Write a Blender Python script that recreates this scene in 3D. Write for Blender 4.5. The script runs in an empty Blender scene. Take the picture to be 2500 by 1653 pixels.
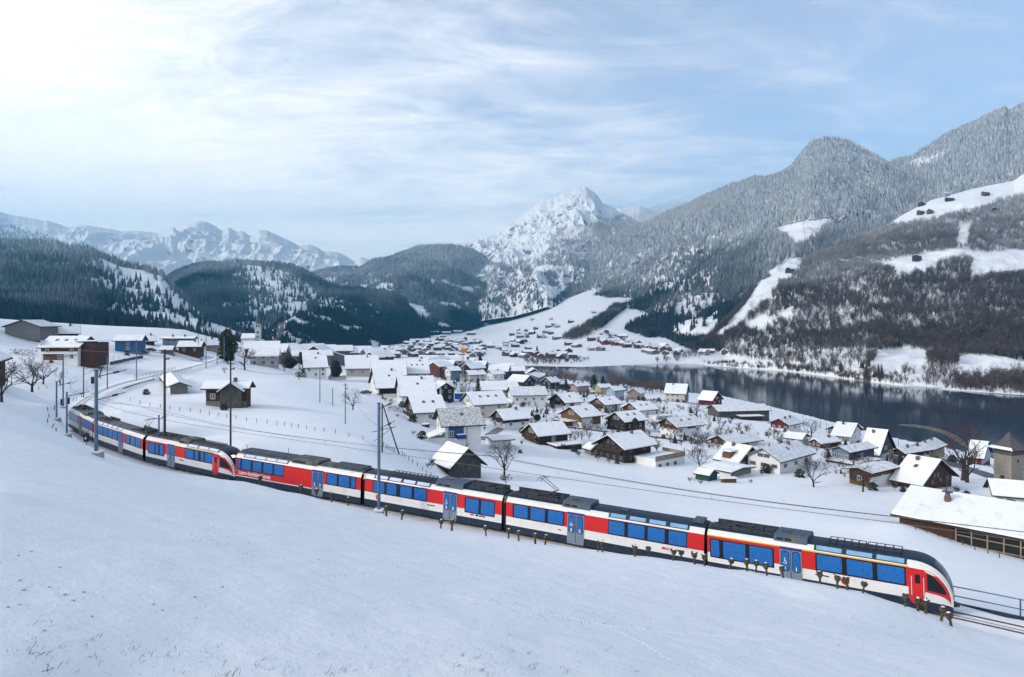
import bpy, bmesh, math, random
import numpy as np
from mathutils import Vector, Matrix
rnd = random.Random(7)
rng = np.random.default_rng(7)
C = bpy.context.scene.collection
sc = bpy.context.scene
R = math.radians
PI = math.pi
# ------------------------------------------------------------ camera, sky, sun, exposure
F, CX, HY, CZ = 1666.667, 1250.0, 780.0, 60.0       # lens constant, picture centre, eye level, eye height over the lake
cam_d = bpy.data.cameras.new('camera'); cam = bpy.data.objects.new('camera', cam_d); C.objects.link(cam)
cam.location = (0, 0, CZ); cam.rotation_euler = (R(90), 0, 0)
cam_d.lens = 24; cam_d.sensor_width = 36; cam_d.shift_y = -46.5/2500
cam_d.clip_start = .5; cam_d.clip_end = 60000
sc.camera = cam
SUN_AZ, SUN_EL = R(-112), R(23)                        # azimuth from +Y towards +X
w = bpy.data.worlds.new('World'); sc.world = w; w.use_nodes = True
def N(nt, t, **k):
    n = nt.nodes.new(t)
    for a, b in k.items():
        if a.startswith('i_'): n.inputs[a[2:].replace('_', ' ')].default_value = b
        else: setattr(n, a, b)
    return n
nt = w.node_tree; nt.nodes.clear(); L = nt.links.new
out = N(nt, 'ShaderNodeOutputWorld'); bg = N(nt, 'ShaderNodeBackground'); L(bg.outputs[0], out.inputs[0])
sky = N(nt, 'ShaderNodeTexSky', sky_type='NISHITA', sun_disc=False, sun_elevation=SUN_EL, sun_rotation=SUN_AZ, altitude=700, air_density=1.0, dust_density=.6, ozone_density=2.2)
SKY_S = 0.15
bg.inputs[1].default_value = SKY_S
tc = N(nt, 'ShaderNodeTexCoord'); sep = N(nt, 'ShaderNodeSeparateXYZ'); L(tc.outputs['Generated'], sep.inputs[0])
def M_(op, a, b=None, c=None, clamp=False, nt=nt):
    n = nt.nodes.new('ShaderNodeMath'); n.operation = op; n.use_clamp = clamp
    for i, v in enumerate((a, b, c)):
        if v is None: continue
        if isinstance(v, (int, float)): n.inputs[i].default_value = v
        else: nt.links.new(v, n.inputs[i])
    return n.outputs[0]
zz = M_('ADD', M_('ABSOLUTE', sep.outputs[2]), .16)
cx = M_('DIVIDE', sep.outputs[0], zz); cy = M_('DIVIDE', sep.outputs[1], zz)
comb = N(nt, 'ShaderNodeCombineXYZ'); L(cx, comb.inputs[0]); L(cy, comb.inputs[1])
mp = N(nt, 'ShaderNodeMapping'); mp.inputs['Rotation'].default_value = (0, 0, R(28)); mp.inputs['Scale'].default_value = (.6, 1.25, 1)
L(comb.outputs[0], mp.inputs[0])
n1 = N(nt, 'ShaderNodeTexNoise', i_Scale=.85, i_Detail=9.0, i_Roughness=.62, i_Distortion=.6); L(mp.outputs[0], n1.inputs[0])
n2 = N(nt, 'ShaderNodeTexNoise', i_Scale=3.1, i_Detail=6.0, i_Roughness=.7, i_Distortion=1.2); L(mp.outputs[0], n2.inputs[0])
# the veil is thick towards the sun side and thins away from it
side = M_('ADD', M_('MULTIPLY', sep.outputs[0], -.66), M_('MULTIPLY', M_('ABSOLUTE', sep.outputs[2]), -.62))
cov = M_('ADD', M_('ADD', M_('MULTIPLY', n1.outputs[0], 1.25), M_('MULTIPLY', M_('SUBTRACT', n2.outputs[0], .2), .75)), side)
mr = N(nt, 'ShaderNodeMapRange', interpolation_type='SMOOTHSTEP'); mr.inputs[1].default_value = .30; mr.inputs[2].default_value = 1.12
mr.inputs[3].default_value = .20; mr.inputs[4].default_value = .97
L(cov, mr.inputs[0])
mix = N(nt, 'ShaderNodeMix', data_type='RGBA'); L(mr.outputs[0], mix.inputs[0])
skyc = N(nt, 'ShaderNodeMix', data_type='RGBA', blend_type='MULTIPLY'); skyc.inputs[0].default_value = 1
skyc.inputs[7].default_value = (1.15, 1.15, 1.15, 1)
L(sky.outputs[0], skyc.inputs[6])
L(skyc.outputs[2], mix.inputs[6]); mix.inputs[7].default_value = (9.9, 9.25, 8.75, 1)
L(mix.outputs[2], bg.inputs[0])
sd = bpy.data.lights.new('sun', 'SUN'); so = bpy.data.objects.new('sun', sd); C.objects.link(so)
sd.energy = 2.0; sd.angle = R(9); sd.color = (1, .93, .84)
sdir = Vector((math.sin(SUN_AZ)*math.cos(SUN_EL), math.cos(SUN_AZ)*math.cos(SUN_EL), math.sin(SUN_EL)))
so.rotation_euler = sdir.to_track_quat('Z', 'Y').to_euler()
sc.view_settings.view_transform = 'Standard'; sc.view_settings.look = 'None'
sc.view_settings.gamma = 1; sc.view_settings.use_curve_mapping = False
sc.view_settings.exposure = 0.27
sc.render.engine = 'CYCLES'
cy_ = sc.cycles
cy_.use_denoising = True; cy_.max_bounces = 5; cy_.diffuse_bounces = 2; cy_.glossy_bounces = 3; cy_.transmission_bounces = 2
cy_.volume_bounces = 0; cy_.transparent_max_bounces = 8; cy_.use_adaptive_sampling = True; cy_.adaptive_threshold = .02
# ------------------------------------------------------------ helpers
def P(px, py, Y): return Vector(((px-CX)/F*Y, Y, CZ-(py-HY)/F*Y))
def tag(o, label=None, cat=None, group=None, kind=None):
    if label: o['label'] = label
    if cat: o['category'] = cat
    if group: o['group'] = group
    if kind: o['kind'] = kind
    return o
def link_mesh(name, me, mat=None, parent=None):
    if mat is not None and not me.materials:
        for m in (mat if isinstance(mat, (list, tuple)) else [mat]): me.materials.append(m)
    o = bpy.data.objects.new(name, me); C.objects.link(o)
    if parent is not None: o.parent = parent
    return o
def from_np(name, V, Fc, mat=None, parent=None, smooth=False):
    me = bpy.data.meshes.new(name); V = np.asarray(V, dtype=np.float32)
    if isinstance(Fc, np.ndarray):
        k = Fc.shape[1]; n = len(Fc)
        me.vertices.add(len(V)); me.vertices.foreach_set('co', V.ravel())
        me.loops.add(n*k); me.loops.foreach_set('vertex_index', Fc.astype(np.int32).ravel())
        me.polygons.add(n); me.polygons.foreach_set('loop_start', np.arange(0, n*k, k, dtype=np.int32))
        me.update(calc_edges=True)
    else:
        me.from_pydata(V.tolist(), [], Fc)
    if smooth: me.polygons.foreach_set('use_smooth', [True]*len(me.polygons))
    return link_mesh(name, me, mat, parent)
def empty(name, loc, rz=0.0, **k):
    o = bpy.data.objects.new(name, None); C.objects.link(o); o.location = loc; o.rotation_euler = (0, 0, rz)
    o.empty_display_size = .3
    return tag(o, **k)
class MB:
    """collects simple solids, then links them as one mesh object"""
    def __init__(s): s.v = []; s.f = []; s.mi = []
    def add(s, V, Fc, mi=0):
        b = len(s.v); s.v += [tuple(p) for p in V]; s.f += [tuple(i+b for i in f) for f in Fc]; s.mi += [mi]*len(Fc); return s
    def box(s, x0, x1, y0, y1, z0, z1, mi=0, mat=None):
        V = [Vector((x, y, z)) for z in (z0, z1) for y in (y0, y1) for x in (x0, x1)]
        if mat is not None: V = [mat @ p for p in V]
        return s.add(V, [(0, 2, 3, 1), (4, 5, 7, 6), (0, 1, 5, 4), (2, 6, 7, 3), (0, 4, 6, 2), (1, 3, 7, 5)], mi)
    def prism(s, poly, a, b, axis='x', mi=0):
        """poly of 2D points extruded from a to b; axis x: (y,z) profile, y: (x,z), z: (x,y)"""
        def m(p, t): return (t, p[0], p[1]) if axis == 'x' else ((p[0], t, p[1]) if axis == 'y' else (p[0], p[1], t))
        n = len(poly); V = [m(p, a) for p in poly]+[m(p, b) for p in poly]
        Fc = [tuple(range(n))[::-1], tuple(range(n, 2*n))]+[(i, (i+1) % n, (i+1) % n+n, i+n) for i in range(n)]
        return s.add(V, Fc, mi)
    def tube(s, p, q, r0, r1=None, n=6, mi=0, caps=True):
        p, q = Vector(p), Vector(q); r1 = r0 if r1 is None else r1
        d = (q-p)
        if d.length < 1e-6: return s
        d.normalize(); a = d.orthogonal().normalized(); b = d.cross(a)
        V = [p+(a*math.cos(2*PI*i/n)+b*math.sin(2*PI*i/n))*r0 for i in range(n)]+[q+(a*math.cos(2*PI*i/n)+b*math.sin(2*PI*i/n))*r1 for i in range(n)]
        Fc = [(i, (i+1) % n, (i+1) % n+n, i+n) for i in range(n)]
        if caps: Fc += [tuple(range(n))[::-1], tuple(range(n, 2*n))]
        return s.add(V, Fc, mi)
    def build(s, name, mat=None, parent=None, smooth=False, mesh_only=False):
        me = bpy.data.meshes.new(name); me.from_pydata(s.v, [], s.f)
        if mat is not None:
            for m in (mat if isinstance(mat, (list, tuple)) else [mat]): me.materials.append(m)
        if any(s.mi): me.polygons.foreach_set('material_index', s.mi)
        if smooth: me.polygons.foreach_set('use_smooth', [True]*len(me.polygons))
        me.update()
        if mesh_only: return me
        return link_mesh(name, me, None, parent)
def copy_tree(o, parent=None, depth=0):
    c = o.copy(); C.objects.link(c)
    if parent is not None: c.parent = parent
    for ch in KIDS.get(o.name, [x for x in o.children]): copy_tree(ch, c)
    return c
KIDS = {}
def hash2(ix, iy, seed):
    h = (ix.astype(np.int64)*374761393+iy.astype(np.int64)*668265263+seed*1442695041) & 0xffffffff
    h = ((h ^ (h >> 13))*1274126177) & 0xffffffff
    h = (h ^ (h >> 16)) & 0xffffffff
    return h.astype(np.float64)/0xffffffff
def vn(x, y, seed=0):
    x = np.asarray(x, float); y = np.asarray(y, float)
    ix = np.floor(x).astype(np.int64); iy = np.floor(y).astype(np.int64); fx = x-ix; fy = y-iy
    fx = fx*fx*fx*(fx*(fx*6-15)+10); fy = fy*fy*fy*(fy*(fy*6-15)+10)
    a = hash2(ix, iy, seed); b = hash2(ix+1, iy, seed); c = hash2(ix, iy+1, seed); d = hash2(ix+1, iy+1, seed)
    return (a*(1-fx)+b*fx)*(1-fy)+(c*(1-fx)+d*fx)*fy
def fbm(x, y, oct=5, seed=0, gain=.5):
    t = 0; a = 1; s = 0
    for o in range(oct): t = t+a*vn(x*2**o+17.3*o, y*2**o-9.1*o, seed+o); s += a; a *= gain
    return t/s-.5
def ridged(x, y, oct=5, seed=0, gain=.55):
    t = 0; a = 1; s = 0
    for o in range(oct): t = t+a*(1-np.abs(2*vn(x*2**o+7.7*o, y*2**o+3.1*o, seed+o)-1)); s += a; a *= gain
    return t/s
# ------------------------------------------------------------ materials
MT = {}
def mat(name, col, rough=.8, var=.12, scale=3.0, bump=0.0, col2=None, metallic=0.0, spec=.3, coord='Object', stretch=None, thr=None, bscale=None, emit=None, det=4.0):
    if name in MT: return MT[name]
    m = bpy.data.materials.new(name); m.use_nodes = True; nt = m.node_tree; b = nt.nodes['Principled BSDF']; L = nt.links.new
    b.inputs['Roughness'].default_value = rough; b.inputs['Metallic'].default_value = metallic
    b.inputs['Specular IOR Level'].default_value = spec
    tcn = N(nt, 'ShaderNodeTexCoord'); src = tcn.outputs[coord]
    if coord == 'World':
        g = N(nt, 'ShaderNodeNewGeometry'); src = g.outputs['Position']
    if stretch:
        mpn = N(nt, 'ShaderNodeMapping'); mpn.inputs['Scale'].default_value = stretch; L(src, mpn.inputs[0]); src = mpn.outputs[0]
    no = N(nt, 'ShaderNodeTexNoise', i_Scale=scale, i_Detail=det, i_Roughness=.6); L(src, no.inputs[0])
    c2 = col2 if col2 else tuple(c*(1-var*2) for c in col)
    r = N(nt, 'ShaderNodeValToRGB'); lo, hi = thr if thr else (.35, .65)
    r.color_ramp.elements[0].position = lo; r.color_ramp.elements[1].position = hi
    r.color_ramp.elements[0].color = (*c2, 1); r.color_ramp.elements[1].color = (*col, 1)
    L(no.outputs[0], r.inputs[0]); L(r.outputs[0], b.inputs['Base Color'])
    if bump:
        no2 = N(nt, 'ShaderNodeTexNoise', i_Scale=bscale or scale*3, i_Detail=5.0); L(src, no2.inputs[0])
        bu = N(nt, 'ShaderNodeBump'); bu.inputs['Strength'].default_value = bump; bu.inputs['Distance'].default_value = .1
        L(no2.outputs[0], bu.inputs['Height']); L(bu.outputs[0], b.inputs['Normal'])
    if emit:
        b.inputs['Emission Color'].default_value = (*emit[:3], 1); b.inputs['Emission Strength'].default_value = emit[3]
    MT[name] = m; return m
SNOW = mat('snow', (.82, .83, .85), .75, .03, 2.0, .25, bscale=6.0, spec=.25)
RSNOW = mat('roof_snow', (.82, .83, .85), .8, .03, .7, .4, bscale=3.0, col2=(.60, .61, .64), thr=(.24, .46), det=7)
TSNOW = mat('thin_roof_snow', (.80, .81, .84), .8, .1, 1.1, .4, bscale=8.0, col2=(.46, .47, .50), thr=(.28, .62), det=8)
# ------------------------------------------------------------ ground sheet
# rail line: (column, depth, height under the eye)
TRK = [(3300, 31, 18.3), (2700, 37.5, 18.6), (2500, 40.2, 18.75), (2290, 43.3, 18.95), (2100, 46.2, 19.15), (1930, 48.8, 19.3), (1725, 52.0, 19.35), (1500, 55.4, 19.2), (1235, 60.0, 18.95),
       (1060, 63.3, 18.7), (887, 66.8, 18.45), (730, 70.2, 18.15), (572, 74.0, 17.85), (460, 78.2, 17.7), (357, 83.2, 17.6), (280, 89.0, 17.45), (222, 95.5, 17.3),
       (188, 103, 17.25), (172, 112, 17.2), (173, 122, 17.2), (190, 136, 17.2), (222, 154, 17.2), (270, 174, 17.1), (330, 192, 17.0), (400, 214, 16.9), (470, 240, 16.7), (520, 270, 16.4),
       (545, 300, 16.2), (548, 330, 16.0), (520, 365, 15.8), (480, 400, 15.6), (430, 440, 15.5)]
tp = np.array([[(a-CX)/F*b, b, CZ-c] for a, b, c in TRK])
# those are the places of the carriage sides: the centre of the line lies half a carriage farther away
_dd = np.gradient(tp[:, :2], axis=0); _dd /= np.linalg.norm(_dd, axis=1)[:, None]; _nn = np.stack([_dd[:, 1], -_dd[:, 0]], -1); _nn *= np.sign((_nn*tp[:, :2]).sum(1))[:, None]; _nn[18:] = _nn[17]*.0
tp[:, :2] += _nn*1.335
def catmull(pts, n=12):
    o = []
    for i in range(len(pts)-1):
        p0 = pts[max(i-1, 0)]; p1 = pts[i]; p2 = pts[i+1]; p3 = pts[min(i+2, len(pts)-1)]
        for k in range(n):
            t = k/n; o.append(.5*((2*p1)+(-p0+p2)*t+(2*p0-5*p1+4*p2-p3)*t*t+(-p0+3*p1-3*p2+p3)*t**3))
    o.append(pts[-1]); return np.array(o)
for _ in range(3): tp[1:-1] = tp[1:-1]*.5+(tp[:-2]+tp[2:])*.25 if False else tp[1:-1]
TRACK = catmull(tp, 10)
_k = np.ones(9)/9
for _ in range(2):
    T2 = TRACK.copy()
    for a in range(3): T2[4:-4, a] = np.convolve(TRACK[:, a], _k, 'valid')
    TRACK = T2
seg = np.linalg.norm(np.diff(TRACK[:, :2], axis=0), axis=1); TS = np.concatenate([[0], np.cumsum(seg)])
def track_at(s):
    p = np.array([np.interp(s, TS, TRACK[:, a]) for a in range(3)])
    q = np.array([np.interp(s+.5, TS, TRACK[:, a]) for a in range(3)]); q0 = np.array([np.interp(s-.5, TS, TRACK[:, a]) for a in range(3)])
    d = q-q0; d /= np.linalg.norm(d); return Vector(p), Vector(d)
# measured ground points: (column, row, depth)
GP = [(0, 1653, 5.1), (300, 1653, 5.9), (650, 1653, 6.6), (1250, 1653, 8.2), (1900, 1653, 12), (2500, 1653, 19),
      (0, 1400, 8.2), (600, 1400, 12), (1250, 1440, 19.5), (1900, 1500, 28), (2300, 1560, 31), (2500, 1600, 31), (2800, 1660, 28),
      (0, 1200, 14), (300, 1230, 20), (600, 1250, 29), (900, 1300, 36), (1250, 1360, 37), (1600, 1410, 37), (1900, 1452, 38), (2150, 1510, 33), (2400, 1575, 33),
      (0, 1080, 28), (150, 1090, 40), (300, 1150, 52), (450, 1165, 62), (504, 1161, 69), (595, 1173, 68), (633, 1183, 67), (735, 1204, 65), (810, 1224, 63.2), (850, 1233, 62.4), (943, 1257, 60.2), (980, 1266, 59.4), (1076, 1287, 57.6), (1103, 1293, 57.1), (1187, 1306, 55.6), (1266, 1318, 54.2), (1330, 1328, 53.2), (1470, 1346, 51), (1583, 1358, 49.3), (1664, 1369, 48), (1720, 1380, 47.2), (1823, 1393, 45.6), (1913, 1410, 44.4), (2002, 1425, 43.2), (2067, 1439, 42.4), (2106, 1447, 41.8), (2210, 1480, 39.6), (2260, 1497, 38.6), (2323, 1528, 37.2),
      (0, 1000, 65), (90, 1030, 60), (150, 1060, 72), (235, 1112, 76), (390, 1146, 72), (10, 981, 95), (78, 957, 120), (120, 990, 100), (60, 905, 165), (-150, 950, 120), (-400, 940, 110), (-300, 850, 210),
      (2500, 1374, 80), (2350, 1330, 86), (2200, 1276, 92), (0, 830, 235), (60, 815, 260), (160, 880, 215), (240, 872, 235), (310, 857, 265), (400, 862, 280), (150, 920, 170), (245, 922, 190), (330, 915, 215), (330, 872, 255),
      (300, 1005, 130), (400, 985, 145), (420, 966, 172), (540, 998, 149), (620, 960, 175), (600, 1060, 110), (800, 1040, 130), (780, 980, 185), (900, 1000, 185), (860, 1000, 190), (1000, 1090, 132), (900, 1080, 115), (1100, 1168, 124),
      (1231, 1160, 135), (1110, 1088, 172), (1216, 1092, 180), (1400, 1110, 185), (1550, 1135, 178), (1450, 1200, 120), (1700, 1190, 150), (1900, 1160, 170), (1987, 1188, 155), (2105, 1201, 152),
      (2000, 1260, 105), (2100, 1310, 86), (2400, 1430, 62), (2500, 1450, 60), (2700, 1480, 60), (1700, 1280, 95), (1250, 1210, 100), (900, 1130, 100), (600, 1085, 95), (2463, 1176, 178), (2500, 1240, 150), (2700, 1230, 160),
      (598, 904, 260), (555, 884, 330), (500, 890, 290), (640, 890, 330), (770, 924, 330), (880, 918, 350), (940, 962, 260), (1010, 992, 245), (1040, 1030, 215), (945, 932, 320), (1015, 934, 330), (700, 930, 230),
      (1245, 1050, 215), (1190, 1022, 240), (1285, 987, 300), (1216, 962, 330), (1420, 1046, 240), (1380, 997, 300), (1480, 1004, 300), (1530, 1053, 240), (1660, 1064, 235), (1560, 1030, 280), (1790, 1092, 215), (1800, 1027, 290), (1916, 1054, 260),
      (2085, 1130, 190), (2130, 1190, 160), (2140, 1125, 210), (2066, 1083, 235), (2225, 1134, 200), (2260, 1122, 222), (2390, 1136, 215), (2260, 1196, 158), (2350, 1172, 178), (1650, 982, 380), (1735, 990, 365), (1550, 977, 380), (1480, 972, 370), (1415, 958, 420), (1340, 950, 430), (2150, 1075, 250),
      (650, 875, 420), (560, 862, 400), (700, 862, 600), (800, 862, 800), (900, 870, 640), (1000, 880, 560), (1100, 905, 450), (1200, 915, 460), (1100, 890, 560), (1250, 912, 620),
      (420, 835, 330), (350, 828, 420), (250, 815, 450), (150, 800, 480), (550, 835, 600), (620, 845, 640), (380, 800, 600), (450, 805, 600)]
gx = []; gz = []
for a, b, c in GP:
    p = P(a, b, c); gx.append((p.x, p.y)); gz.append(p.z)
for x, y, z in [(0, 0, -2.1), (-12, 0, -.2), (12, 0, -4.6), (0, -14, 0.5), (25, 0, -7.8), (-40, 0, 3), (40, -5, -13), (40, 20, -17), (60, 20, -21), (-60, 20, 3), (-60, 60, -2), (-100, 60, 2), (-90, 110, -6),(-200,100,10),(-200,220,12), (100, 20, -34), (60, 45, -24)]:
    gx.append((x, y)); gz.append(CZ+z)
# lake shore, near side then far side, and valley floor: (column,row) at height above the lake
def at_h(px, py, h): return P(px, py, (CZ-h)*F/(py-HY))
NEAR = [(1150, 900), (1230, 908), (1330, 922), (1440, 932), (1560, 945), (1640, 955), (1760, 966), (1880, 992), (1960, 1012), (2050, 1035), (2150, 1062), (2270, 1088), (2330, 1097), (2420, 1118), (2520, 1140), (2800, 1180), (3400, 1250)]
FAR = [(1150, 893), (1290, 893), (1420, 896), (1560, 890), (1640, 887), (1720, 890), (1820, 896), (1920, 902), (2010, 914), (2100, 926), (2200, 938), (2330, 950), (2500, 962), (2800, 975), (3400, 990)]
FPX = [a for a, b in FAR]; FYY = [at_h(a, b, 0)[1] for a, b in FAR]
near_xy = np.array([at_h(a, b, 0)[:2] for a, b in NEAR]); far_xy = np.array([at_h(a, b, 0)[:2] for a, b in FAR])
LAKE = np.concatenate([near_xy, far_xy[::-1]])
def signed_lake(X, Y):
    """distance to the shore, negative in the lake"""
    X = np.asarray(X, float); Y = np.asarray(Y, float)
    d = np.full(X.shape, 1e9); inside = np.zeros(X.shape, bool); n = len(LAKE)
    for i in range(n):
        ax, ay = LAKE[i]; bx, by = LAKE[(i+1) % n]
        dx, dy = bx-ax, by-ay; t = np.clip(((X-ax)*dx+(Y-ay)*dy)/(dx*dx+dy*dy), 0, 1)
        d = np.minimum(d, np.hypot(X-ax-t*dx, Y-ay-t*dy))
        c = ((ay > Y) != (by > Y)) & (X < (bx-ax)*(Y-ay)/((by-ay) if by != ay else 1e-9)+ax)
        inside ^= c
    return np.where(inside, -d, d)
for a, b in NEAR[1:]:
    p = at_h(a, b, 0); n_ = Vector((p.x, p.y)).normalized()
    gx.append((p.x, p.y)); gz.append(1.0)
for a, b in FAR:
    p = at_h(a, b, 0); gx.append((p.x, p.y)); gz.append(1.0)
for a, b, h in [(1000, 888, 3), (850, 885, 5), (1000, 872, 3), (1200, 880, 2.5), (1400, 880, 3), (1000, 855, 5), (1250, 860, 4), (800, 850, 7), (900, 845, 7), (1100, 838, 9), (1000, 828, 12), (1200, 822, 12), (1150, 815, 16), (750, 848, 8), (1550, 872, 6), (1700, 870, 8), (1850, 884, 3), (1650, 862, 12)]:
    p = at_h(a, b, h); gx.append((p.x, p.y)); gz.append(h)
for a, b, c in [(1500, 737, 2100), (1420, 765, 1950), (1340, 790, 1950), (1250, 806, 2300), (1530, 765, 1750), (1580, 775, 1650), (1450, 800, 1500), (1550, 830, 1300), (1620, 812, 1450), (1680, 850, 1120), (1450, 850, 1150), (1350, 840, 1400), (1760, 868, 980),
                (1900, 800, 1500), (2200, 800, 1300), (2600, 800, 1100), (1700, 760, 1900), (1600, 720, 2300), (1450, 700, 2600), (1200, 790, 3200), (1000, 800, 3200), (700, 810, 3000), (300, 780, 2000), (0, 760, 1500), (-400, 740, 1500)]:
    p = P(a, b, c); gx.append((p.x, p.y)); gz.append(p.z)
for i in range(0, len(tp)): gx.append((tp[i, 0], tp[i, 1])); gz.append(tp[i, 2]-.5)
gx = np.array(gx); gz = np.array(gz)
def warp(X, Y):
    r = np.hypot(X, Y+14); return np.stack([np.arctan2(X, Y+14)*1.6, np.log(r+6)], -1)
gw = warp(gx[:, 0], gx[:, 1])
def phi(r): return r                                      # linear kernel: passes every point without overshoot
_A = phi(np.linalg.norm(gw[:, None]-gw[None], axis=-1))+np.eye(len(gw))*2e-3
_n = len(gw); _M = np.zeros((_n+3, _n+3)); _M[:_n, :_n] = _A; _M[:_n, _n] = 1; _M[:_n, _n+1:] = gw; _M[_n, :_n] = 1; _M[_n+1:, :_n] = gw.T
gcoef = np.linalg.solve(_M, np.concatenate([gz, [0, 0, 0]]))
def rbf(X, Y):
    X = np.asarray(X, float); Y = np.asarray(Y, float); s = X.shape; q = warp(X.ravel(), Y.ravel()); o = np.empty(len(q))
    for i in range(0, len(q), 20000):
        k = phi(np.linalg.norm(q[i:i+20000, None]-gw[None], axis=-1)+1e-12)
        o[i:i+20000] = k@gcoef[:_n]+gcoef[_n]+q[i:i+20000]@gcoef[_n+1:]
    return o.reshape(s)
def dist_track(X, Y):
    X = np.asarray(X, float); Y = np.asarray(Y, float); d = np.full(X.shape, 1e9); z = np.zeros(X.shape)
    for i in range(0, len(TRACK)-2, 2):
        ax, ay, az = TRACK[i]; bx, by, bz = TRACK[i+2]; dx, dy = bx-ax, by-ay
        t = np.clip(((X-ax)*dx+(Y-ay)*dy)/(dx*dx+dy*dy), 0, 1); dd = np.hypot(X-ax-t*dx, Y-ay-t*dy)
        m = dd < d; d = np.where(m, dd, d); z = np.where(m, az+t*(bz-az), z)
    return d, z
def sm(x): x = np.clip(x, 0, 1); return x*x*(3-2*x)
def ground(X, Y):
    X = np.asarray(X, float); Y = np.asarray(Y, float)
    z = rbf(X, Y)
    r = np.hypot(X, Y)
    z = z+fbm(X*.09, Y*.09, 4, 3)*.35*np.clip(r/40, .25, 1)+fbm(X*.6, Y*.6, 3, 9)*.07
    d, tz = dist_track(X, Y)
    k = sm((d-2.0)/2.2); z = np.where(d < 4.3, (tz-.075)*(1-k)+z*k, z)
    sl = signed_lake(X, Y)
    qx = np.where(Y > 1, CX+F*X/np.maximum(Y, 1), 0); yf = np.interp(qx, FPX, FYY); kk = sm((qx-1800)/90)*(Y > yf-12)*(Y > 300); z = z*(1-kk)+np.minimum(z, .9)*kk
    far = sm((Y-400)/400.)
    z = np.where(sl > 0, np.where(sl < 25, np.maximum(.35, z*sm(sl/25)+.4*(1-sm(sl/25))), np.maximum(z, .8)), np.maximum(-12, sl*.35))
    return z
ths = np.radians(np.linspace(-64, 62, 640)); rs = np.concatenate([np.geomspace(1.2, 120, 190), np.geomspace(120, 1000, 200)[1:], np.geomspace(1000, 4200, 70)[1:]])
TH, RR = np.meshgrid(ths, rs); GXX = RR*np.sin(TH); GYY = RR*np.cos(TH)-2.0
GZZ = ground(GXX, GYY)
def grid_faces(nv, nu):
    i = np.arange((nv-1)*(nu-1)); r, c = i//(nu-1), i % (nu-1); a = r*nu+c
    return np.stack([a, a+1, a+nu+1, a+nu], -1)
# snow of the ground: faint drifts, a little dry grass where the snow is thin, ballast specks beside the rails
def ground_material():
    m = bpy.data.materials.new('snow_field'); m.use_nodes = True; nt = m.node_tree; b = nt.nodes['Principled BSDF']; L = nt.links.new
    b.inputs['Roughness'].default_value = .7; b.inputs['Specular IOR Level'].default_value = .25
    g = N(nt, 'ShaderNodeNewGeometry')
    at = N(nt, 'ShaderNodeAttribute', attribute_name='bare')
    n1 = N(nt, 'ShaderNodeTexNoise', i_Scale=2.6, i_Detail=8.0, i_Roughness=.75); L(g.outputs[0], n1.inputs[0])
    n0 = N(nt, 'ShaderNodeTexNoise', i_Scale=.13, i_Detail=3.0); L(g.outputs[0], n0.inputs[0])
    th = M_('SUBTRACT', M_('ADD', n1.outputs[0], M_('MULTIPLY', at.outputs['Fac'], .42, nt=nt), nt=nt), .79, nt=nt)
    k = M_('MULTIPLY', M_('MULTIPLY', th, 14, clamp=True, nt=nt), .85, nt=nt)
    mx = N(nt, 'ShaderNodeMix', data_type='RGBA'); L(k, mx.inputs[0])
    base = N(nt, 'ShaderNodeMix', data_type='RGBA'); base.inputs[6].default_value = (.78, .80, .84, 1); base.inputs[7].default_value = (.86, .87, .89, 1); L(n0.outputs[0], base.inputs[0])
    L(base.outputs[2], mx.inputs[6]); mx.inputs[7].default_value = (.13, .12, .095, 1)
    L(mx.outputs[2], b.inputs['Base Color'])
    nb = N(nt, 'ShaderNodeTexNoise', i_Scale=9.0, i_Detail=6.0, i_Roughness=.7); L(g.outputs[0], nb.inputs[0])
    nb2 = N(nt, 'ShaderNodeTexNoise', i_Scale=.8, i_Detail=5.0); L(g.outputs[0], nb2.inputs[0])
    hs = M_('ADD', M_('MULTIPLY', nb.outputs[0], .18, nt=nt), nb2.outputs[0], nt=nt)
    bu = N(nt, 'ShaderNodeBump'); bu.inputs['Strength'].default_value = .6; bu.inputs['Distance'].default_value = .2
    L(hs, bu.inputs['Height']); L(bu.outputs[0], b.inputs['Normal'])
    return m
GM = ground_material()
gnd = from_np('ground', np.stack([GXX, GYY, GZZ], -1).reshape(-1, 3), grid_faces(len(rs), len(ths)), GM, smooth=True)
tag(gnd, kind='structure')
dtr, _z = dist_track(GXX.ravel(), GYY.ravel())
ppx = CX+F*GXX/np.maximum(GYY, 1); ppy = HY+F*(CZ-GZZ)/np.maximum(GYY, 1)
bare = np.where(dtr < 3.4, .10*sm((3.4-dtr)/1.2)-.18*(dtr < 1.3), 0)
bare += .30*sm(fbm(GXX.ravel()*.05, GYY.ravel()*.05, 3, 21)*3.2)*(GYY.ravel() < 200)
slk = signed_lake(GXX.ravel(), GYY.ravel()); bare += np.where((slk > -1) & (slk < 3.5), .7, 0)
at = gnd.data.attributes.new('bare', 'FLOAT', 'POINT'); at.data.foreach_set('value', bare.astype(np.float32))
def gz_at(x, y): return float(ground(np.array([x]), np.array([y]))[0])
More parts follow.
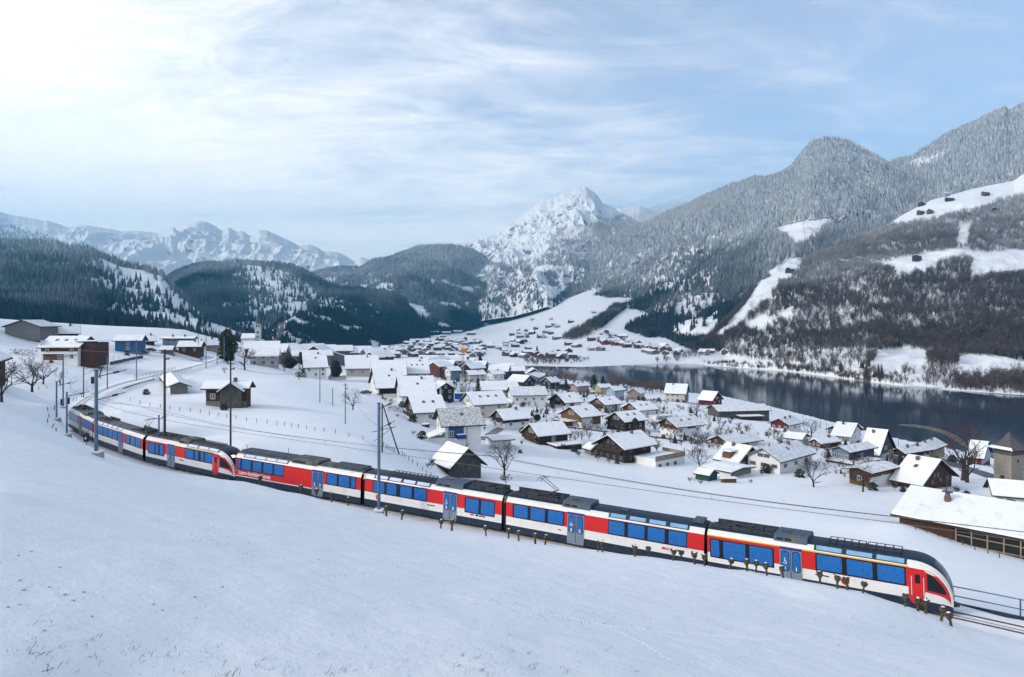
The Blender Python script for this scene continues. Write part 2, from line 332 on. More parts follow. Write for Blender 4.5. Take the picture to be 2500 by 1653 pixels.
# height look-up on the built sheet (fast, exact enough for feet)
def sheet_z(x, y):
    r = math.hypot(x, y+2.0); th = math.atan2(x, y+2.0)
    fi = np.interp(r, rs, np.arange(len(rs))); fj = np.interp(th, ths, np.arange(len(ths)))
    i = min(int(fi), len(rs)-2); j = min(int(fj), len(ths)-2); a = fi-i; b = fj-j
    return float((GZZ[i, j]*(1-b)+GZZ[i, j+1]*b)*(1-a)+(GZZ[i+1, j]*(1-b)+GZZ[i+1, j+1]*b)*a)
def hit(px, py, y0=4.0, y1=4000.0, guess=None):
    """where the line of sight through this point of the photograph meets the ground"""
    lo = y0 if guess is None else guess*.6; hi = y1 if guess is None else guess*1.6
    k = (px-CX)/F; s = (py-HY)/F
    if guess is not None:
        ys = np.geomspace(lo, hi, 240); d = [CZ-s*y-sheet_z(k*y, y) for y in ys]
        best = None
        for a in range(len(ys)-1):
            if d[a] > 0 >= d[a+1]:
                t = d[a]/(d[a]-d[a+1]); y = ys[a]+t*(ys[a+1]-ys[a])
                if best is None or abs(y-guess) < abs(best-guess): best = y
        y = best if best is not None else guess
        return Vector((k*y, y, sheet_z(k*y, y)))
    py_ = None; ys = np.geomspace(lo, hi, 700)
    for a in ys:
        d = CZ-s*a-sheet_z(k*a, a)
        if d <= 0:
            y = a if py_ is None else py_[0]+(a-py_[0])*py_[1]/(py_[1]-d)
            return Vector((k*y, y, sheet_z(k*y, y)))
        py_ = (a, d)
    return Vector((k*lo, lo, sheet_z(k*lo, lo)))
# lake
wm = bpy.data.materials.new('lake_water'); wm.use_nodes = True; b = wm.node_tree.nodes['Principled BSDF']; nt_ = wm.node_tree
b.inputs['Base Color'].default_value = (.004, .028, .060, 1); b.inputs['Roughness'].default_value = .06; b.inputs['IOR'].default_value = 1.333; b.inputs['Specular IOR Level'].default_value = .5
g = N(nt_, 'ShaderNodeNewGeometry'); mpn = N(nt_, 'ShaderNodeMapping'); mpn.inputs['Scale'].default_value = (.5, .9, 1); nt_.links.new(g.outputs[0], mpn.inputs[0])
nn = N(nt_, 'ShaderNodeTexNoise', i_Scale=1.6, i_Detail=4.0, i_Roughness=.6); nt_.links.new(mpn.outputs[0], nn.inputs[0])
nn2 = N(nt_, 'ShaderNodeTexNoise', i_Scale=.012, i_Detail=3.0); nt_.links.new(g.outputs[0], nn2.inputs[0])
bu = N(nt_, 'ShaderNodeBump'); bu.inputs['Distance'].default_value = .05; nt_.links.new(M_('MULTIPLY', M_('SUBTRACT', nn2.outputs[0], .3, nt=nt_), 1.0, clamp=True, nt=nt_), bu.inputs['Strength'])
nt_.links.new(nn.outputs[0], bu.inputs['Height']); nt_.links.new(bu.outputs[0], b.inputs['Normal'])
tag(from_np('lake', [(60, 200, 0), (2600, 200, 0), (2600, 1100, 0), (-300, 1100, 0)], [(0, 1, 2, 3)], wm), kind='structure')
# ------------------------------------------------------------ mountains
def loft(rows, x0, x1, nu, nv, back=(1.25, .5), amp=0., freq=.002, seed=1, rid=False, ridge_amp=.25, bend=None):
    """rows of (column,row,depth) from foot to crest become one slope with a far side"""
    cols = np.linspace(x0, x1, nu); pts = []
    for rw in rows:
        a = np.array(rw, float); py = np.interp(cols, a[:, 0], a[:, 1]); Y = np.interp(cols, a[:, 0], a[:, 2])
        pts.append(np.stack([(cols-CX)/F*Y, Y, CZ-(py-HY)/F*Y], -1))
    nfront = len(pts)
    top = pts[-1]; bk = top.copy(); s = back[0]; bk[:, 0] *= s; bk[:, 1] *= s; bk[:, 2] = top[:, 2]*back[1]; pts.append(bk)
    pts = np.array(pts)                                  # rows, nu, 3
    # parametrise by row, more samples on the front
    tv = np.concatenate([np.linspace(0, nfront-1, nv), nfront-1+np.linspace(0, 1, max(8, nv//8))[1:]])
    i = np.minimum(tv.astype(int), len(pts)-2); f = (tv-i)[:, None, None]
    G = pts[i]*(1-f)+pts[i+1]*f
    if amp:
        X, Y = G[..., 0], G[..., 1]; Z = G[..., 2]
        h = (ridged(X*freq+Z*freq*.25, Y*freq*.6+Z*freq*.7, 7, seed, .54)-.55) if rid else fbm(X*freq+Z*freq*.4, Y*freq+Z*freq*.5, 6, seed)*1.4
        k = np.ones(len(tv))
        dr = np.abs(tv-(nfront-1)); k = ridge_amp+(1-ridge_amp)*sm(dr/.5)
        k *= sm(tv/.25+.15)
        n_ = np.array([0, -.6, .8]); G = G+(h*k[:, None])[..., None]*amp*n_
    return G, cols, tv, nfront
def crisp(row, jag, seed, freq=.06):
    a = np.array(row, float); xs = np.arange(a[0, 0], a[-1, 0], 3.0)
    py = np.interp(xs, a[:, 0], a[:, 1])-ridged(xs*freq, xs*0+seed, 4, seed)*jag+jag*.5; Y = np.interp(xs, a[:, 0], a[:, 2])
    return np.stack([xs, py, Y], -1)
def rock_snow(name, rock=(.10, .11, .13), amt=.5, scale=.004, snowc=(.84, .85, .87), steep=.55, zst=(1, 1, .45)):
    """snow with bare rock where it is steep and where the noise of the strata says so"""
    m = bpy.data.materials.new(name); m.use_nodes = True; nt = m.node_tree; b = nt.nodes['Principled BSDF']; L = nt.links.new
    b.inputs['Roughness'].default_value = .85; b.inputs['Specular IOR Level'].default_value = .15
    g = N(nt, 'ShaderNodeNewGeometry'); sp = N(nt, 'ShaderNodeSeparateXYZ'); L(g.outputs['Normal'], sp.inputs[0])
    mpn = N(nt, 'ShaderNodeMapping'); mpn.inputs['Scale'].default_value = zst; mpn.inputs['Rotation'].default_value = (R(8), R(14), 0); L(g.outputs[0], mpn.inputs[0])
    n1 = N(nt, 'ShaderNodeTexNoise', i_Scale=scale, i_Detail=12.0, i_Roughness=.72, i_Distortion=.4); L(mpn.outputs[0], n1.inputs[0])
    s = M_('ADD', M_('MULTIPLY', M_('SUBTRACT', steep, sp.outputs[2], nt=nt), 1.3, nt=nt), M_('SUBTRACT', n1.outputs[0], .5, nt=nt), nt=nt)
    k = M_('MULTIPLY', M_('ADD', s, amt-.5, nt=nt), 9, clamp=True, nt=nt)
    mx = N(nt, 'ShaderNodeMix', data_type='RGBA'); L(k, mx.inputs[0]); mx.inputs[6].default_value = (*snowc, 1)
    n3 = N(nt, 'ShaderNodeTexNoise', i_Scale=scale*12, i_Detail=8.0); L(mpn.outputs[0], n3.inputs[0])
    rr = N(nt, 'ShaderNodeMix', data_type='RGBA'); L(n3.outputs[0], rr.inputs[0]); rr.inputs[6].default_value = (*[c*.6 for c in rock], 1); rr.inputs[7].default_value = (*[c*1.7 for c in rock], 1)
    L(rr.outputs[2], mx.inputs[7]); L(mx.outputs[2], b.inputs['Base Color'])
    nb = N(nt, 'ShaderNodeTexNoise', i_Scale=scale*4, i_Detail=12.0, i_Roughness=.7); L(mpn.outputs[0], nb.inputs[0])
    bu = N(nt, 'ShaderNodeBump'); bu.inputs['Strength'].default_value = .8; bu.inputs['Distance'].default_value = .12/scale*.6
    L(nb.outputs[0], bu.inputs['Height']); L(bu.outputs[0], b.inputs['Normal'])
    return m
SURF = {}
def mountain(key, name, rows, x0, x1, nu, nv, mt, ys=1.0, **k):
    rows = [[(a, b, c*ys) for a, b, c in rw] for rw in rows]
    G, cols, tv, nf = loft(rows, x0, x1, nu, nv, **k)
    o = from_np(name, G.reshape(-1, 3), grid_faces(G.shape[0], G.shape[1]), mt, smooth=True)
    tag(o, kind='structure'); SURF[key] = (G, nf, tv); return o
def row(*p): return list(p)
FARM = rock_snow('high_alp', rock=(.22, .25, .30), amt=.10, scale=.007, steep=.58, zst=(1, 1, .22))
FARM2 = rock_snow('far_alp', rock=(.26, .29, .34), amt=.16, scale=.006, steep=.60, zst=(1, 1, .22))
WOODG = rock_snow('wooded_slope', rock=(.07, .075, .08), amt=.44, scale=.02, steep=.50)
WOODR = rock_snow('beech_slope', rock=(.10, .085, .07), amt=.40, scale=.035, steep=.42, zst=(1, 1, .8))
# farthest white range on the left
r = [(-300, 500), (0, 517), (18, 524), (88, 535), (124, 540), (162, 553), (224, 552), (298, 565), (339, 564), (387, 571), (425, 553), (435, 565), (454, 549), (484, 540), (499, 541), (528, 553), (540, 563), (558, 554), (578, 565), (593, 565), (608, 576), (634, 560), (649, 562), (677, 574), (697, 583), (718, 594), (730, 601), (753, 597), (777, 605), (792, 616), (807, 613), (827, 617), (851, 629), (863, 638), (880, 628), (901, 633), (908, 640), (1010, 690), (1100, 720)]
mountain('far', 'far_white_range', [[(-300, 720, 5600), (1100, 740, 5600)], [(-300, 640, 7600), (420, 655, 7000), (700, 668, 7300), (1100, 720, 7600)], crisp([(a, b, 9300) for a, b in r], 4, 3, .03)], -300, 1100, 900, 220, FARM2, ys=.5, amp=240, freq=.0024, seed=5, rid=True, ridge_amp=.04)
# pale wooded ridge in front of it
r = [(-300, 520), (0, 546), (68, 566), (142, 577), (189, 589), (236, 599), (254, 611), (261, 630), (290, 655), (340, 700), (420, 760)]
mountain('pale', 'pale_wooded_ridge', [[(-300, 740, 2600), (420, 780, 2600)], [(a, b, 4200) for a, b in r]], -300, 420, 180, 50, WOODG, amp=60, freq=.004, seed=8)
# dark wooded hill on the far left
r = [(-300, 560), (0, 597), (53, 598), (88, 598), (133, 602), (165, 610), (207, 611), (230, 620), (260, 636), (295, 652), (325, 657), (348, 659), (375, 668), (392, 672), (410, 692), (440, 722), (480, 752), (560, 800), (640, 842), (700, 860)]
mountain('left', 'left_wooded_hill', [[(-300, 790, 500), (0, 812, 620), (300, 818, 700), (700, 870, 900)], [(-300, 700, 1050), (0, 730, 1080), (250, 735, 1150), (420, 780, 1100), (700, 865, 1000)], [(a, b, 1700-a*.35 if a > 0 else 1700) for a, b in r]], -300, 700, 260, 120, WOODG, amp=55, freq=.006, seed=12)
# second rounded hill
r = [(330, 730), (385, 700), (401, 690), (419, 673), (443, 662), (478, 651), (508, 644), (540, 645), (575, 641), (620, 645), (664, 648), (706, 654), (733, 663), (759, 675), (771, 682), (800, 700), (850, 712), (905, 715), (960, 720), (990, 738), (1015, 775), (1035, 815), (1060, 840)]
mountain('second', 'second_wooded_hill', [[(330, 830, 1150), (600, 855, 1250), (750, 850, 1420), (1060, 836, 1780)], [(330, 790, 1500), (600, 770, 1650), (750, 790, 1600), (860, 785, 1750), (1060, 838, 1900)], [(a, b, 2300-(a-400)*.2) for a, b in r]], 330, 1060, 260, 120, WOODG, amp=75, freq=.005, seed=15)
# small round knoll behind the church
mountain('knoll', 'low_wooded_knoll', [[(590, 850, 1000), (700, 856, 1100), (900, 850, 1300), (1000, 842, 1500)], [(590, 845, 1150), (640, 828, 1180), (700, 780, 1250), (745, 762, 1300), (790, 756, 1350), (850, 770, 1420), (920, 800, 1500), (1000, 838, 1600)]], 590, 1000, 120, 60, WOODG, amp=30, freq=.01, seed=31)
# broad frosted dome in the middle
r = [(620, 700), (700, 680), (765, 672), (801, 661), (845, 661), (880, 660), (910, 640), (954, 631), (992, 617), (1022, 607), (1060, 605), (1102, 603), (1140, 607), (1152, 610), (1180, 626), (1212, 645), (1237, 661), (1266, 684), (1291, 703), (1307, 716), (1323, 741), (1345, 760), (1400, 800)]
mountain('dome', 'frosted_dome', [[(620, 850, 1700), (1000, 836, 1900), (1200, 816, 2500), (1330, 760, 3000), (1400, 815, 3100)], [(620, 760, 2300), (1000, 740, 2450), (1200, 730, 2850), (1320, 750, 3050), (1400, 812, 3150)], [(a, b, 3300) for a, b in r]], 620, 1400, 300, 130, WOODG, amp=95, freq=.004, seed=22)
# the white pyramid, and the snow crest behind its shoulder
r = [(1040, 650), (1100, 620), (1151, 600), (1196, 581), (1221, 562), (1240, 547), (1259, 539), (1279, 524), (1304, 504), (1323, 491), (1355, 480), (1374, 471), (1397, 464), (1422, 456), (1432, 456), (1444, 464), (1460, 480), (1471, 496), (1492, 505), (1511, 518), (1530, 528), (1553, 547), (1578, 560), (1640, 600), (1720, 650)]
mountain('pyr', 'white_pyramid_peak', [[(1040, 800, 3200), (1250, 775, 3150), (1335, 752, 3050), (1500, 775, 3200), (1720, 780, 3500)], [(1040, 740, 3700), (1260, 690, 3800), (1335, 705, 3500), (1420, 680, 3600), (1720, 720, 3900)], [(1040, 680, 4500), (1250, 600, 4600), (1400, 560, 4500), (1500, 590, 4600), (1720, 690, 4800)], crisp([(a, b, 5300-abs(a-1420)*.9) for a, b in r], 5, 6, .05)], 1040, 1720, 760, 360, FARM, ys=.8, amp=260, freq=.0030, seed=34, rid=True, ridge_amp=.05)
r = [(1440, 560), (1480, 530), (1511, 509), (1537, 507), (1562, 503), (1578, 510), (1597, 518), (1617, 524), (1660, 545), (1760, 600)]
mountain('crest', 'snow_crest_behind', [[(1440, 640, 5600), (1760, 660, 5600)], crisp([(a, b, 6500) for a, b in r], 4, 9, .05)], 1440, 1760, 200, 60, FARM, ys=.75, amp=90, freq=.002, seed=35, rid=True, ridge_amp=.06)
# long forested mountain on the right with its rounded summit
r = [(1310, 775), (1335, 745), (1355, 722), (1387, 699), (1406, 672), (1419, 646), (1451, 612), (1500, 585), (1546, 560), (1588, 550), (1617, 532), (1642, 520), (1674, 509), (1706, 490), (1738, 476), (1770, 461), (1800, 453), (1842, 438), (1869, 440), (1905, 428), (1919, 420), (1936, 408), (1950, 390), (1963, 372), (1977, 356), (2017, 344), (2071, 349), (2115, 371), (2145, 387), (2172, 406), (2200, 420), (2300, 470), (2420, 520), (2700, 600), (3000, 650)]
mountain('right', 'right_forest_mountain', [[(1310, 790, 2700), (1450, 770, 2250), (1560, 815, 1650), (1650, 850, 1250), (1750, 880, 1050), (1900, 890, 1000), (2300, 860, 1300), (3000, 800, 1500)], [(1310, 782, 2800), (1450, 705, 2550), (1600, 700, 2150), (1750, 720, 1700), (1900, 700, 1550), (2100, 600, 1800), (2500, 650, 1900), (3000, 700, 2000)], [(a, b, 3000-max(0, (a-1335))*.55) for a, b in r]], 1310, 3000, 620, 240, WOODG, amp=110, freq=.0045, seed=44, back=(1.15, .7))
# higher mountain beyond, upper right
r = [(2080, 440), (2140, 418), (2182, 402), (2223, 391), (2273, 361), (2317, 330), (2358, 312), (2408, 285), (2440, 270), (2452, 266), (2466, 275), (2500, 258), (2600, 225), (3000, 120)]
mountain('upper', 'upper_right_mountain', [[(2080, 620, 1900), (2300, 600, 1900), (3000, 560, 1900)], [(a, b, 2700) for a, b in r]], 2080, 3000, 260, 110, WOODG, amp=70, freq=.005, seed=50)
mountain('snowtop', 'snowy_shoulder', [[(2140, 480, 3000), (2440, 420, 3000), (3000, 330, 3000)], [(2140, 402, 3400), (2250, 372, 3400), (2390, 330, 3400), (2440, 290, 3400), (2464, 264, 3400), (2500, 249, 3400), (2600, 205, 3400), (3000, 90, 3400)]], 2140, 3000, 120, 30, FARM, amp=25, freq=.003, seed=51)
# steep hillside across the lake
r = [(1690, 872), (1760, 812), (1800, 772), (1830, 722), (1862, 685), (1900, 665), (1950, 652), (2000, 628), (2060, 598), (2101, 582), (2155, 556), (2206, 524), (2273, 490), (2307, 481), (2378, 459), (2476, 441), (2500, 424), (2700, 350), (3400, 180)]
sh = [(1690, 893), (1760, 896), (1820, 900), (1920, 906), (2010, 918), (2100, 930), (2200, 942), (2330, 954), (2500, 966), (2800, 979), (3400, 994)]
nb = [(a, b, at_h(a, b, 0)[1]) for a, b in sh]
mountain('near', 'lakeside_hill', [nb, [(1690, 884, 1000), (1820, 880, 860), (1950, 880, 790), (2118, 895, 660), (2250, 890, 650), (2500, 900, 640), (3400, 900, 640)],
                         [(1690, 880, 1030), (1800, 860, 960), (1950, 850, 870), (2150, 850, 790), (2330, 862, 760), (2500, 876, 745), (3400, 870, 740)],
                         [(1690, 876, 1060), (1800, 810, 1080), (1900, 740, 1090), (2050, 690, 1120), (2200, 664, 1080), (2360, 680, 1040), (2500, 672, 1030), (3400, 640, 1000)],
                         [(1690, 874, 1080), (1830, 735, 1150), (1930, 675, 1240), (2122, 640, 1280), (2206, 626, 1250), (2341, 600, 1260), (2500, 604, 1250), (3400, 540, 1250)],
                         [(a, b, 1150+max(0, min(1, (a-1690)/500))*450) for a, b in r]], 1690, 3400, 560, 300, WOODR, amp=16, freq=.02, seed=60, back=(1.12, .85))
# ------------------------------------------------------------ clearings, marked by outline on the slope
def poly(*c): return np.array([(c[i], c[i+1]) for i in range(0, len(c), 2)], float)
MEADOW = [poly(2101, 584, 2155, 556, 2206, 523, 2273, 488, 2307, 480, 2378, 457, 2460, 440, 2520, 416, 2700, 330, 2700, 470, 2500, 480, 2440, 492, 2400, 512, 2345, 520, 2300, 535, 2240, 545, 2180, 552, 2150, 562, 2120, 580),
          poly(2122, 649, 2206, 632, 2256, 622, 2341, 606, 2391, 618, 2500, 611, 2700, 600, 2700, 680, 2500, 674, 2440, 672, 2375, 686, 2366, 668, 2376, 640, 2350, 630, 2310, 640, 2270, 668, 2240, 672, 2206, 674, 2170, 662),
          poly(1863, 575, 1902, 553, 1953, 543, 2037, 532, 2085, 531, 2050, 545, 2020, 555, 1993, 585, 1960, 600, 1926, 603, 1924, 585, 1889, 572),
          poly(2110, 512, 2146, 511, 2140, 522, 2118, 526), poly(1868, 670, 1919, 632, 1963, 627, 1961, 650, 1945, 672, 1919, 694, 1896, 690),
          poly(2116, 902, 2155, 856, 2206, 850, 2275, 857, 2262, 880, 2268, 905, 2200, 912, 2150, 910), poly(2318, 866, 2360, 868, 2500, 880, 2700, 890, 2700, 925, 2500, 918, 2385, 926, 2350, 918, 2300, 910, 2330, 895, 2342, 885),
          poly(1690, 860, 1760, 862, 1850, 880, 1925, 893, 1920, 905, 1690, 895), poly(1893, 768, 1936, 748, 1940, 770, 1910, 778)]
CLIFF = [poly(1850, 690, 1890, 672, 1905, 700, 1870, 740, 1830, 770, 1800, 800, 1760, 830, 1740, 825, 1790, 780, 1830, 730), poly(2350, 560, 2372, 545, 2362, 600, 2340, 604), poly(1820, 790, 1860, 770, 1900, 790, 1860, 815, 1820, 812)]
THIN = [poly(150, 640, 260, 680, 330, 700, 350, 750, 250, 740, 180, 690), poly(240, 700, 370, 750, 300, 765, 250, 740), poly(500, 735, 700, 745, 640, 775, 480, 765), poly(900, 705, 960, 690, 980, 725, 940, 720), poly(1000, 740, 1090, 755, 1080, 775, 1000, 765), poly(1225, 665, 1245, 668, 1320, 745, 1300, 748),
        poly(1160, 650, 1210, 680, 1190, 700, 1150, 690), poly(700, 775, 790, 748, 800, 790, 720, 800), poly(310, 785, 420, 800, 480, 830, 330, 830), poly(100, 770, 140, 790, 170, 810, 90, 805)]
def inside(px, py, pg):
    c = np.zeros(px.shape, bool); n = len(pg)
    for i in range(n):
        ax, ay = pg[i]; bx, by = pg[(i+1) % n]
        c ^= ((ay > py) != (by > py)) & (px < (bx-ax)*(py-ay)/((by-ay) if by != ay else 1e-9)+ax)
    return c
# ------------------------------------------------------------ forests: instanced trees standing on the slopes
def leafmat(name, dark, frost, z0, z1, base=.0, rough=.9):
    m = bpy.data.materials.new(name); m.use_nodes = True; nt = m.node_tree; b = nt.nodes['Principled BSDF']; L = nt.links.new
    b.inputs['Roughness'].default_value = rough; b.inputs['Specular IOR Level'].default_value = .1
    g = N(nt, 'ShaderNodeNewGeometry'); sp = N(nt, 'ShaderNodeSeparateXYZ'); L(g.outputs[0], sp.inputs[0]); oi = N(nt, 'ShaderNodeObjectInfo')
    sn = N(nt, 'ShaderNodeSeparateXYZ'); L(g.outputs['True Normal'], sn.inputs[0])
    pn = N(nt, 'ShaderNodeTexNoise', i_Scale=.004, i_Detail=4.0); L(g.outputs[0], pn.inputs[0])
    fn = N(nt, 'ShaderNodeTexNoise', i_Scale=.5, i_Detail=3.0); L(g.outputs[0], fn.inputs[0])
    t = N(nt, 'ShaderNodeMapRange'); t.inputs[1].default_value = z0; t.inputs[2].default_value = z1; t.inputs[3].default_value = base; t.inputs[4].default_value = .85; L(M_('ADD', sp.outputs[2], M_('MULTIPLY', M_('SUBTRACT', pn.outputs[0], .5, nt=nt), 500, nt=nt), nt=nt), t.inputs[0])
    up = M_('MULTIPLY', M_('ABSOLUTE', sn.outputs[2], nt=nt), .7, nt=nt)
    k = M_('ADD', M_('MULTIPLY', t.outputs[0], M_('ADD', .68, up, nt=nt), nt=nt), M_('MULTIPLY', M_('SUBTRACT', fn.outputs[0], .5, nt=nt), M_('MULTIPLY', t.outputs[0], 1.2, nt=nt), nt=nt), clamp=True, nt=nt)
    k = M_('MULTIPLY', k, M_('ADD', .6, M_('MULTIPLY', oi.outputs['Random'], .6, nt=nt), nt=nt), clamp=True, nt=nt)
    d = N(nt, 'ShaderNodeMix', data_type='RGBA'); L(oi.outputs['Random'], d.inputs[0]); d.inputs[6].default_value = (*dark, 1); d.inputs[7].default_value = (*[c*1.9 for c in dark], 1)
    mx = N(nt, 'ShaderNodeMix', data_type='RGBA'); L(k, mx.inputs[0]); L(d.outputs[2], mx.inputs[6]); mx.inputs[7].default_value = (*frost, 1); L(mx.outputs[2], b.inputs['Base Color'])
    return m
CONM = leafmat('spruce_needles', (.011, .022, .024), (.80, .82, .84), 90, 340, .02)
TWGM = leafmat('beech_twigs', (.062, .046, .040), (.76, .78, .80), 110, 400, .03)
def conifer_mesh(seed, n=8, layers=6, slim=.19, ntri=8):
    r_ = random.Random(seed); mb = MB(); mb.tube((0, 0, 0), (0, 0, .3), .018, .014, 4)
    for i in range(layers):
        t = i/(layers-1); z0 = .10+.72*t; rr = slim*(1-t*.86)*r_.uniform(.85, 1.12); h = .30*(1-t*.35)
        ring = []
        for k in range(n*2):
            a = 2*PI*(k+r_.uniform(-.3, .3))/(n*2); q = rr*(1.0 if k % 2 else .55)*r_.uniform(.8, 1.2)
            ring.append((q*math.cos(a), q*math.sin(a), z0-(.05 if k % 2 else -.03)+r_.uniform(-.02, .02)))
        V = ring+[(0, 0, min(1.0, z0+h))]; mb.add(V, [(k, (k+1) % (n*2), n*2) for k in range(n*2)])
    return mb.build('conifer', CONM, mesh_only=True)
def bare_mesh(seed, rw=.30, tw=.006, m=None, nb=60):
    """bare broadleaf: trunk, boughs and a haze of twigs"""
    r_ = random.Random(seed); mb = MB(); top = .45; mb.tube((0, 0, 0), (r_.uniform(-.02, .02), 0, top), .020, .013, 4, caps=False)
    for i in range(11):
        a = r_.uniform(0, 2*PI); z = r_.uniform(.22, .6); e = Vector((math.cos(a)*rw*r_.uniform(.35, .9), math.sin(a)*rw*r_.uniform(.35, .9), z+r_.uniform(.15, .4)))
        s_ = Vector((0, 0, z*.75)); mb.tube(s_, e, .010, .005, 3, caps=False)
        for j in range(nb//11):
            q = s_.lerp(e, r_.uniform(.4, 1)); d = Vector((r_.gauss(0, 1), r_.gauss(0, 1), r_.gauss(.7, .7))).normalized()*r_.uniform(.08, .2)
            o = d.cross(Vector((0, 0, 1))); o = (o.normalized() if o.length > 0 else Vector((1, 0, 0)))*tw
            mb.add([q-o, q+o, q+d*.6+o*1.5+Vector((0, 0, .02)), q+d], [(0, 1, 2), (0, 2, 3)])
            q2 = q+d*.5; d2 = Vector((r_.gauss(0, 1), r_.gauss(0, 1), r_.gauss(.4, .7))).normalized()*.09
            mb.add([q2-o*.7, q2+o*.7, q2+d2], [(0, 1, 2)])
    return mb.build('bare', m or TWGM, mesh_only=True)
pc = bpy.data.collections.new('spruce_kinds'); bc = bpy.data.collections.new('beech_kinds')
for i in range(4):
    pc.objects.link(bpy.data.objects.new('spruce_kind_%d' % i, conifer_mesh(100+i, slim=[.17, .21, .15, .24][i])))
    bc.objects.link(bpy.data.objects.new('beech_kind_%d' % i, bare_mesh(200+i, rw=[.30, .36, .27, .33][i])))
def gn_inst(name, col):
    ng = bpy.data.node_groups.new(name, 'GeometryNodeTree'); ng.interface.new_socket('Geometry', in_out='INPUT', socket_type='NodeSocketGeometry'); ng.interface.new_socket('Geometry', in_out='OUTPUT', socket_type='NodeSocketGeometry')
    a = ng.nodes.new('NodeGroupInput'); z = ng.nodes.new('NodeGroupOutput'); ci = ng.nodes.new('GeometryNodeCollectionInfo'); ci.inputs[0].default_value = col; ci.inputs['Separate Children'].default_value = True; ci.inputs['Reset Children'].default_value = True
    ip = ng.nodes.new('GeometryNodeInstanceOnPoints'); ip.inputs['Pick Instance'].default_value = True
    def att(n, t):
        q = ng.nodes.new('GeometryNodeInputNamedAttribute'); q.data_type = t; q.inputs[0].default_value = n; return q.outputs[0]
    l = ng.links.new; l(a.outputs[0], ip.inputs['Points']); l(ci.outputs[0], ip.inputs['Instance']); l(att('kind', 'INT'), ip.inputs['Instance Index'])
    l(att('rot', 'FLOAT_VECTOR'), ip.inputs['Rotation']); l(att('scl', 'FLOAT_VECTOR'), ip.inputs['Scale']); l(ip.outputs[0], z.inputs[0]); return ng
NGP = gn_inst('plant_spruces', pc); NGB = gn_inst('plant_beeches', bc)
def forest(name, pts, hs, ng, kinds=4, slim=1.0):
    n = len(pts); me = bpy.data.meshes.new(name); me.vertices.add(n); me.vertices.foreach_set('co', np.asarray(pts, np.float32).ravel())
    def A(nm, t, d, key): q = me.attributes.new(nm, t, 'POINT'); q.data.foreach_set(key, d)
    A('kind', 'INT', rng.integers(0, kinds, n).astype(np.int32), 'value')
    rot = np.zeros((n, 3), np.float32); rot[:, 2] = rng.uniform(0, 6.28, n); rot[:, :2] = rng.normal(0, .03, (n, 2)); A('rot', 'FLOAT_VECTOR', rot.ravel(), 'vector')
    s = np.repeat(hs[:, None], 3, 1).astype(np.float32); s[:, :2] *= slim*rng.uniform(.85, 1.2, (n, 1)); A('scl', 'FLOAT_VECTOR', s.astype(np.float32).ravel(), 'vector')
    o = link_mesh(name, me); md = o.modifiers.new('planting', 'NODES'); md.node_group = ng
    return tag(o, kind='stuff')
def sample(key, n, xr, keep, w_rows=None):
    G, nf, tv = SURF[key]; V = G[:nf_rows(key)]
    A = V[1:, 1:]-V[:-1, :-1]; ar = np.abs(A[..., 0])*np.hypot(A[..., 1], A[..., 2])
    p = ar.ravel()/ar.sum(); idx = rng.choice(len(p), n, p=p); r_, c = idx//ar.shape[1], idx % ar.shape[1]
    u = rng.random(n)[:, None]; v = rng.random(n)[:, None]
    q = (V[r_, c]*(1-u)+V[r_, c+1]*u)*(1-v)+(V[r_+1, c]*(1-u)+V[r_+1, c+1]*u)*v
    px = CX+F*q[:, 0]/q[:, 1]; py = HY+F*(CZ-q[:, 2])/q[:, 1]
    k = (px > xr[0]) & (px < xr[1]) & keep(px, py, q); return q[k], px[k], py[k]
def nf_rows(key): G, nf, tv = SURF[key]; return int(np.searchsorted(tv, nf-1+.12))
def clump(q, f, s, t): return fbm(q[:, 0]*f, q[:, 1]*f+q[:, 2]*f, 4, s) > t
def any_in(px, py, L_): 
    m = np.zeros(px.shape, bool)
    for g_ in L_: m |= inside(px, py, g_)
    return m
def mk(key, n, xr, hmin, hmax, name, keep, ng=None, slim=1.0, sink=.6):
    q, px, py = sample(key, n, xr, keep); q = q.copy(); q[:, 2] -= sink
    h = rng.uniform(hmin, hmax, len(q)); forest(name, q, h, ng or NGP, slim=slim); return len(q)
D_ = 1.0
thin = lambda px, py, q, p=.75: ~any_in(px, py, THIN) | (rng.random(len(px)) < p)
nt_ = 0
nt_ += mk('pale', 5000, (-150, 330), 18, 30, 'pale_ridge_forest', lambda a, b, q: b < 690)
nt_ += mk('left', 26000, (-150, 660), 13, 26, 'left_hill_forest', lambda a, b, q: thin(a, b, q) & (clump(q, .03, 3, -.13) | (rng.random(len(a)) < .65) | (b < 640)))
nt_ += mk('left', 14000, (-150, 660), 9, 16, 'left_hill_beeches', lambda a, b, q: ~clump(q, .02, 3, .02) & thin(a, b, q, .8), NGB)
nt_ += mk('second', 42000, (340, 1050), 13, 24, 'second_hill_forest', lambda a, b, q: thin(a, b, q, .5) & (clump(q, .02, 5, -.2) | (b < 690) | (rng.random(len(a)) < .5)))
nt_ += mk('knoll', 9000, (600, 1000), 10, 18, 'knoll_forest', lambda a, b, q: thin(a, b, q, .5) & (clump(q, .03, 5, -.10)))
nt_ += mk('dome', 52000, (700, 1345), 16, 26, 'dome_forest', lambda a, b, q: thin(a, b, q) & (clump(q, .012, 7, -.17) | (b < 680)))
nt_ += mk('pyr', 26000, (1100, 1640), 14, 24, 'peak_foot_forest', lambda a, b, q: (q[:, 2] < 60+330+np.clip((a-1400)*2.6, -100, 260)+fbm(q[:, 0]*.004, q[:, 1]*.004, 4, 2)*420) & ~inside(a, b, poly(1295, 650, 1400, 650, 1400, 690, 1345, 742, 1328, 745, 1310, 700)))
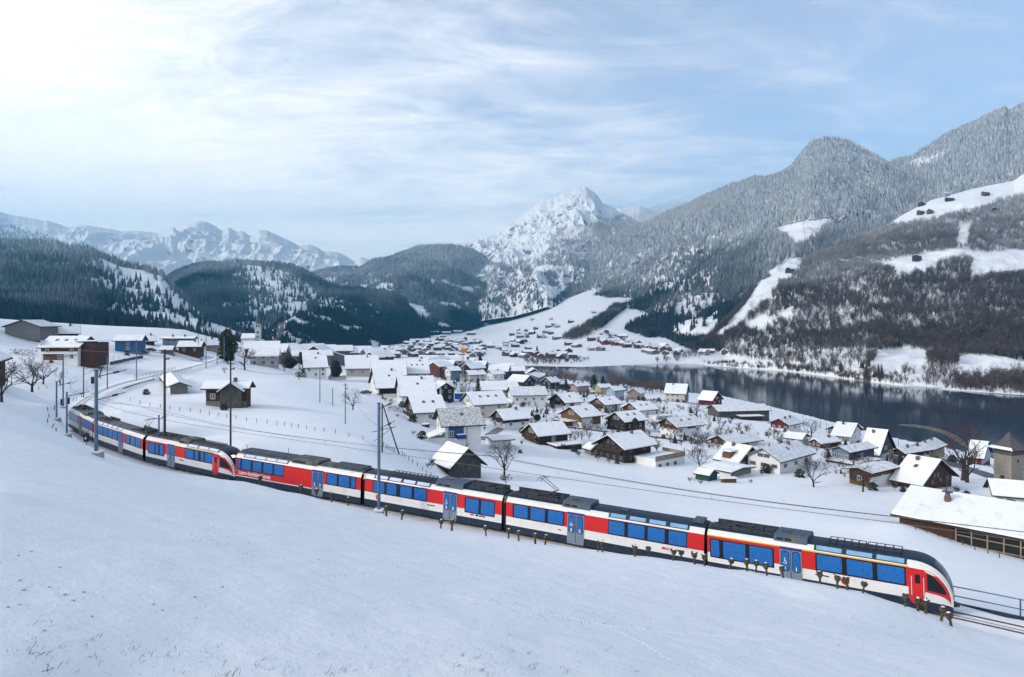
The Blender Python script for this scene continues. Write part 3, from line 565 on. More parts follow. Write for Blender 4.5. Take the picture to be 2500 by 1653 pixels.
# the big right-hand mountain
nm = lambda a, b, q: ~any_in(a, b, MEADOW+CLIFF)
gully = lambda a, b: ~inside(a, b, poly(2052, 470, 2062, 470, 2052, 530, 2042, 530))
nt_ += mk('right', 110000, (1310, 2520), 16, 27, 'right_mountain_forest', lambda a, b, q: nm(a, b, q) & gully(a, b) & (clump(q, .006, 9, -.06) | (b < 640-(a-1400)*.18) | (rng.random(len(a)) < .7)))
nt_ += mk('right', 52000, (1450, 2520), 12, 19, 'right_mountain_beeches', lambda a, b, q: nm(a, b, q) & gully(a, b) & (b > 560) & ~clump(q, .004, 9, .05), NGB)
nt_ += mk('upper', 40000, (2080, 2560), 16, 27, 'upper_mountain_forest', lambda a, b, q: ~any_in(a, b, [poly(2200, 400, 2290, 372, 2330, 372, 2290, 395, 2240, 412)]) | (rng.random(len(a)) < .12))
# hillside over the lake: beech wood with stands of spruce, meadows between
GAP = [poly(2340, 545, 2370, 545, 2360, 600, 2335, 604)]
SPR = [poly(1560, 790, 1690, 745, 1800, 745, 1750, 800, 1600, 830), poly(1900, 660, 1960, 640, 1960, 760, 1900, 790), poly(1810, 800, 1910, 800, 1900, 860, 1820, 870), poly(1960, 545, 2110, 500, 2150, 520, 2000, 620), poly(1700, 640, 1740, 640, 1740, 720, 1700, 760), poly(2400, 470, 2500, 430, 2520, 470, 2420, 490)]
nt_ += mk('near', 60000, (1700, 2560), 9, 18, 'lakeside_beech_wood', lambda a, b, q: nm(a, b, q) & (~any_in(a, b, GAP) | (rng.random(len(a)) < .2)) & (clump(q, .03, 3, -.16) | (rng.random(len(a)) < .65)) & (signed_lake(q[:, 0], q[:, 1]) > 2) & (q[:, 2] > 1), NGB, .9)
nt_ += mk('near', 26000, (1700, 2560), 8, 17, 'lakeside_spruces', lambda a, b, q: nm(a, b, q) & (any_in(a, b, SPR) | ((rng.random(len(a)) < .03) & ~any_in(a, b, GAP))) & (q[:, 2] > 4), NGP, .8)
nt_ += mk('near', 150000, (1700, 2560), 6, 13, 'lower_beech_wood', lambda a, b, q: nm(a, b, q) & (b > 780) & (q[:, 2] > .5) & (rng.random(len(a)) < np.clip((b-780)/60, 0, 1)), NGB, .9)
nt_ += mk('near', 20000, (1760, 2560), 7, 15, 'lower_spruces', lambda a, b, q: nm(a, b, q) & (b > 790) & (q[:, 2] > 1) & clump(q, .02, 13, .04), NGP, .8)
nt_ += mk('near', 260000, (1700, 2560), 3, 7, 'shore_brush', lambda a, b, q: (b > np.interp(a, [1700, 1920, 2100, 2330, 2500], [884, 890, 912, 930, 944])) & (q[:, 2] > .3), NGB, 1.3)
nt_ += mk('right', 16000, (1500, 1860), 9, 17, 'mountain_foot_spruces', lambda a, b, q: any_in(a, b, SPR), NGP, .9)
# woods that stand on the valley floor and the meadow hill
def ground_wood(name, pg, n, hmin, hmax, ng, slim=1.0, ylim=(400, 2600)):
    x0, x1 = pg[:, 0].min(), pg[:, 0].max(); y = 1/rng.uniform(1/ylim[1], 1/ylim[0], n*12); y = rng.uniform(ylim[0], ylim[1], n*12); k = (rng.uniform(x0, x1, n*12)-CX)/F
    th = np.arctan2(k*y, y+2.0); r = np.hypot(k*y, y+2.0); fi = np.clip(np.interp(r, rs, np.arange(len(rs))), 0, len(rs)-2); fj = np.clip(np.interp(th, ths, np.arange(len(ths))), 0, len(ths)-2)
    i = fi.astype(int); j = fj.astype(int); a = fi-i; b = fj-j
    z = (GZZ[i, j]*(1-b)+GZZ[i, j+1]*b)*(1-a)+(GZZ[i+1, j]*(1-b)+GZZ[i+1, j+1]*b)*a
    q = np.stack([k*y, y, z-.4], -1); px = CX+F*k; py = HY+F*(CZ-z)/y; m = inside(px, py, pg) & (z > .6); q = q[m][:n]
    if len(q): forest(name, q, rng.uniform(hmin, hmax, len(q)), ng, slim=slim)
ground_wood('diagonal_wood', poly(1372, 830, 1400, 812, 1440, 790, 1480, 765, 1500, 745, 1530, 752, 1500, 775, 1470, 800, 1440, 820, 1400, 832), 900, 10, 18, NGB)
ground_wood('diagonal_spruces', poly(1440, 800, 1480, 768, 1505, 748, 1530, 752, 1500, 775, 1470, 800), 500, 12, 19, NGP)
ground_wood('meadow_edge_spruces', poly(1525, 805, 1555, 785, 1600, 768, 1640, 758, 1700, 740, 1760, 780, 1800, 850, 1760, 862, 1700, 856, 1668, 848, 1640, 832, 1610, 822, 1585, 826, 1550, 815), 3500, 12, 20, NGP)
ground_wood('meadow_edge_beeches', poly(1525, 805, 1555, 785, 1600, 768, 1640, 758, 1700, 740, 1760, 780, 1800, 850, 1760, 862, 1700, 856, 1668, 848, 1640, 832, 1610, 822, 1585, 826, 1550, 815), 1500, 10, 17, NGB)
ground_wood('shore_shrubs', poly(1280, 882, 1330, 868, 1400, 872, 1440, 880, 1400, 890, 1290, 892), 260, 4, 9, NGB, 1.3)
ground_wood('bay_thicket', poly(1600, 880, 1640, 868, 1700, 858, 1740, 855, 1740, 866, 1690, 876, 1640, 886, 1605, 888), 420, 5, 10, NGB, 1.3)
ground_wood('near_shore_trees', poly(1480, 960, 1500, 925, 1640, 935, 1660, 965, 1560, 962), 60, 7, 13, NGB, 1.0, (300, 700))
ground_wood('garden_thicket', poly(1000, 905, 1300, 925, 1450, 950, 1620, 985, 1900, 1060, 2300, 1130, 2200, 1190, 1900, 1140, 1640, 1110, 1400, 1080, 1230, 1050, 1080, 1010), 750, 1.5, 4.5, NGB, 1.4, (160, 620))
ground_wood('garden_evergreens', poly(1000, 905, 1300, 925, 1450, 950, 1620, 985, 1900, 1060, 2300, 1130, 2200, 1185, 1900, 1135, 1640, 1105, 1400, 1075, 1230, 1045, 1080, 1008), 170, 1.2, 4, NGP, 1.6, (160, 620))
ground_wood('lake_bank_trees', poly(1300, 920, 1450, 915, 1480, 932, 1640, 950, 1640, 962, 1440, 946, 1300, 932), 90, 6, 12, NGB, 1.0, (300, 900))
mst = bmesh.new()
for (a, b, c, sx, sz, t) in [(1590, 530, 2350, 230, 34, .35), (1680, 508, 2300, 190, 30, .32), (1480, 560, 2500, 200, 30, .1)]:
    m4 = Matrix.Translation(P(a, b, c)) @ Matrix.Rotation(-t, 4, 'Y') @ Matrix.Diagonal((sx, 120, sz, 1)); bmesh.ops.create_icosphere(mst, subdivisions=3, radius=1, matrix=m4)
me = bpy.data.meshes.new('mist_bank'); mst.to_mesh(me); mst.free(); mo = link_mesh('mist_bank', me); tag(mo, kind='stuff'); mm = bpy.data.materials.new('mist_air'); mm.use_nodes = True; mm.node_tree.nodes.remove(mm.node_tree.nodes['Principled BSDF']); p3 = mm.node_tree.nodes.new('ShaderNodeVolumePrincipled'); p3.inputs['Density'].default_value = .0022; p3.inputs['Color'].default_value = (.97, .98, 1, 1); mm.node_tree.links.new(p3.outputs[0], mm.node_tree.nodes['Material Output'].inputs['Volume']); me.materials.append(mm)
print('forest instances', nt_)
# ------------------------------------------------------------ air
hz = MB().box(-6500, 6500, -300, 8200, -14, 1300).build('haze'); tag(hz, kind='stuff')
hm = bpy.data.materials.new('haze_air'); hm.use_nodes = True; nt_h = hm.node_tree; nt_h.nodes.remove(nt_h.nodes['Principled BSDF'])
pv = nt_h.nodes.new('ShaderNodeVolumePrincipled'); pv.inputs['Density'].default_value = HAZE_D = 1.3e-4; pv.inputs['Color'].default_value = (.10, .56, 1.0, 1); pv.inputs['Anisotropy'].default_value = .45
nt_h.links.new(pv.outputs[0], nt_h.nodes['Material Output'].inputs['Volume']); hz.data.materials.append(hm)
hz.display_type = 'WIRE'
# ------------------------------------------------------------ railway
RAIL = mat('rail_steel', (.10, .085, .075), .6, .2, 5); SLP = mat('snowy_sleeper', (.40, .40, .42), .9, .3, 2.0, col2=(.08, .07, .06), thr=(.35, .6))
CONC = mat('concrete', (.36, .36, .35), .9, .12, 2, .2); DMET = mat('dark_metal', (.05, .055, .065), .5, .15, 6); GALV = mat('galvanised_mast', (.10, .17, .25), .5, .12, 2, metallic=.1)
WPOLE = mat('weathered_pole', (.09, .085, .055), .9, .25, 4, col2=(.03, .03, .02), stretch=(6, 6, .8)); WIRE = mat('wire', (.06, .06, .065), .5, .05, 1)
def sweep(pts, prof):
    """profile of (side, up) points carried along a list of positions"""
    n = len(prof); V = []; Fc = []
    for i, p in enumerate(pts):
        a = pts[max(i-1, 0)]; b = pts[min(i+1, len(pts)-1)]; d = Vector(b)-Vector(a); d.z = 0; d.normalize(); s_ = Vector((d.y, -d.x, 0))
        V += [tuple(Vector(p)+s_*q[0]+Vector((0, 0, q[1]))) for q in prof]
    for i in range(len(pts)-1):
        for k in range(n): Fc.append((i*n+k, i*n+(k+1) % n, (i+1)*n+(k+1) % n, (i+1)*n+k))
    Fc += [tuple(range(n))[::-1], tuple(range((len(pts)-1)*n, len(pts)*n))]
    return V, Fc
def offs(s0, s1, step, off, dz=0.0):
    o = []
    for s in np.arange(s0, s1, step):
        p, d = track_at(s); h = Vector((d.x, d.y, 0)).normalized(); o.append(p+Vector((h.y, -h.x, 0))*off+Vector((0, 0, dz)))
    return o
SL = float(TS[-1])
trk = empty('railway_track', (0, 0, 0), label='single snow covered railway track curving behind and under the train', cat='track')
for sd_ in (-1, 1):
    V, Fc = sweep(offs(0, SL, 1.5, sd_*.53), [(-.035, -.16), (.035, -.16), (.035, 0), (-.035, 0)]); from_np('rail', V, Fc, RAIL, trk)
V, Fc = sweep(offs(0, SL, 1.5, 0), [(-.04, -.22), (.04, -.22), (.04, -.06), (-.04, -.06)]); from_np('rack_rail', V, Fc, RAIL, trk)
# ---- train materials
TWHITE = mat('train_white', (.72, .71, .68), .4, .03, .8, spec=.5, col2=(.60, .59, .56), thr=(.3, .5)); TRED = mat('train_red', (.60, .012, .012), .35, .05, 1, spec=.5)
TNAVY = mat('train_navy', (.011, .027, .052), .5, .12, 1.5, spec=.4); TGREY = mat('door_grey', (.18, .23, .29), .4, .06, 2, spec=.5); TYEL = mat('train_yellow', (.75, .48, .03), .45, .05, 1)
TBLK = mat('window_surround', (.006, .007, .012), .25, .1, 1, spec=.5); TDOORB = mat('door_blue', (.02, .03, .28), .4, .05, 1)
TROOF = mat('roof_gear', (.05, .06, .07), .7, .3, 3, .3, col2=(.012, .015, .02)); TAC = mat('air_conditioner', (.05, .085, .125), .55, .25, 1.6, col2=(.13, .11, .07), thr=(.25, .5)); TDUST = mat('dusty_roof', (.14, .14, .14), .8, .2, 1.5, .2, col2=(.05, .055, .06))
LETW = mat('white_lettering', (.8, .8, .8), .5, .02, 1); LETB = mat('dark_lettering', (.03, .03, .04), .5, .02, 1)
HLAMP = mat('headlamp_glow', (.9, .8, .5), .3, .02, 1, emit=(1, .78, .38, 3.0))
def glassmat(name, a, b_, sp=.14):
    m = mat(name, a, .08, .3, 3.0, .0, col2=b_, spec=.6, thr=(.34, .44), det=8.0, stretch=(1.8, 1, 2.6)); return m  # dark noise marks in the glass colour stand in for reflections
TGLS = glassmat('train_glass', (.010, .125, .40), (.003, .035, .13)); TSKY = mat('roof_glass', (.22, .42, .62), .1, .12, 1.0, spec=.6)
TPALE = mat('roof_glass_pale', (.62, .66, .80), .15, .05, 1.0, spec=.5)
PROF = [(1.18, .28), (1.30, .42), (1.335, .95), (1.335, 1.67), (1.325, 2.93), (1.22, 3.14), (1.02, 3.34), (.72, 3.47), (.35, 3.53)]
NAR = {}
def car_frame(c0, c1, side_off=1.335):
    """column range in the photograph to a straight body between two points of the rail line"""
    def s_of(col):
        best = None
        S = np.arange(0, 190, .1); pts = [track_at(s) for s in S]
        return S, pts
    return None
_S = np.arange(0, 190, .1); _side = []
for s in _S:
    p, d = track_at(s); h = Vector((d.x, d.y, 0)).normalized(); q = p+Vector((h.y, -h.x, 0))*-1.335
    q2 = p+Vector((h.y, -h.x, 0))*1.335
    _side.append(q if q.length_squared < q2.length_squared else q2)
_cols = np.array([CX+F*q.x/q.y for q in _side])
def s_at_col(c, s_lo=0, s_hi=190):
    m = (_S >= s_lo) & (_S <= s_hi); i = np.argmin(np.abs(_cols[m]-c)); return float(_S[m][i])
# the train runs to the right: local x points to the front (towards smaller s)
class Car:
    def __init__(s, sf, sr, label, name='train_carriage'):
        s.sf, s.sr = sf, sr; pf, _ = track_at(sf+2.2); pr, _ = track_at(sr-2.2)
        d = (pf-pr); s.len = (d.length)+4.4-.0; u = d.normalized(); rear = pr-u*2.2
        s.o = empty(name, rear, label=label, cat='train carriage', group='coupled carriages of the red and white train')
        s.o.rotation_euler = (0, -math.asin(u.z), math.atan2(u.y, u.x)); s.o.rotation_mode = 'XYZ'
        s.u = Vector((u.x, u.y, 0)).normalized(); s.rear = rear
        s.n = Vector((s.u.y, -s.u.x, 0))           # local -y side looks towards the camera
        s.L = s.len
    def x(s, col):
        k = (col-CX)/F; A = s.rear+s.n*1.335
        # line A+u t with X = k Y
        return (k*A.y-A.x)/(s.u.x-k*s.u.y)
    def P(s, mb, name, m, parent=None, **k): return mb.build(name, m, parent or s.o, **k)
def strip(mb, x0, x1, i0, i1, off=0.0, sides=(1, -1)):
    for sd_ in sides:
        pr = [(sd_*(PROF[i][0]+off), PROF[i][1]) for i in range(i0, i1+1)]
        V = [(x0, a, b) for a, b in pr]+[(x1, a, b) for a, b in pr]; n = len(pr)
        mb.add(V, [((i, i+1, i+1+n, i+n) if sd_ > 0 else (i, i+n, i+1+n, i+1)) for i in range(n-1)])
def body(c, x0, x1, red_full=None, roofm=None, white_roof=False):
    L_ = x1-x0
    m = MB(); full = [(-q[0], q[1]) for q in PROF]+[(q[0], q[1]) for q in PROF[::-1]]; n = len(full)
    V = [(x0, a, b) for a, b in full]+[(x1, a, b) for a, b in full]; cl = {0: 0, 1: 0, 2: 1, 3: 2, 4: 1, 5: 1}
    m.v = V
    for k in range(n):
        kk = min(k, n-2-k) if k < n-1 else 0
        if 6 <= kk: continue
        m.f.append((k, k+n, (k+1) % n+n, (k+1) % n)); m.mi.append(cl.get(kk, 0))
    m.f += [tuple(range(n)), tuple(range(n, 2*n))[::-1]]; m.mi += [3, 3]
    c.P(m, 'body', [TNAVY, TWHITE, TRED, TBLK])
    m = MB(); pr = [(-1.03, 3.335), (-.72, 3.475), (-.35, 3.535), (.35, 3.535), (.72, 3.475), (1.03, 3.335)]; m.prism(pr, x0, x1, 'x'); c.P(m, 'roof', roofm or TNAVY)
def wall_y(z): return 1.335 if z < 1.67 else 1.335-.01*(z-1.67)/1.26
def rect(c, name, x0, x1, z0, z1, m, off, parent=None, both=False, thick=.02, bev=0.05):
    mb = MB()
    for sd_ in ((-1, 1) if both else (-1,)):
        y = (wall_y((z0+z1)/2)+off)*sd_; yi = y-sd_*thick
        b_ = min(bev, (x1-x0)*.3); o_ = [(x0+b_, z0), (x1-b_, z0), (x1, z0+b_), (x1, z1-b_), (x1-b_, z1), (x0+b_, z1), (x0, z1-b_), (x0, z0+b_)]
        n = len(o_); V = [(a, y, b) for a, b in o_]+[(a, yi, b) for a, b in o_]
        Fc = [tuple(range(n)) if sd_ < 0 else tuple(range(n))[::-1]]+[((i, i+n, (i+1) % n+n, (i+1) % n) if sd_ < 0 else (i, (i+1) % n, (i+1) % n+n, i+n)) for i in range(n)]
        mb.add(V, Fc)
    return c.P(mb, name, m, parent)
def windows(c, f0, f1, panes, z0=1.78, z1=2.82, glass=None):
    fr = rect(c, 'window_frame', c.x(f0), c.x(f1), z0-.10, z1+.08, TBLK, .012)
    for a, b in panes: rect(c, 'pane', c.x(a), c.x(b), z0, z1, glass or TGLS, .022, fr, thick=.015)
def door(c, a, b, sym=None, big='2'):
    x0, x1 = c.x(a), c.x(b); d = rect(c, 'door', x0, x1, .42, 2.98, TGREY, .03, bev=.02)
    rect(c, 'door_header', x0, x1, 2.80, 2.97, TDOORB, .042, d, bev=.01); xm = (x0+x1)/2
    rect(c, 'door_gap', xm-.02, xm+.02, .45, 2.79, TBLK, .036, d, bev=.005)
    rect(c, 'step', x0+.02, x1-.02, .36, .52, TGREY, .08, d, bev=.01)
    for s_ in (-1, 1):
        q0, q1 = (x0+.13, xm-.13) if s_ < 0 else (xm+.13, x1-.13)
        rect(c, 'door_glass_surround', q0-.04, q1+.04, 1.28, 2.74, TBLK, .040, d, bev=.12)
        rect(c, 'pane', q0, q1, 1.33, 2.69, TGLS, .048, d, thick=.01, bev=.10)
        text(c, big, (q0+q1)/2, 1.40, .36, LETW, .062, 'number', parent=d, centre=True)
        if sym and s_ < 0: sym_icon(c, (q0+q1)/2, 1.98, sym, d)
def text(c, body_, x, z, size, m, off, name='lettering', parent=None, centre=False, stretch=1.0):
    fc = bpy.data.curves.new(name, 'FONT'); fc.body = body_; fc.size = size; fc.extrude = .003; fc.offset = .012; fc.resolution_u = 2
    if centre: fc.align_x = 'CENTER'
    dg = bpy.data.objects.new('tmp', fc); me = bpy.data.meshes.new_from_object(dg); bpy.data.objects.remove(dg)
    me.transform(Matrix.Translation((x, -(wall_y(z)+off), z)) @ Matrix.Rotation(R(90), 4, 'X') @ Matrix.Diagonal((stretch, 1, 1, 1)))
    me.materials.clear(); return link_mesh(name, me, m, parent or c.o)
def disc2(mb, x, z, r0, r1, y, n=14, a0=0, a1=2*PI):
    V = []; 
    for i in range(n+1):
        a = a0+(a1-a0)*i/n; V += [(x+r0*math.cos(a), y, z+r0*math.sin(a)), (x+r1*math.cos(a), y, z+r1*math.sin(a))]
    return mb.add(V, [(2*i, 2*i+1, 2*i+3, 2*i+2) for i in range(n)])
def sym_icon(c, x, z, kind, parent):
    mb = MB(); y = -(1.335+.064)
    if kind == 'wheelchair':
        disc2(mb, x-.01, z-.08, .085, .115, y, a0=R(-200), a1=R(60)); disc2(mb, x-.02, z+.20, 0, .045, y)
        mb.box(x-.04, x, y-.002, y, z-.04, z+.14); mb.box(x-.04, x+.09, y-.002, y, z-.04, z-.005); mb.box(x+.07, x+.105, y-.002, y, z-.15, z-.01); mb.box(x-.04, x+.07, y-.002, y, z+.05, z+.08)
    else:
        for k in (-1, 1): disc2(mb, x+k*.09, z-.06, .05, .075, y)
        mb.box(x-.09, x+.09, y-.002, y, z-.01, z+.015); mb.box(x-.02, x+.01, y-.002, y, z-.06, z+.08); mb.box(x-.12, x-.04, y-.002, y, z+.08, z+.10); mb.box(x+.03, x+.11, y-.002, y, z+.08, z+.10)
        for k in (-1, 1): mb.add([(x+k*.12, y, z+.2), (x, y, z+.12), (x+k*.1, y, z+.15)], [(0, 1, 2), (0, 2, 1)])
    c.P(mb, 'door_symbol', LETW, parent)
def skylights(c, ranges, m=TSKY, lo=3.0):
    """slanted upper windows let into the roof shoulder"""
    x0, x1 = c.x(ranges[0][0])-.15, c.x(ranges[-1][1])+.15
    def slab(mb, a, b, t0, t1, off):
        for sd_ in (-1,):
            p0 = Vector((0, 1.27, 3.045)); p1 = Vector((0, .98, 3.365)); n_ = Vector((0, .74, .67)).normalized()
            q0 = p0.lerp(p1, t0)+n_*off; q1 = p0.lerp(p1, t1)+n_*off; r0 = q0-n_*.03; r1 = q1-n_*.03
            V = [(x, sd_*q.y, q.z) for q in (q0, q1, r1, r0) for x in (a, b)]
            mb.add(V, [(0, 1, 3, 2) if sd_ < 0 else (0, 2, 3, 1), (2, 3, 5, 4), (6, 7, 1, 0), (0, 2, 4, 6), (1, 7, 5, 3)])
    mb = MB(); slab(mb, x0, x1, .02, 1.1, .035); fr = c.P(mb, 'roof_window_frame', TNAVY)
    for a, b in ranges: mb = MB(); slab(mb, c.x(a), c.x(b), .14, .88, .05); c.P(mb, 'roof_window', m, fr)
def gear(c, x0, x1, w=.72, h=.24, n=9, seed=1, m=None):
    """open roof trough with pipes, boxes and cable trays"""
    r_ = random.Random(seed); mb = MB(); mb.box(x0, x1, -w, w, 3.44, 3.50+.02); mb.box(x0, x1, -w-.03, -w, 3.42, 3.52+h*.6); mb.box(x0, x1, w, w+.03, 3.42, 3.52+h)
    x = x0+.1
    while x < x1-.3:
        l_ = r_.uniform(.25, 1.0); y = r_.uniform(-w+.05, w-.5); mb.box(x, min(x+l_, x1-.05), y, y+r_.uniform(.25, .6), 3.53, 3.53+r_.uniform(.06, h))
        if r_.random() < .6: y = r_.uniform(-w+.1, w-.1); mb.tube((x, y, 3.62), (min(x+l_*1.4, x1-.05), y+r_.uniform(-.1, .1), 3.60+r_.uniform(0, .1)), .035, n=5)
        x += l_*r_.uniform(.5, 1.0)
    c.P(mb, 'roof_equipment', m or TROOF)
def aircon(c, a, b, m=None):
    x0, x1 = c.x(a), c.x(b); mb = MB(); prof = [(-1.12, 3.26), (-1.02, 3.60), (-.85, 3.76), (.85, 3.76), (1.02, 3.60), (1.12, 3.26)]
    mb.prism(prof, x0, x1, 'x'); o = c.P(mb, 'air_conditioner', m or TAC)
    mb = MB(); xf = x0+(x1-x0)*.3; V = [(xf+.36*math.cos(t*PI/8), .36*math.sin(t*PI/8)*.9, 3.775) for t in range(16)]; mb.add(V, [tuple(range(16))])
    mb.tube((xf, 0, 3.74), (xf, 0, 3.80), .30, .30, 14); c.P(mb, 'fan', TBLK, o)
    mb = MB()
    for k in range(3):
        xa = x0+(x1-x0)*(.45+.18*k); mb.box(xa, xa+.03, -.84, .84, 3.762, 3.775)
    for k in range(2): mb.add([(x0+(x1-x0)*(.08+.25*k)+i, -(1.08-.0)+.03*j-.03, 3.36+.17*j) for i, j in ((0, 0), ((x1-x0)*.2, 0), ((x1-x0)*.2, 1), (0, 1))], [(0, 1, 2, 3)])
    c.P(mb, 'grille', TBLK, o)
def ladder(c, a, b):
    x0, x1 = c.x(a), c.x(b); mb = MB(); n = max(4, int((x1-x0)/.42))
    for k in range(n+1): x = x0+(x1-x0)*k/n; mb.box(x-.03, x+.03, -.82, .5, 3.60, 3.66)
    for y in (-.82, -.25, .5): mb.box(x0, x1, y-.03, y+.03, 3.66, 3.70)
    mb.box(x0, x1, -1.0, -.97, 3.38, 3.42)
    for k in range(0, n+1, 2): x = x0+(x1-x0)*k/n; mb.add([(x-.02, -.98, 3.40), (x+.02, -.98, 3.40), (x+.02, -.82, 3.66), (x-.02, -.82, 3.66)], [(0, 1, 2, 3), (3, 2, 1, 0)])
    c.P(mb, 'roof_grid', DMET)
def bogies(c):
    for xb in (2.4, c.L-2.4):
        mb = MB(); mb.box(xb-1.3, xb+1.3, -.95, .95, .30, .55)
        for dx in (-.85, .85):
            for y in (-.62, .50): mb.tube((xb+dx, y, .36), (xb+dx, y+.12, .36), .36, .36, 14)
        c.P(mb, 'bogie', DMET)
def bellows(c, x):
    mb = MB()
    for k in range(6): a = x+.08*k; s_ = 1.0 if k % 2 else .94; mb.prism([(y*.93*s_, z) for y, z in [(-1.18, .45), (-1.3, 2.8), (-1.05, 3.3), (-.7, 3.42), (.7, 3.42), (1.05, 3.3), (1.3, 2.8), (1.18, .45)]], a, a+.09, 'x')
    c.P(mb, 'gangway_bellows', TBLK)
def nose(c, x0, x1, lamps=False):
    """rounded driving end from x0 to the tip x1"""
    L_ = x1-x0; nu = 22; rings = []; full = [(-q[0], q[1]) for q in PROF]+[(0, 3.55)]+[(q[0], q[1]) for q in PROF[::-1]]
    for i in range(nu+1):
        t = i/nu; x = x0+L_*(1-(1-t)**1.6) if False else x0+L_*math.sin(t*PI/2)
        tt = (x-x0)/L_
        top = .95+2.6*math.sqrt(max(0.0, 1-tt**2.6)); wd = 1-.46*tt**3.2; bot = .28+.12*tt**6
        ring = []
        for y, z in full:
            k = (z-.28)/3.27; ring.append((x, y*wd, bot+(top-bot)*k))
        rings.append(ring)
    n = len(full); shell = {'skirt': (MB(), TNAVY), 'far_skirt': (MB(), TNAVY), 'nose_shell': (MB(), TWHITE), 'windscreen': (MB(), TBLK), 'roof': (MB(), TNAVY), 'red_nose_trim': (MB(), TRED)}
    for i in range(nu):
        for k in range(n-1):
            q = [rings[i][k], rings[i][k+1], rings[i+1][k+1], rings[i+1][k]]; t = (i+.5)/nu; y = abs(sum(p[1] for p in q)/4); z = sum(p[2] for p in q)/4
            kk = min(k, n-2-k)                 # 0 skirt .. roof
            if kk <= 1: key = ('skirt' if k < n/2 else 'far_skirt') if t < .9 else 'red_nose_trim'
            elif kk >= 6: key = 'windscreen' if t > .42 else 'roof'
            elif kk == 2 and t > .97: key = 'red_nose_trim'
            elif kk == 2 or kk >= 4: key = 'nose_shell'
            else: key = 'nose_shell'
            shell[key][0].add(q, [(0, 3, 2, 1)])
    tipc = [sum(p[a] for p in rings[-1])/n for a in range(3)]
    for k in range(n-1): kk = min(k, n-2-k); shell['red_nose_trim' if kk <= 2 else ('nose_shell' if kk < 5 else 'windscreen')][0].add([rings[-1][k], rings[-1][k+1], tuple(tipc)], [(0, 1, 2)])
    for nm_, (mb, m) in shell.items(): c.P(mb, nm_.replace('far_', ''), m, smooth=True)
    def skin(name, outline, m, off=.018, parent=None):
        """patch laid on the side of the nose: outline of (x,z)"""
        mb = MB(); sd_ = -1; V = []
        xs = sorted(set([o[0] for o in outline]+list(np.linspace(outline[0][0], outline[-1][0], 14))))
        for x in xs:
            lo = np.interp(x, [o[0] for o in outline], [o[1] for o in outline]); hi = np.interp(x, [o[0] for o in outline], [o[2] for o in outline])
            for q in range(5):
                z = lo+(hi-lo)*q/4; tt = min(1, max(0, (x-x0)/L_)); wd = 1-.46*tt**3.2; top = .95+2.6*math.sqrt(max(0, 1-tt**2.6)); k = min(1, max(0, (z-.28)/(top-.28))); zz_ = .28+3.27*k
                yy = np.interp(zz_, [q_[1] for q_ in PROF], [q_[0] for q_ in PROF]); V.append((x, sd_*(yy*wd+off), z))
        mb.add(V, [(a*5+q, a*5+q+5, a*5+q+6, a*5+q+1) for a in range(len(xs)-1) for q in range(4)])
        return c.P(mb, name, m, parent)
    z0_ = 1.67
    # red field round the cab door and the side window, then glass
    T = lambda t: x0+L_*t
    skin('red_side_field', [(T(-.005), .99, 2.93), (T(.04), .80, 2.93), (T(.10), .66, 2.92), (T(.2), .60, 2.91), (T(.28), .68, 2.90), (T(.36), 1.15, 2.89), (T(.385), 1.50, 2.88), (T(.5), 1.46, 2.82), (T(.6), 1.42, 2.68), (T(.7), 1.36, 2.48), (T(.8), 1.26, 2.16), (T(.87), 1.12, 1.86), (T(.92), .98, 1.52), (T(.95), .80, 1.18)], TRED, .016)
    d = skin('cab_door', [(T(.08), .80, 2.80), (T(.33), .80, 2.80)], TRED, .030)
    skin('pane', [(T(.15), 1.98, 2.56), (T(.27), 1.98, 2.56)], TBLK, .045, d)
    for k in (.06, .345): skin('handrail', [(T(k), 1.2, 2.4), (T(k+.016), 1.2, 2.4)], TWHITE, .05)
    skin('cab_side_window', [(T(.43), 1.62, 2.72), (T(.52), 1.60, 2.64), (T(.62), 1.56, 2.44), (T(.72), 1.51, 2.16), (T(.80), 1.46, 1.86), (T(.85), 1.42, 1.58)], TBLK, .032)
    mb = MB(); mb.box(x0+L_*.90, x1+.12, -.12, .12, .45, .75); mb.box(x1-.15, x1+.30, -.2, .2, .52, .68); c.P(mb, 'coupler', DMET)
    for y in ((-.42, .42) if lamps else ()):
        mb = MB(); zt = .95+2.6*math.sqrt(max(0, 1-.80**2.6)); mb.box(x0+L_*.74, x0+L_*.83, y-.14, y+.14, zt-.05, zt+.14); c.P(mb, 'headlamp', HLAMP)
    return shell
def panto(c, col, dirn=1):
    x = c.x(col); mb = MB(); zb, zt = 3.62, 5.15; mb.box(x-.7, x+.7, -.45, .45, 3.58, 3.66)
    for y in (-.4, .4): mb.tube((x-dirn*.5, y*.6, zb), (x+dirn*1.1, y*.35, 4.25), .045, .035, 6)
    for y in (-.2, .2): mb.tube((x+dirn*1.1, y, 4.25), (x-dirn*.35, y*1.5, zt), .03, .025, 5)
    for dx in (-.18, .18): mb.tube((x-dirn*.35+dx, -.62, zt+.05), (x-dirn*.35+dx, .62, zt+.05), .028, n=5); mb.tube((x-dirn*.35+dx, -.62, zt+.05), (x-dirn*.35+dx, -.85, zt-.14), .025, n=4); mb.tube((x-dirn*.35+dx, .62, zt+.05), (x-dirn*.35+dx, .85, zt-.14), .025, n=4)
    mb.tube((x-dirn*.53, -.3, zt+.02), (x-dirn*.17, -.3, zt+.02), .02, n=4); mb.tube((x-dirn*.53, .3, zt+.02), (x-dirn*.17, .3, zt+.02), .02, n=4)
    c.P(mb, 'pantograph', DMET)
def yellow(c, x0, x1): rect(c, 'first_class_stripe', x0, x1, 2.925, 3.0, TYEL, .004, bev=.0)
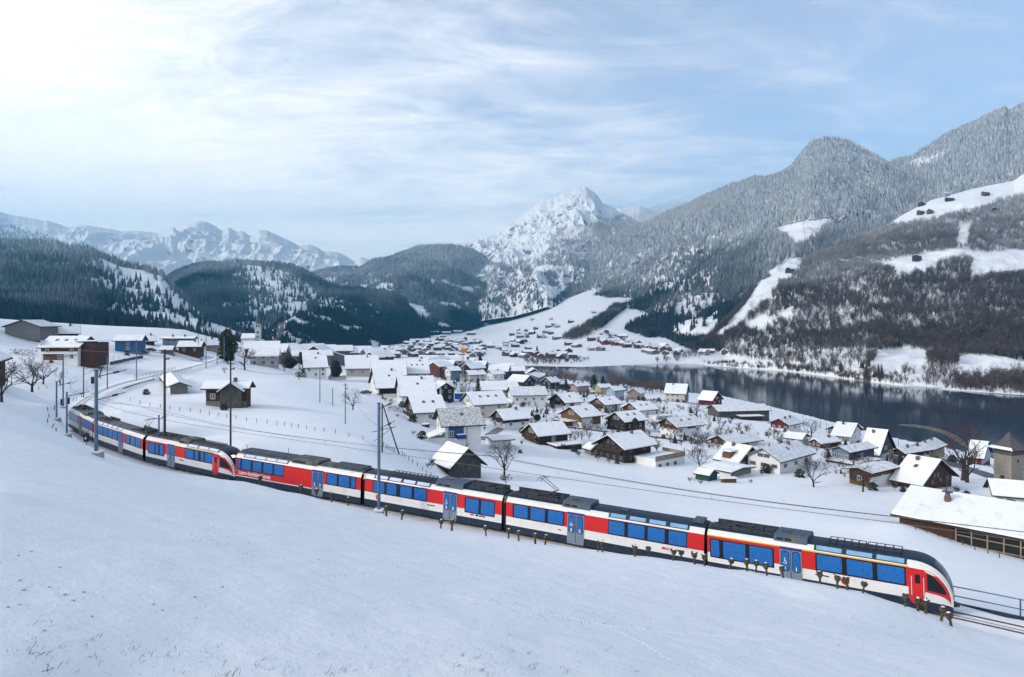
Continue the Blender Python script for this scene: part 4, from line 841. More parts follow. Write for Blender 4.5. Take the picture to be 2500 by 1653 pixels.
sA0 = s_at_col(2317); sA1 = s_at_col(1722); sB1 = s_at_col(1229); sC1 = s_at_col(883); sD1 = s_at_col(569); sE1 = s_at_col(354); 
A = Car(sA0, sA1-.25, 'driving carriage with yellow stripe and rounded nose at the right front of the train')
xn = A.x(2221)
body(A, 0, xn); nose(A, xn, A.L); bogies(A)
windows(A, 1735, 1892, [(1738, 1758), (1768, 1822), (1832, 1888)], 1.42, 2.66); door(A, 1906, 1960, 'wheelchair', '1')
windows(A, 1993, 2215, [(1997, 2058), (2070, 2133), (2145, 2211)]); skylights(A, [(1995, 2057), (2069, 2132), (2143, 2211)])
yellow(A, 0, xn); gear(A, .2, A.x(1888), seed=2); aircon(A, 1890, 1972); ladder(A, 2020, 2110); ladder(A, 2115, 2200)
rect(A, 'side_vent', A.x(1992), A.x(2026), 1.36, 1.44, TBLK, .012, bev=.01); bellows(A, -.50)
mb = MB(); disc2(mb, A.x(2065), 1.30, 0, .27, -1.348); A.P(mb, 'red_disc', TRED)
mb = MB(); disc2(mb, A.x(2065)+.06, 1.32, .10, .15, -1.356, a0=R(30), a1=R(300)); A.P(mb, 'disc_emblem', LETW)
text(A, 'CFF', A.x(2205), 3.10, .0001, LETB, -.02) if False else None
B = Car(sA1+.25, sB1-.25, 'carriage with raised pantograph second from the right end of the train')
body(B, 0, B.L); bogies(B); windows(B, 1250, 1376, [(1254, 1287), (1294, 1329), (1337, 1373)]); door(B, 1384, 1425, 'bike', '2')
windows(B, 1483, 1676, [(1485, 1523), (1532, 1572), (1580, 1621), (1631, 1674)]); skylights(B, [(1487, 1524), (1534, 1573), (1582, 1622), (1633, 1675)])
gear(B, .2, B.x(1366), seed=4, h=.34); aircon(B, 1368, 1436); panto(B, 1316); bellows(B, -.50)
rect(B, 'side_vent', B.x(1361), B.x(1369), 1.27, 1.37, TRED, .012, bev=.01)
rect(B, 'logo_panel', B.x(1615), B.x(1633), 1.26, 1.43, TRED, .012, bev=.0); 
mb = MB(); y = -(1.335+.018); xl = B.x(1628)
mb.box(xl-.16, xl+.16, y-.002, y, 1.335, 1.355); mb.box(xl-.012, xl+.012, y-.002, y, 1.28, 1.41)
for s_ in (-1, 1): mb.add([(xl+s_*.16, y, 1.345), (xl+s_*.09, y, 1.40), (xl+s_*.09, y, 1.29)], [(0, 1, 2), (0, 2, 1)])
B.P(mb, 'arrow_logo', LETW); text(B, 'SBB CFF FFS', B.x(1635.5), 1.27, .21, LETB, .014)
mb = MB(); mb.box(B.x(1505), B.x(1524), -.4, .1, 3.53, 3.66); B.P(mb, 'roof_hatch', TAC)
mb = MB(); mb.box(B.L-1.0, B.L-.2, -.6, .6, 3.53, 3.74); B.P(mb, 'roof_box', TAC)
Cc = Car(sB1+.25, sC1-.25, 'middle carriage with roof grid and one large double window behind its doors')
body(Cc, 0, Cc.L); bogies(Cc); windows(Cc, 908, 1041, [(910, 937), (943, 966), (976, 1004), (1010, 1039)]); door(Cc, 1081, 1114, 'wheelchair', '2')
windows(Cc, 1133, 1207, [(1136, 1167), (1173, 1205)], 1.46, 2.68); skylights(Cc, [(913, 942), (947, 975), (981, 1009), (1014, 1044)], TPALE)
gear(Cc, Cc.x(1126), Cc.L-.2, seed=6, h=.32); aircon(Cc, 1058, 1124); ladder(Cc, 938, 1042); bellows(Cc, -.50)
rect(Cc, 'side_vent', Cc.x(1042), Cc.x(1061), 1.38, 1.47, TBLK, .012, bev=.01); rect(Cc, 'logo_panel', Cc.x(1147.5), Cc.x(1156), 1.18, 1.32, TRED, .012, bev=.0); text(Cc, 'SBB CFF FFS', Cc.x(1160), 1.19, .19, LETB, .014)
mb = MB(); disc2(mb, Cc.x(922), 1.30, 0, .27, -1.348); Cc.P(mb, 'red_disc', TRED)
mb = MB(); disc2(mb, Cc.x(922)+.06, 1.32, .10, .15, -1.356, a0=R(30), a1=R(300)); Cc.P(mb, 'disc_emblem', LETW)
D = Car(sC1+.25, sD1-.3, 'mostly red carriage with white lettering along its side', )
body(D, 0, D.L, roofm=TDUST); bogies(D); xf_ = D.x(761)
rect(D, 'red_side_field', .0, xf_, 1.02, 1.675, TRED, .006, bev=.0)
windows(D, 577, 692, [(578.5, 586), (590, 611), (616, 637), (642, 664), (668, 691)]); door(D, 761, 788, None, '2'); windows(D, 795, 868, [(797, 821), (826, 852), (856, 866)])
skylights(D, [(594, 618), (620, 644), (646, 670), (672, 697)], TPALE); mb = MB(); mb.box(.2, D.x(720), -.75, .75, 3.52, 3.66); D.P(mb, 'raised_roof_deck', mat('slate_roof', (.06, .08, .10), .7, .15, 2))
mb = MB(); mb.box(D.x(735), D.x(770), -.6, .6, 3.52, 3.56); D.P(mb, 'roof_recess', TBLK)
aircon(D, 706, 768, TDUST); mb = MB(); mb.box(D.x(800), D.L-.3, -.8, .8, 3.50, 3.64); D.P(mb, 'raised_roof_deck', MT['slate_roof'])
text(D, 'Luzern\u2013Interlaken Express', D.x(582), 1.22, .58, LETW, .020, stretch=1.0*(D.x(668)-D.x(582))/6.9)
rect(D, 'white_line', .02, xf_, .99, 1.05, TWHITE, .012, bev=.0); D.P(MB().tube((.4, .0, 3.6), (.1, .0, 4.1), .03, n=5), 'aerial', DMET); D.P(MB().tube((D.x(668), .7, 3.5), (D.x(668), .7, 4.2), .03, n=5), 'aerial', DMET)
E_ = Car(sD1+.3, sE1-.25, 'driving carriage with lit headlamps facing the mostly red carriage')
xe = E_.L-3.15; body(E_, 0, xe, roofm=TDUST); nose(E_, xe, E_.L, True); bogies(E_)
windows(E_, 361, 401, [(362.5, 377), (380, 386), (390, 399)], 1.46, 2.68); door(E_, 408.5, 426.5, None, '2'); windows(E_, 451, 523, [(453, 472), (476, 484), (490, 497), (500.5, 522)])
skylights(E_, [(456, 479), (482, 505), (507, 529)], TPALE); gear(E_, .2, E_.x(430), seed=8, h=.2, m=TROOF); aircon(E_, 432, 456, TDUST); ladder(E_, 462, 520); yellow(E_, E_.x(451), xe); bellows(E_, -.50); panto(E_, 345, 1) if False else None
rect(E_, 'side_vent', E_.x(437), E_.x(448), 1.35, 1.45, TBLK, .012, bev=.01)
sF1 = s_at_col(222, 0, 160)
pF = sE1+.25
G_ = Car(pF, pF+16.9, 'pale roofed carriage with a pantograph on the curve behind the front mast')
body(G_, 0, G_.L, roofm=TDUST); bogies(G_); windows(G_, 227, 288, [(229, 237), (240, 250.5), (252.5, 262), (264, 274), (275, 286)]); door(G_, 289, 300, None, '2'); windows(G_, 306, 343.5, [(308, 316), (319, 329), (331, 342.5)])
skylights(G_, [(240, 247), (249, 258), (260, 270), (272, 282), (284, 294)], TPALE); gear(G_, .3, 4, seed=11, h=.25); gear(G_, G_.L-5, G_.L-.3, seed=12, h=.3); panto(G_, 340, -1); bellows(G_, -.50)
H_ = Car(pF+17.4, pF+33.6, 'rearmost carriage with the blue glazed roof edge on the tight curve', )
body(H_, 0, H_.L, roofm=TDUST); bogies(H_)
Ld = H_.L
def frac(c, a, b): return (a, b)
def wx(c, f0, f1, panes, z0=1.78, z1=2.82):
    fr = rect(c, 'window_frame', f0, f1, z0-.10, z1+.08, TBLK, .012)
    for a, b in panes: rect(c, 'pane', a, b, z0, z1, TGLS, .022, fr, thick=.015)
wx(H_, .8, 7.2, [(.9, 2.4), (2.5, 3.9), (4.0, 5.5), (5.6, 7.1)]); 
_x = H_.x; H_.x = lambda v: v
door(H_, 7.8, 9.3, None, '1'); skylights(H_, [(1, 2.4), (2.6, 4.0), (4.2, 5.6), (5.8, 7.2)], TSKY); aircon(H_, 8.5, 11.5, TDUST); gear(H_, .3, 8, seed=14, h=.3)
wx(H_, 9.9, 15.6, [(10, 11.2), (11.3, 12.5), (12.6, 13.9), (14.0, 15.5)])
# ------------------------------------------------------------ houses
WM = {'white': mat('white_render', (.70, .71, .70), .9, .05, .6), 'cream': mat('cream_render', (.55, .52, .45), .9, .06, .6), 'dark': mat('dark_timber', (.045, .033, .028), .85, .25, 2, stretch=(1, 1, 6)),
      'brown': mat('brown_timber', (.085, .042, .028), .85, .25, 2, stretch=(1, 1, 6)), 'ochre': mat('ochre_timber', (.16, .09, .042), .85, .2, 2, stretch=(1, 1, 6)), 'grey': mat('grey_boards', (.20, .20, .19), .9, .2, 1.5, stretch=(5, 5, .6)),
      'greyw': mat('weathered_boards', (.12, .12, .12), .95, .3, 1.2, .3, col2=(.04, .038, .035), stretch=(5, 5, .5)), 'red': mat('falun_red', (.12, .018, .022), .85, .1, 1.5), 'blue': mat('blue_boards', (.035, .10, .22), .8, .1, 1.5, stretch=(1, 1, 6)),
      'navy': mat('navy_boards', (.045, .07, .12), .8, .1, 1.5), 'pink': mat('rose_render', (.36, .25, .24), .9, .06, .6), 'yellow': mat('yellow_render', (.46, .37, .19), .9, .06, .6), 'lblue': mat('pale_blue_render', (.32, .39, .48), .9, .06, .6),
      'bluegrey': mat('blue_grey_boards', (.14, .20, .28), .85, .1, 1.5), 'green': mat('green_boards', (.02, .07, .06), .7, .2, 1.5), 'shingle': mat('grey_shingles', (.10, .10, .11), .95, .3, 5, .3), 'stone': mat('rubble_stone', (.34, .31, .27), .95, .3, 2.2, .5, col2=(.15, .13, .11), thr=(.35, .55)),
      'beige': mat('beige_boards', (.26, .22, .17), .9, .1, 1)}
RFM = mat('roof_edge_timber', (.035, .028, .025), .85, .2, 2); PINKR = mat('snow_dusted_clay_tiles', (.72, .62, .62), .9, .15, .9, .3, col2=(.42, .26, .25), thr=(.25, .5))
TILE = mat('tile_through_snow', (.66, .67, .69), .9, .2, 3.0, .4, col2=(.20, .185, .165), thr=(.40, .56), det=8)
FRW = mat('white_frame', (.62, .62, .60), .7, .04, 1); FRB = mat('brown_frame', (.12, .07, .04), .7, .1, 1); PANE = mat('house_glass', (.035, .05, .075), .12, .3, 1.0, spec=.6, col2=(.10, .13, .17)); BLKM = mat('open_dark', (.018, .018, .02), .9, .1, 1)  # the flat black stands in for shade inside openings; also plain black parts
SHUT = {'red': mat('red_shutter', (.22, .03, .03), .8, .05, 1), 'green': mat('green_shutter', (.05, .14, .08), .8, .05, 1), 'brown': mat('brown_shutter', (.11, .06, .035), .8, .1, 1)}
CHIM = mat('chimney_masonry', (.16, .13, .12), .95, .2, 2)
_wm = {}
def win_mesh(w_, h_, fr):
    k = (w_, h_, fr)
    if k in _wm: return _wm[k]
    m = MB(); t = .10
    # a frame ring with a middle bar, x along the wall, y out of the wall towards -y
    for a, b, c_, d in ((-w_/2, -w_/2+t, 0, h_), (w_/2-t, w_/2, 0, h_), (-w_/2+t, w_/2-t, 0, t), (-w_/2+t, w_/2-t, h_-t, h_), (-.04, .04, t, h_-t)): m.box(a, b, -.08, 0, c_, d)
    p = MB().box(-w_/2+t*.6, w_/2-t*.6, -.045, -.002, t*.6, h_-t*.6)
    _wm[k] = (m.build('window', FRW if fr else FRB, mesh_only=True), p.build('pane', PANE, mesh_only=True)); return _wm[k]
_sm = {}
def chevron(mb, x0, x1, ys, zs, t):
    """ys: eave, ridge, eave; zs the top line; one solid of thickness t below it"""
    V = []
    for x in (x0, x1): V += [(x, ys[0], zs[0]), (x, ys[1], zs[1]), (x, ys[2], zs[2]), (x, ys[2], zs[2]-t), (x, ys[1], zs[1]-t), (x, ys[0], zs[0]-t)]
    mb.add(V, [(0, 1, 4, 5), (1, 2, 3, 4), (6, 11, 10, 7), (7, 10, 9, 8), (0, 6, 7, 1), (1, 7, 8, 2), (2, 8, 9, 3), (3, 9, 10, 4), (4, 10, 11, 5), (5, 11, 6, 0)])
def house(xl, xc, xr, yb, ye, Y, al, g='L', wall='white', gab=None, gabz=.45, long=None, longz=.5, roof='snow', pitch=26, oh=.9, win=True, wg=None, wl=None, shut=None, balc=None, chim=1, sky=0, name='house', label=None, cat='house', group=None, parent=None, w_=None, l_=None, sink=2.5, frame=1, half=False, wsize=(1.1, 1.2), base=None, snowt=.22, ridge_oh=None, cover=None):
    a = R(al); p0 = hit(xc, yb, guess=Y); Yc = p0.y
    u2 = Vector((math.cos(a), math.sin(a), 0)); u1 = Vector((-math.sin(a), math.cos(a), 0))
    def ext(u, col):
        k = (col-CX)/F; return (k*p0.y-p0.x)/(u.x-k*u.y)
    A1 = abs(ext(u1, xl)); A2 = abs(ext(u2, xr))
    h = (yb-ye)/F*Yc
    if g == 'L': X, Yv, l, w, sg = u2, u1, A2, A1, 1
    else: X, Yv, l, w, sg = u1, -u2, A1, A2, -1
    l = l_ or max(3, min(l, 34)); w = w_ or max(2.5, min(w, 24))
    rz = math.atan2(X.y, X.x)
    if parent is None: T = empty(name, p0, rz, label=label, cat=cat, group=group)
    else: T = parent
    PP = parent is not None
    Mx = Matrix.Translation(p0) @ Matrix.Rotation(rz, 4, 'Z')
    if PP: Mx = parent_inv(parent) @ Mx
    def B(mb, nm_, m, par=None, **k):
        if PP and par is None: mb.v = [tuple(Mx @ Vector(v)) for v in mb.v]
        elif PP: mb.v = [tuple(Mx @ Vector(v)) for v in mb.v]
        return mb.build(nm_, m, par or T, **k)
    rh = w/2*math.tan(R(pitch)); s = sg
    # the wall is one solid with its gables
    mb = MB(); pent = [(0, -sink), (0, h), (s*w/2, h+rh), (s*w, h), (s*w, -sink)]; mb.prism(pent if s < 0 else pent[::-1], 0, l, 'x')
    wallo = B(mb, 'wall', WM[wall])
    if gab:
        z0 = h*gabz; e = .035; t_ = .0; mb = MB(); pg = [(-.03*s, z0), (-.03*s, h), (s*w/2, h+rh), (s*(w+.03), h), (s*(w+.03), z0)]; mb.prism(pg if s < 0 else pg[::-1], -e, .01, 'x'); B(mb, 'gable_cladding', WM[gab])
    if long:
        z0 = h*longz; mb = MB(); mb.box(.012, l+.02, -.035*1 if s > 0 else 0, 0 if s > 0 else .035, z0, h-.03); B(mb, 'wall_cladding', WM[long])
    if base: mb = MB(); mb.box(-.05, l+.03, -.05 if s > 0 else 0, .0 if s > 0 else .05, -sink, base[1]); B(mb, 'plinth', WM[base[0]])
    # roof
    t = math.tan(R(pitch)); ox = oh if ridge_oh is None else ridge_oh; ys = (-s*oh, s*w/2, s*(w+oh)); zs = (h-oh*t+.22, h+rh+.22, h-oh*t+.22)
    mb = MB(); chevron(mb, -ox, l+ox, ys, zs, .20); rf = B(mb, 'roof', RFM)
    sm_ = {'snow': RSNOW, 'thin': TSNOW, 'tile': TILE, 'pink': PINKR}[roof]; st = snowt if roof == 'snow' else .07; i_ = .10
    mb = MB(); chevron(mb, -ox+i_, l+ox-i_, (-s*(oh-i_), s*w/2, s*(w+oh-i_)), (zs[0]+i_*t+st+.003, zs[1]+st+.003, zs[2]+i_*t+st+.003), st); B(mb, 'roof_snow', cover or sm_, rf, smooth=False)
    def on_roof(x, f): return Vector((x, s*w/2*f, h+rh*f+.22+st))             # f 0 eave .. 1 ridge on the visible slope
    if chim:
        for k in range(chim):
            q = on_roof(l*(.68 if chim == 1 else (.3+.4*k)), .82); mb = MB(); mb.box(q.x-.35, q.x+.35, q.y-.3, q.y+.3, q.z-.9, q.z+.85); c_ = B(mb, 'chimney', CHIM, rf)
            
    for k in range(sky):
        x = l*(k+1)/(sky+1)+.3; q = on_roof(x, .55); n_ = Vector((0, -s*math.sin(R(pitch)), math.cos(R(pitch)))); tv = Vector((0, s*math.cos(R(pitch)), math.sin(R(pitch)))); V = []
        for dn in (-.1, .10):
            for dx, dt in ((-.42, -.55), (.42, -.55), (.42, .55), (-.42, .55)): V.append(q+Vector((dx, 0, 0))+tv*dt+n_*dn)
        mb = MB(); mb.add(V, [(0, 3, 2, 1), (4, 5, 6, 7), (0, 1, 5, 4), (1, 2, 6, 5), (2, 3, 7, 6), (3, 0, 4, 7)]); B(mb, 'skylight', PANE, rf)
    if win:
        def put(x, y, z, ang, ww, hh):
            fm, pm = win_mesh(round(ww, 1), round(hh, 1), frame); o = link_mesh('window', fm, None, T)
            m_ = Matrix.Translation((x, y, z)) @ Matrix.Rotation(ang, 4, 'Z')
            o.matrix_local = (Mx @ m_) if PP else m_
            link_mesh('pane', pm, None, o)
            if shut:
                for sd_ in (-1, 1):
                    k_ = ('sh', shut, ww, hh)
                    if k_ not in _sm: _sm[k_] = MB().box(-.22, .22, -.06, -.01, 0, hh).build('shutter', SHUT[shut], mesh_only=True)
                    q_ = link_mesh('shutter', _sm[k_], None, o); q_.location = (sd_*(ww/2+.25), 0, 0)
        ww, hh = wsize; st_ = 2.6; ns = max(1, int(round(h/2.7))); off = .036 if (gab or long) else 0
        # long visible wall (y = 0), looks towards -s y
        cl_ = wl if wl is not None else max(1, min(5, int(l/3.2)))
        for fl in range(ns):
            z = max(.5, (fl+.5)*h/ns-hh/2); 
            if z+hh > h-.1: continue
            for k in range(cl_):
                if (k*7+fl*3+int(xc)) % 5 == 0 and cl_ > 2: continue
                put(l*(k+.5)/cl_, -s*(.036 if long and z+hh > h*longz else 0), z, 0 if s > 0 else PI, ww, hh)
        cg_ = wg if wg is not None else max(1, min(4, int(w/2.8)))
        for fl in range(ns+(1 if rh > 1.9 else 0)):
            z = (fl+.5)*h/ns-hh/2 if fl < ns else h+.15; c2 = cg_ if fl < ns else (2 if w > 8 else 1); z = max(.5, z)
            for k in range(c2):
                y = s*w*(k+.5)/c2 if fl < ns else s*(w/2+(k-(c2-1)/2)*1.7); put(-(.036 if gab and z > h*gabz-.2 else 0), y, z, -PI/2, ww, hh)
    if balc:
        z = h*(.5 if balc is True else balc); mb = MB(); mb.box(-1.1, -.04, min(s*.4, s*(w-.4)), max(s*.4, s*(w-.4)), z-.15, z); bo = B(mb, 'balcony', RFM)
        mb = MB(); mb.box(-1.1, -1.04, min(s*.4, s*(w-.4)), max(s*.4, s*(w-.4)), z, z+.9); B(mb, 'balustrade', WM['dark'] if gab else WM['brown'], bo)
    return T, Mx, (l, w, h, rh, s, rf)
_inv = {}
def parent_inv(o): return (Matrix.Translation(o.location) @ Matrix.Rotation(o.rotation_euler.z, 4, 'Z')).inverted()
def extra(T, nm_, m, fn, par=None):
    mb = MB(); fn(mb); return mb.build(nm_, m, par or T)
VG = 'houses of the village on the lake slope'
# --- left side, above the line
house(-45, 12, 97, 815, 797, 250, 12, 'R', 'grey', pitch=21, roof='thin', win=False, chim=0, name='farm_shed', cat='barn', label='big grey boarded farm shed with broad gable on the left hillside')
T, Mx, (l, w, h, rh, s, rf) = house(93, 100, 190, 880, 847, 205, 3, 'L', 'white', long='brown', longz=.66, pitch=27, roof='snow', sky=3, chim=0, wl=3, wg=1, name='chalet', cat='house', w_=11, label='brown and white chalet with wide garage door at the hillside road')
extra(T, 'garage_door', FRB, lambda m: m.box(l*.06, l*.62, -.06, -.003, .1, 1.9)); gd = T.children[-1]
for i in range(5):
    for j in range(3): extra(T, 'door_panel', mat('garage_panel', (.55, .5, .48), .6, .05, 1), lambda m: m.box(l*(.07+.109*i), l*(.07+.109*i)+l*.10, -.10, -.055, .18+.58*j, .68+.58*j), gd)
extra(T, 'porch_roof', RSNOW, lambda m: m.box(-.2, l+.1, -1.3, .0, 2.05, 2.25))
extra(T, 'side_wing', WM['brown'], lambda m: m.box(l+.02, l+4.2, 1.5, 9.5, -2, 5.3)); extra(T, 'wing_roof', RSNOW, lambda m: m.box(l-2, l+5.0, .8, 10.2, 5.75, 6.0))
house(113, 131, 178, 829, 812, 262, 35, 'L', 'brown', pitch=42, w_=6, l_=8, roof='snow', wg=1, wl=0, name='gabled_house', label='small red brown house with steep gable behind the chalet', cat='house')
T, Mx, q = house(266, 281, 343, 857, 831, 258, 12, 'L', 'blue', gab='bluegrey', gabz=.0, pitch=27, roof='snow', wl=1, wg=0, chim=0, name='blue_barn', cat='barn', label='blue boarded barn with wide snowy roof above the railway')
house(352, 358, 377, 842, 832, 330, 35, 'L', 'brown', pitch=30, balc=True, name='house', label='small brown chalet behind the snowy station platform', cat='house')
house(395, 397, 472, 842, 826, 400, 3, 'L', 'bluegrey', pitch=22, chim=2, wl=5, wg=0, name='station_building', cat='building', label='long pale building with two chimneys in the station area')
house(424, 436, 488, 862, 846, 300, 12, 'L', 'brown', pitch=27, name='house', label='brown house with large snow roof beside the station yard', cat='house')
house(488, 505, 534, 856, 842, 335, 45, 'L', 'beige', pitch=32, wg=3, name='house', label='beige gabled house just left of the tall dark conifer', cat='house')
house(385, 393, 417, 862, 855, 285, 20, 'L', 'grey', pitch=15, win=False, chim=0, name='small_garage', cat='shed', label='small flat roofed grey shed among parked cars')
T, Mx, q = house(363, 416, 458, 963, 943, 172, 30, 'R', 'white', gab='grey', gabz=0, pitch=22, roof='snow', wl=1, wg=0, chim=0, name='low_barn', cat='barn', label='low white barn with grey boarded gable below the railway bridge')
T, Mx, q = house(490, 503, 602, 990, 946, 150, 5, 'L', 'brown', gab='brown', pitch=30, roof='snow', wl=3, wg=1, chim=1, name='old_farmhouse', cat='farmhouse', label='old farmhouse with grey boarded cross gable beside the pole', base=('grey', .9))
house(520, 537, 589, 997, 955, 147, 12, 'R', 'greyw', pitch=36, roof='snow', win=False, chim=0, parent=T, base=('stone', 1.0), l_=6, oh=.7)
house(-110, -68, -28, 930, 880, 110, 30, 'R', 'dark', pitch=30, win=False, chim=0, name='dark_barn', cat='barn', label='dark timber barn cut by the left edge')
# --- middle
house(732, 745, 797, 921, 897, 350, 20, 'L', 'white', gab='dark', gabz=.55, wl=3, sky=1, balc=True, name='house', label='white house with dark gable above the pole with the wire stay', group=VG)
house(830, 846, 924, 918, 900, 355, 15, 'L', 'cream', wl=3, chim=1, name='house', label='long cream house with dark chimney behind the hedge', group=VG)
house(900, 908, 989, 934, 917, 320, 10, 'L', 'pink', wl=2, chim=0, name='house', label='low rose walled house below the long cream house', group=VG)
house(982, 992, 1046, 934, 912, 325, 12, 'L', 'white', wl=3, sky=3, chim=1, name='house', label='white house with three roof windows beside the yellow car', group=VG)
T, Mx, (l, w, h, rh, s, rf) = house(899, 922, 985, 963, 947, 255, 18, 'L', 'white', wl=0, wg=3, sky=1, pitch=28, name='house', label='white house with dark open terrace behind the lone fruit tree', group=VG)
extra(T, 'terrace_shade', BLKM, lambda m: m.box(.6, l*.75, -.06, -.003, .1, h-.2))  # black sheet on the wall as the shade of the open terrace
T, Mx, (l, w, h, rh, s, rf) = house(968, 981, 1062, 991, 966, 242, 15, 'L', 'white', wl=0, wg=3, sky=1, pitch=30, chim=1, name='house', label='white house with wide dark glazed front beside the dark tall house', group=VG)
extra(T, 'glazed_front', PANE, lambda m: m.box(l*.18, l*.86, -.07, -.003, .2, h-.3))
T, Mx, (l, w, h, rh, s, rf) = house(991, 1015, 1086, 1031, 1007, 213, 20, 'L', 'white', gab='dark', gabz=.4, wl=1, sky=2, chim=0, pitch=27, balc=.4, name='house', label='white house with wooden gable and two roof windows above the tiled house', group=VG)
T, Mx, (l, w, h, rh, s, rf) = house(1066, 1086, 1174, 1087, 1037, 172, 16, 'L', 'white', roof='tile', pitch=27, win=True, wl=0, wg=2, sky=1, chim=0, oh=1.1, name='tiled_roof_house', label='tall white house with half snowed tiles and a blue recessed balcony', group=VG)
extra(T, 'blue_recess', WM['blue'], lambda m: m.box(l*.10, l*.52, -.05, -.003, 1.6, h-.35)); extra(T, 'blue_balcony', mat('blue_awning', (.02, .04, .26), .7, .05, 1), lambda m: m.box(l*.32, l*.56, -1.2, -.06, 1.5, 2.5)); extra(T, 'balcony_snow', RSNOW, lambda m: m.box(l*.32, l*.56, -1.2, -.06, 2.51, 2.62))
o = link_mesh('window', win_mesh(1.1, 1.5, 1)[0], None, T); o.location = (l*.18, -.05, 1.9); link_mesh('pane', win_mesh(1.1, 1.5, 1)[1], None, o); extra(T, 'drain_pipe', DMET, lambda m: m.box(l*.60, l*.61, -.12, -.03, 0, h)); 
extra(T, 'lean_to', WM['white'], lambda m: m.box(-4.2, -.03, -1.2, 3.2, -1.5, 2.0)); extra(T, 'lean_to_roof', RSNOW, lambda m: m.add([(-4.7, -1.7, 1.95), (-.04, -1.7, 3.5), (-.04, 3.6, 3.5), (-4.7, 3.6, 1.95), (-4.7, -1.7, 2.2), (-.04, -1.7, 3.75), (-.04, 3.6, 3.75), (-4.7, 3.6, 2.2)], [(0, 3, 2, 1), (4, 5, 6, 7), (0, 1, 5, 4), (1, 2, 6, 5), (2, 3, 7, 6), (3, 0, 4, 7)]))
house(1127, 1159, 1238, 1020, 988, 240, 25, 'L', 'cream', gab='white', wl=2, wg=2, sky=3, chim=0, pitch=28, name='house', label='large cream house with pinkish gable and three roof windows', group=VG)
house(1088, 1096, 1140, 1008, 996, 262, 12, 'L', 'beige', roof='snow', pitch=5, wl=2, wg=0, chim=0, name='flat_annex', label='flat roofed beige annex left of the large cream house', group=VG)
house(1240, 1252, 1334, 986, 965, 298, 10, 'L', 'white', roof='thin', wl=4, chim=0, pitch=24, name='house', label='long white house with thinly snowed roof and awning', group=VG)
house(1169, 1179, 1266, 963, 953, 330, 8, 'L', 'cream', wl=4, chim=0, pitch=16, name='bungalow', label='low bungalow with spreading snow roof behind the dark pointed cypress', group=VG)
T, Mx, (l, w, h, rh, s, rf) = house(1202, 1232, 1291, 1049, 1024, 214, 30, 'L', 'white', gab='dark', gabz=.55, long='dark', longz=.62, wl=2, wg=2, chim=1, pitch=30, name='house', label='white chalet with dark wooden gable and one square chimney', group=VG)
house(1186, 1206, 1248, 1094, 1076, 176, 22, 'L', 'white', wl=0, wg=0, win=False, chim=0, pitch=7, name='garden_shed', cat='shed', label='small white garden shed under a flat snowy roof beside the round fruit tree')
T, Mx, (l, w, h, rh, s, rf) = house(1280, 1316, 1386, 1086, 1063, 184, 28, 'L', 'dark', gab='brown', wl=1, wg=2, chim=0, pitch=30, balc=True, name='chalet', label='dark timber chalet with one white window and a low snowy annex', group=VG)
extra(T, 'annex', WM['dark'], lambda m: m.box(l*.30, l+1.5, -5.0, -.04, -3.5, 0.2)); extra(T, 'annex_roof', RSNOW, lambda m: m.box(l*.26, l+2.0, -5.6, -.03, .25, .5))
T, Mx, (l, w, h, rh, s, rf) = house(1052, 1068, 1108, 978, 950, 255, 25, 'R', 'dark', roof='snow', pitch=32, wl=0, wg=2, chim=0, name='house', label='tall black timber house with a white wall strip beside the crane', group=VG); extra(T, 'white_wall_strip', WM['white'], lambda m: m.box(-.25, -.01, -w*.22, -w*.12, 0, h+1.2))
house(1086, 1100, 1123, 928, 905, 500, 30, 'L', 'cream', gab='white', long='bluegrey', longz=0, wl=0, wg=3, chim=0, pitch=24, name='apartment_house', label='narrow pale apartment house with blue side wall left of the crane', group=VG)
house(1134, 1147, 1184, 933, 915, 470, 28, 'L', 'cream', wl=3, pitch=27, name='house', label='cream double house right of the crane mast', group=VG)
house(1188, 1204, 1230, 930, 914, 490, 32, 'L', 'white', wl=2, pitch=27, name='house', label='white house with low eaves next to the cream double house', group=VG)
house(1240, 1278, 1306, 944, 932, 430, 50, 'R', 'dark', wl=0, wg=2, pitch=30, chim=0, name='barn', cat='barn', label='big barn roof with dark gable near the lake end', group=VG)
house(1305, 1318, 1342, 935, 924, 450, 40, 'R', 'dark', wl=0, wg=2, pitch=32, chim=0, name='chalet', label='dark chalet beyond the big barn roof at the lake end', group=VG)
# --- old barn close to the line
T, Mx, (l, w, h, rh, s, rf) = house(1062, 1103, 1174, 1166, 1136, 118, 33, 'R', 'greyw', pitch=41, oh=.9, win=False, chim=0, name='old_hay_barn', cat='barn', label='weathered hay barn with steep snowy roof just behind the train', snowt=.14)
for k in range(26):                                                          # boards of the gable
    y0 = -w*k/26; zt = h+rh*(1-abs(2*(k+.5)/26-1)); extra(T, 'board', WM['greyw'], lambda m: m.box(-.06-.02*(k % 3), -.005, y0-w/26+.03, y0-.01, .2-(k % 4)*.08, zt-.25))
extra(T, 'door_opening', BLKM, lambda m: m.box(l*.2, l*.55, -.0+.003, .07, -.2, 1.9))
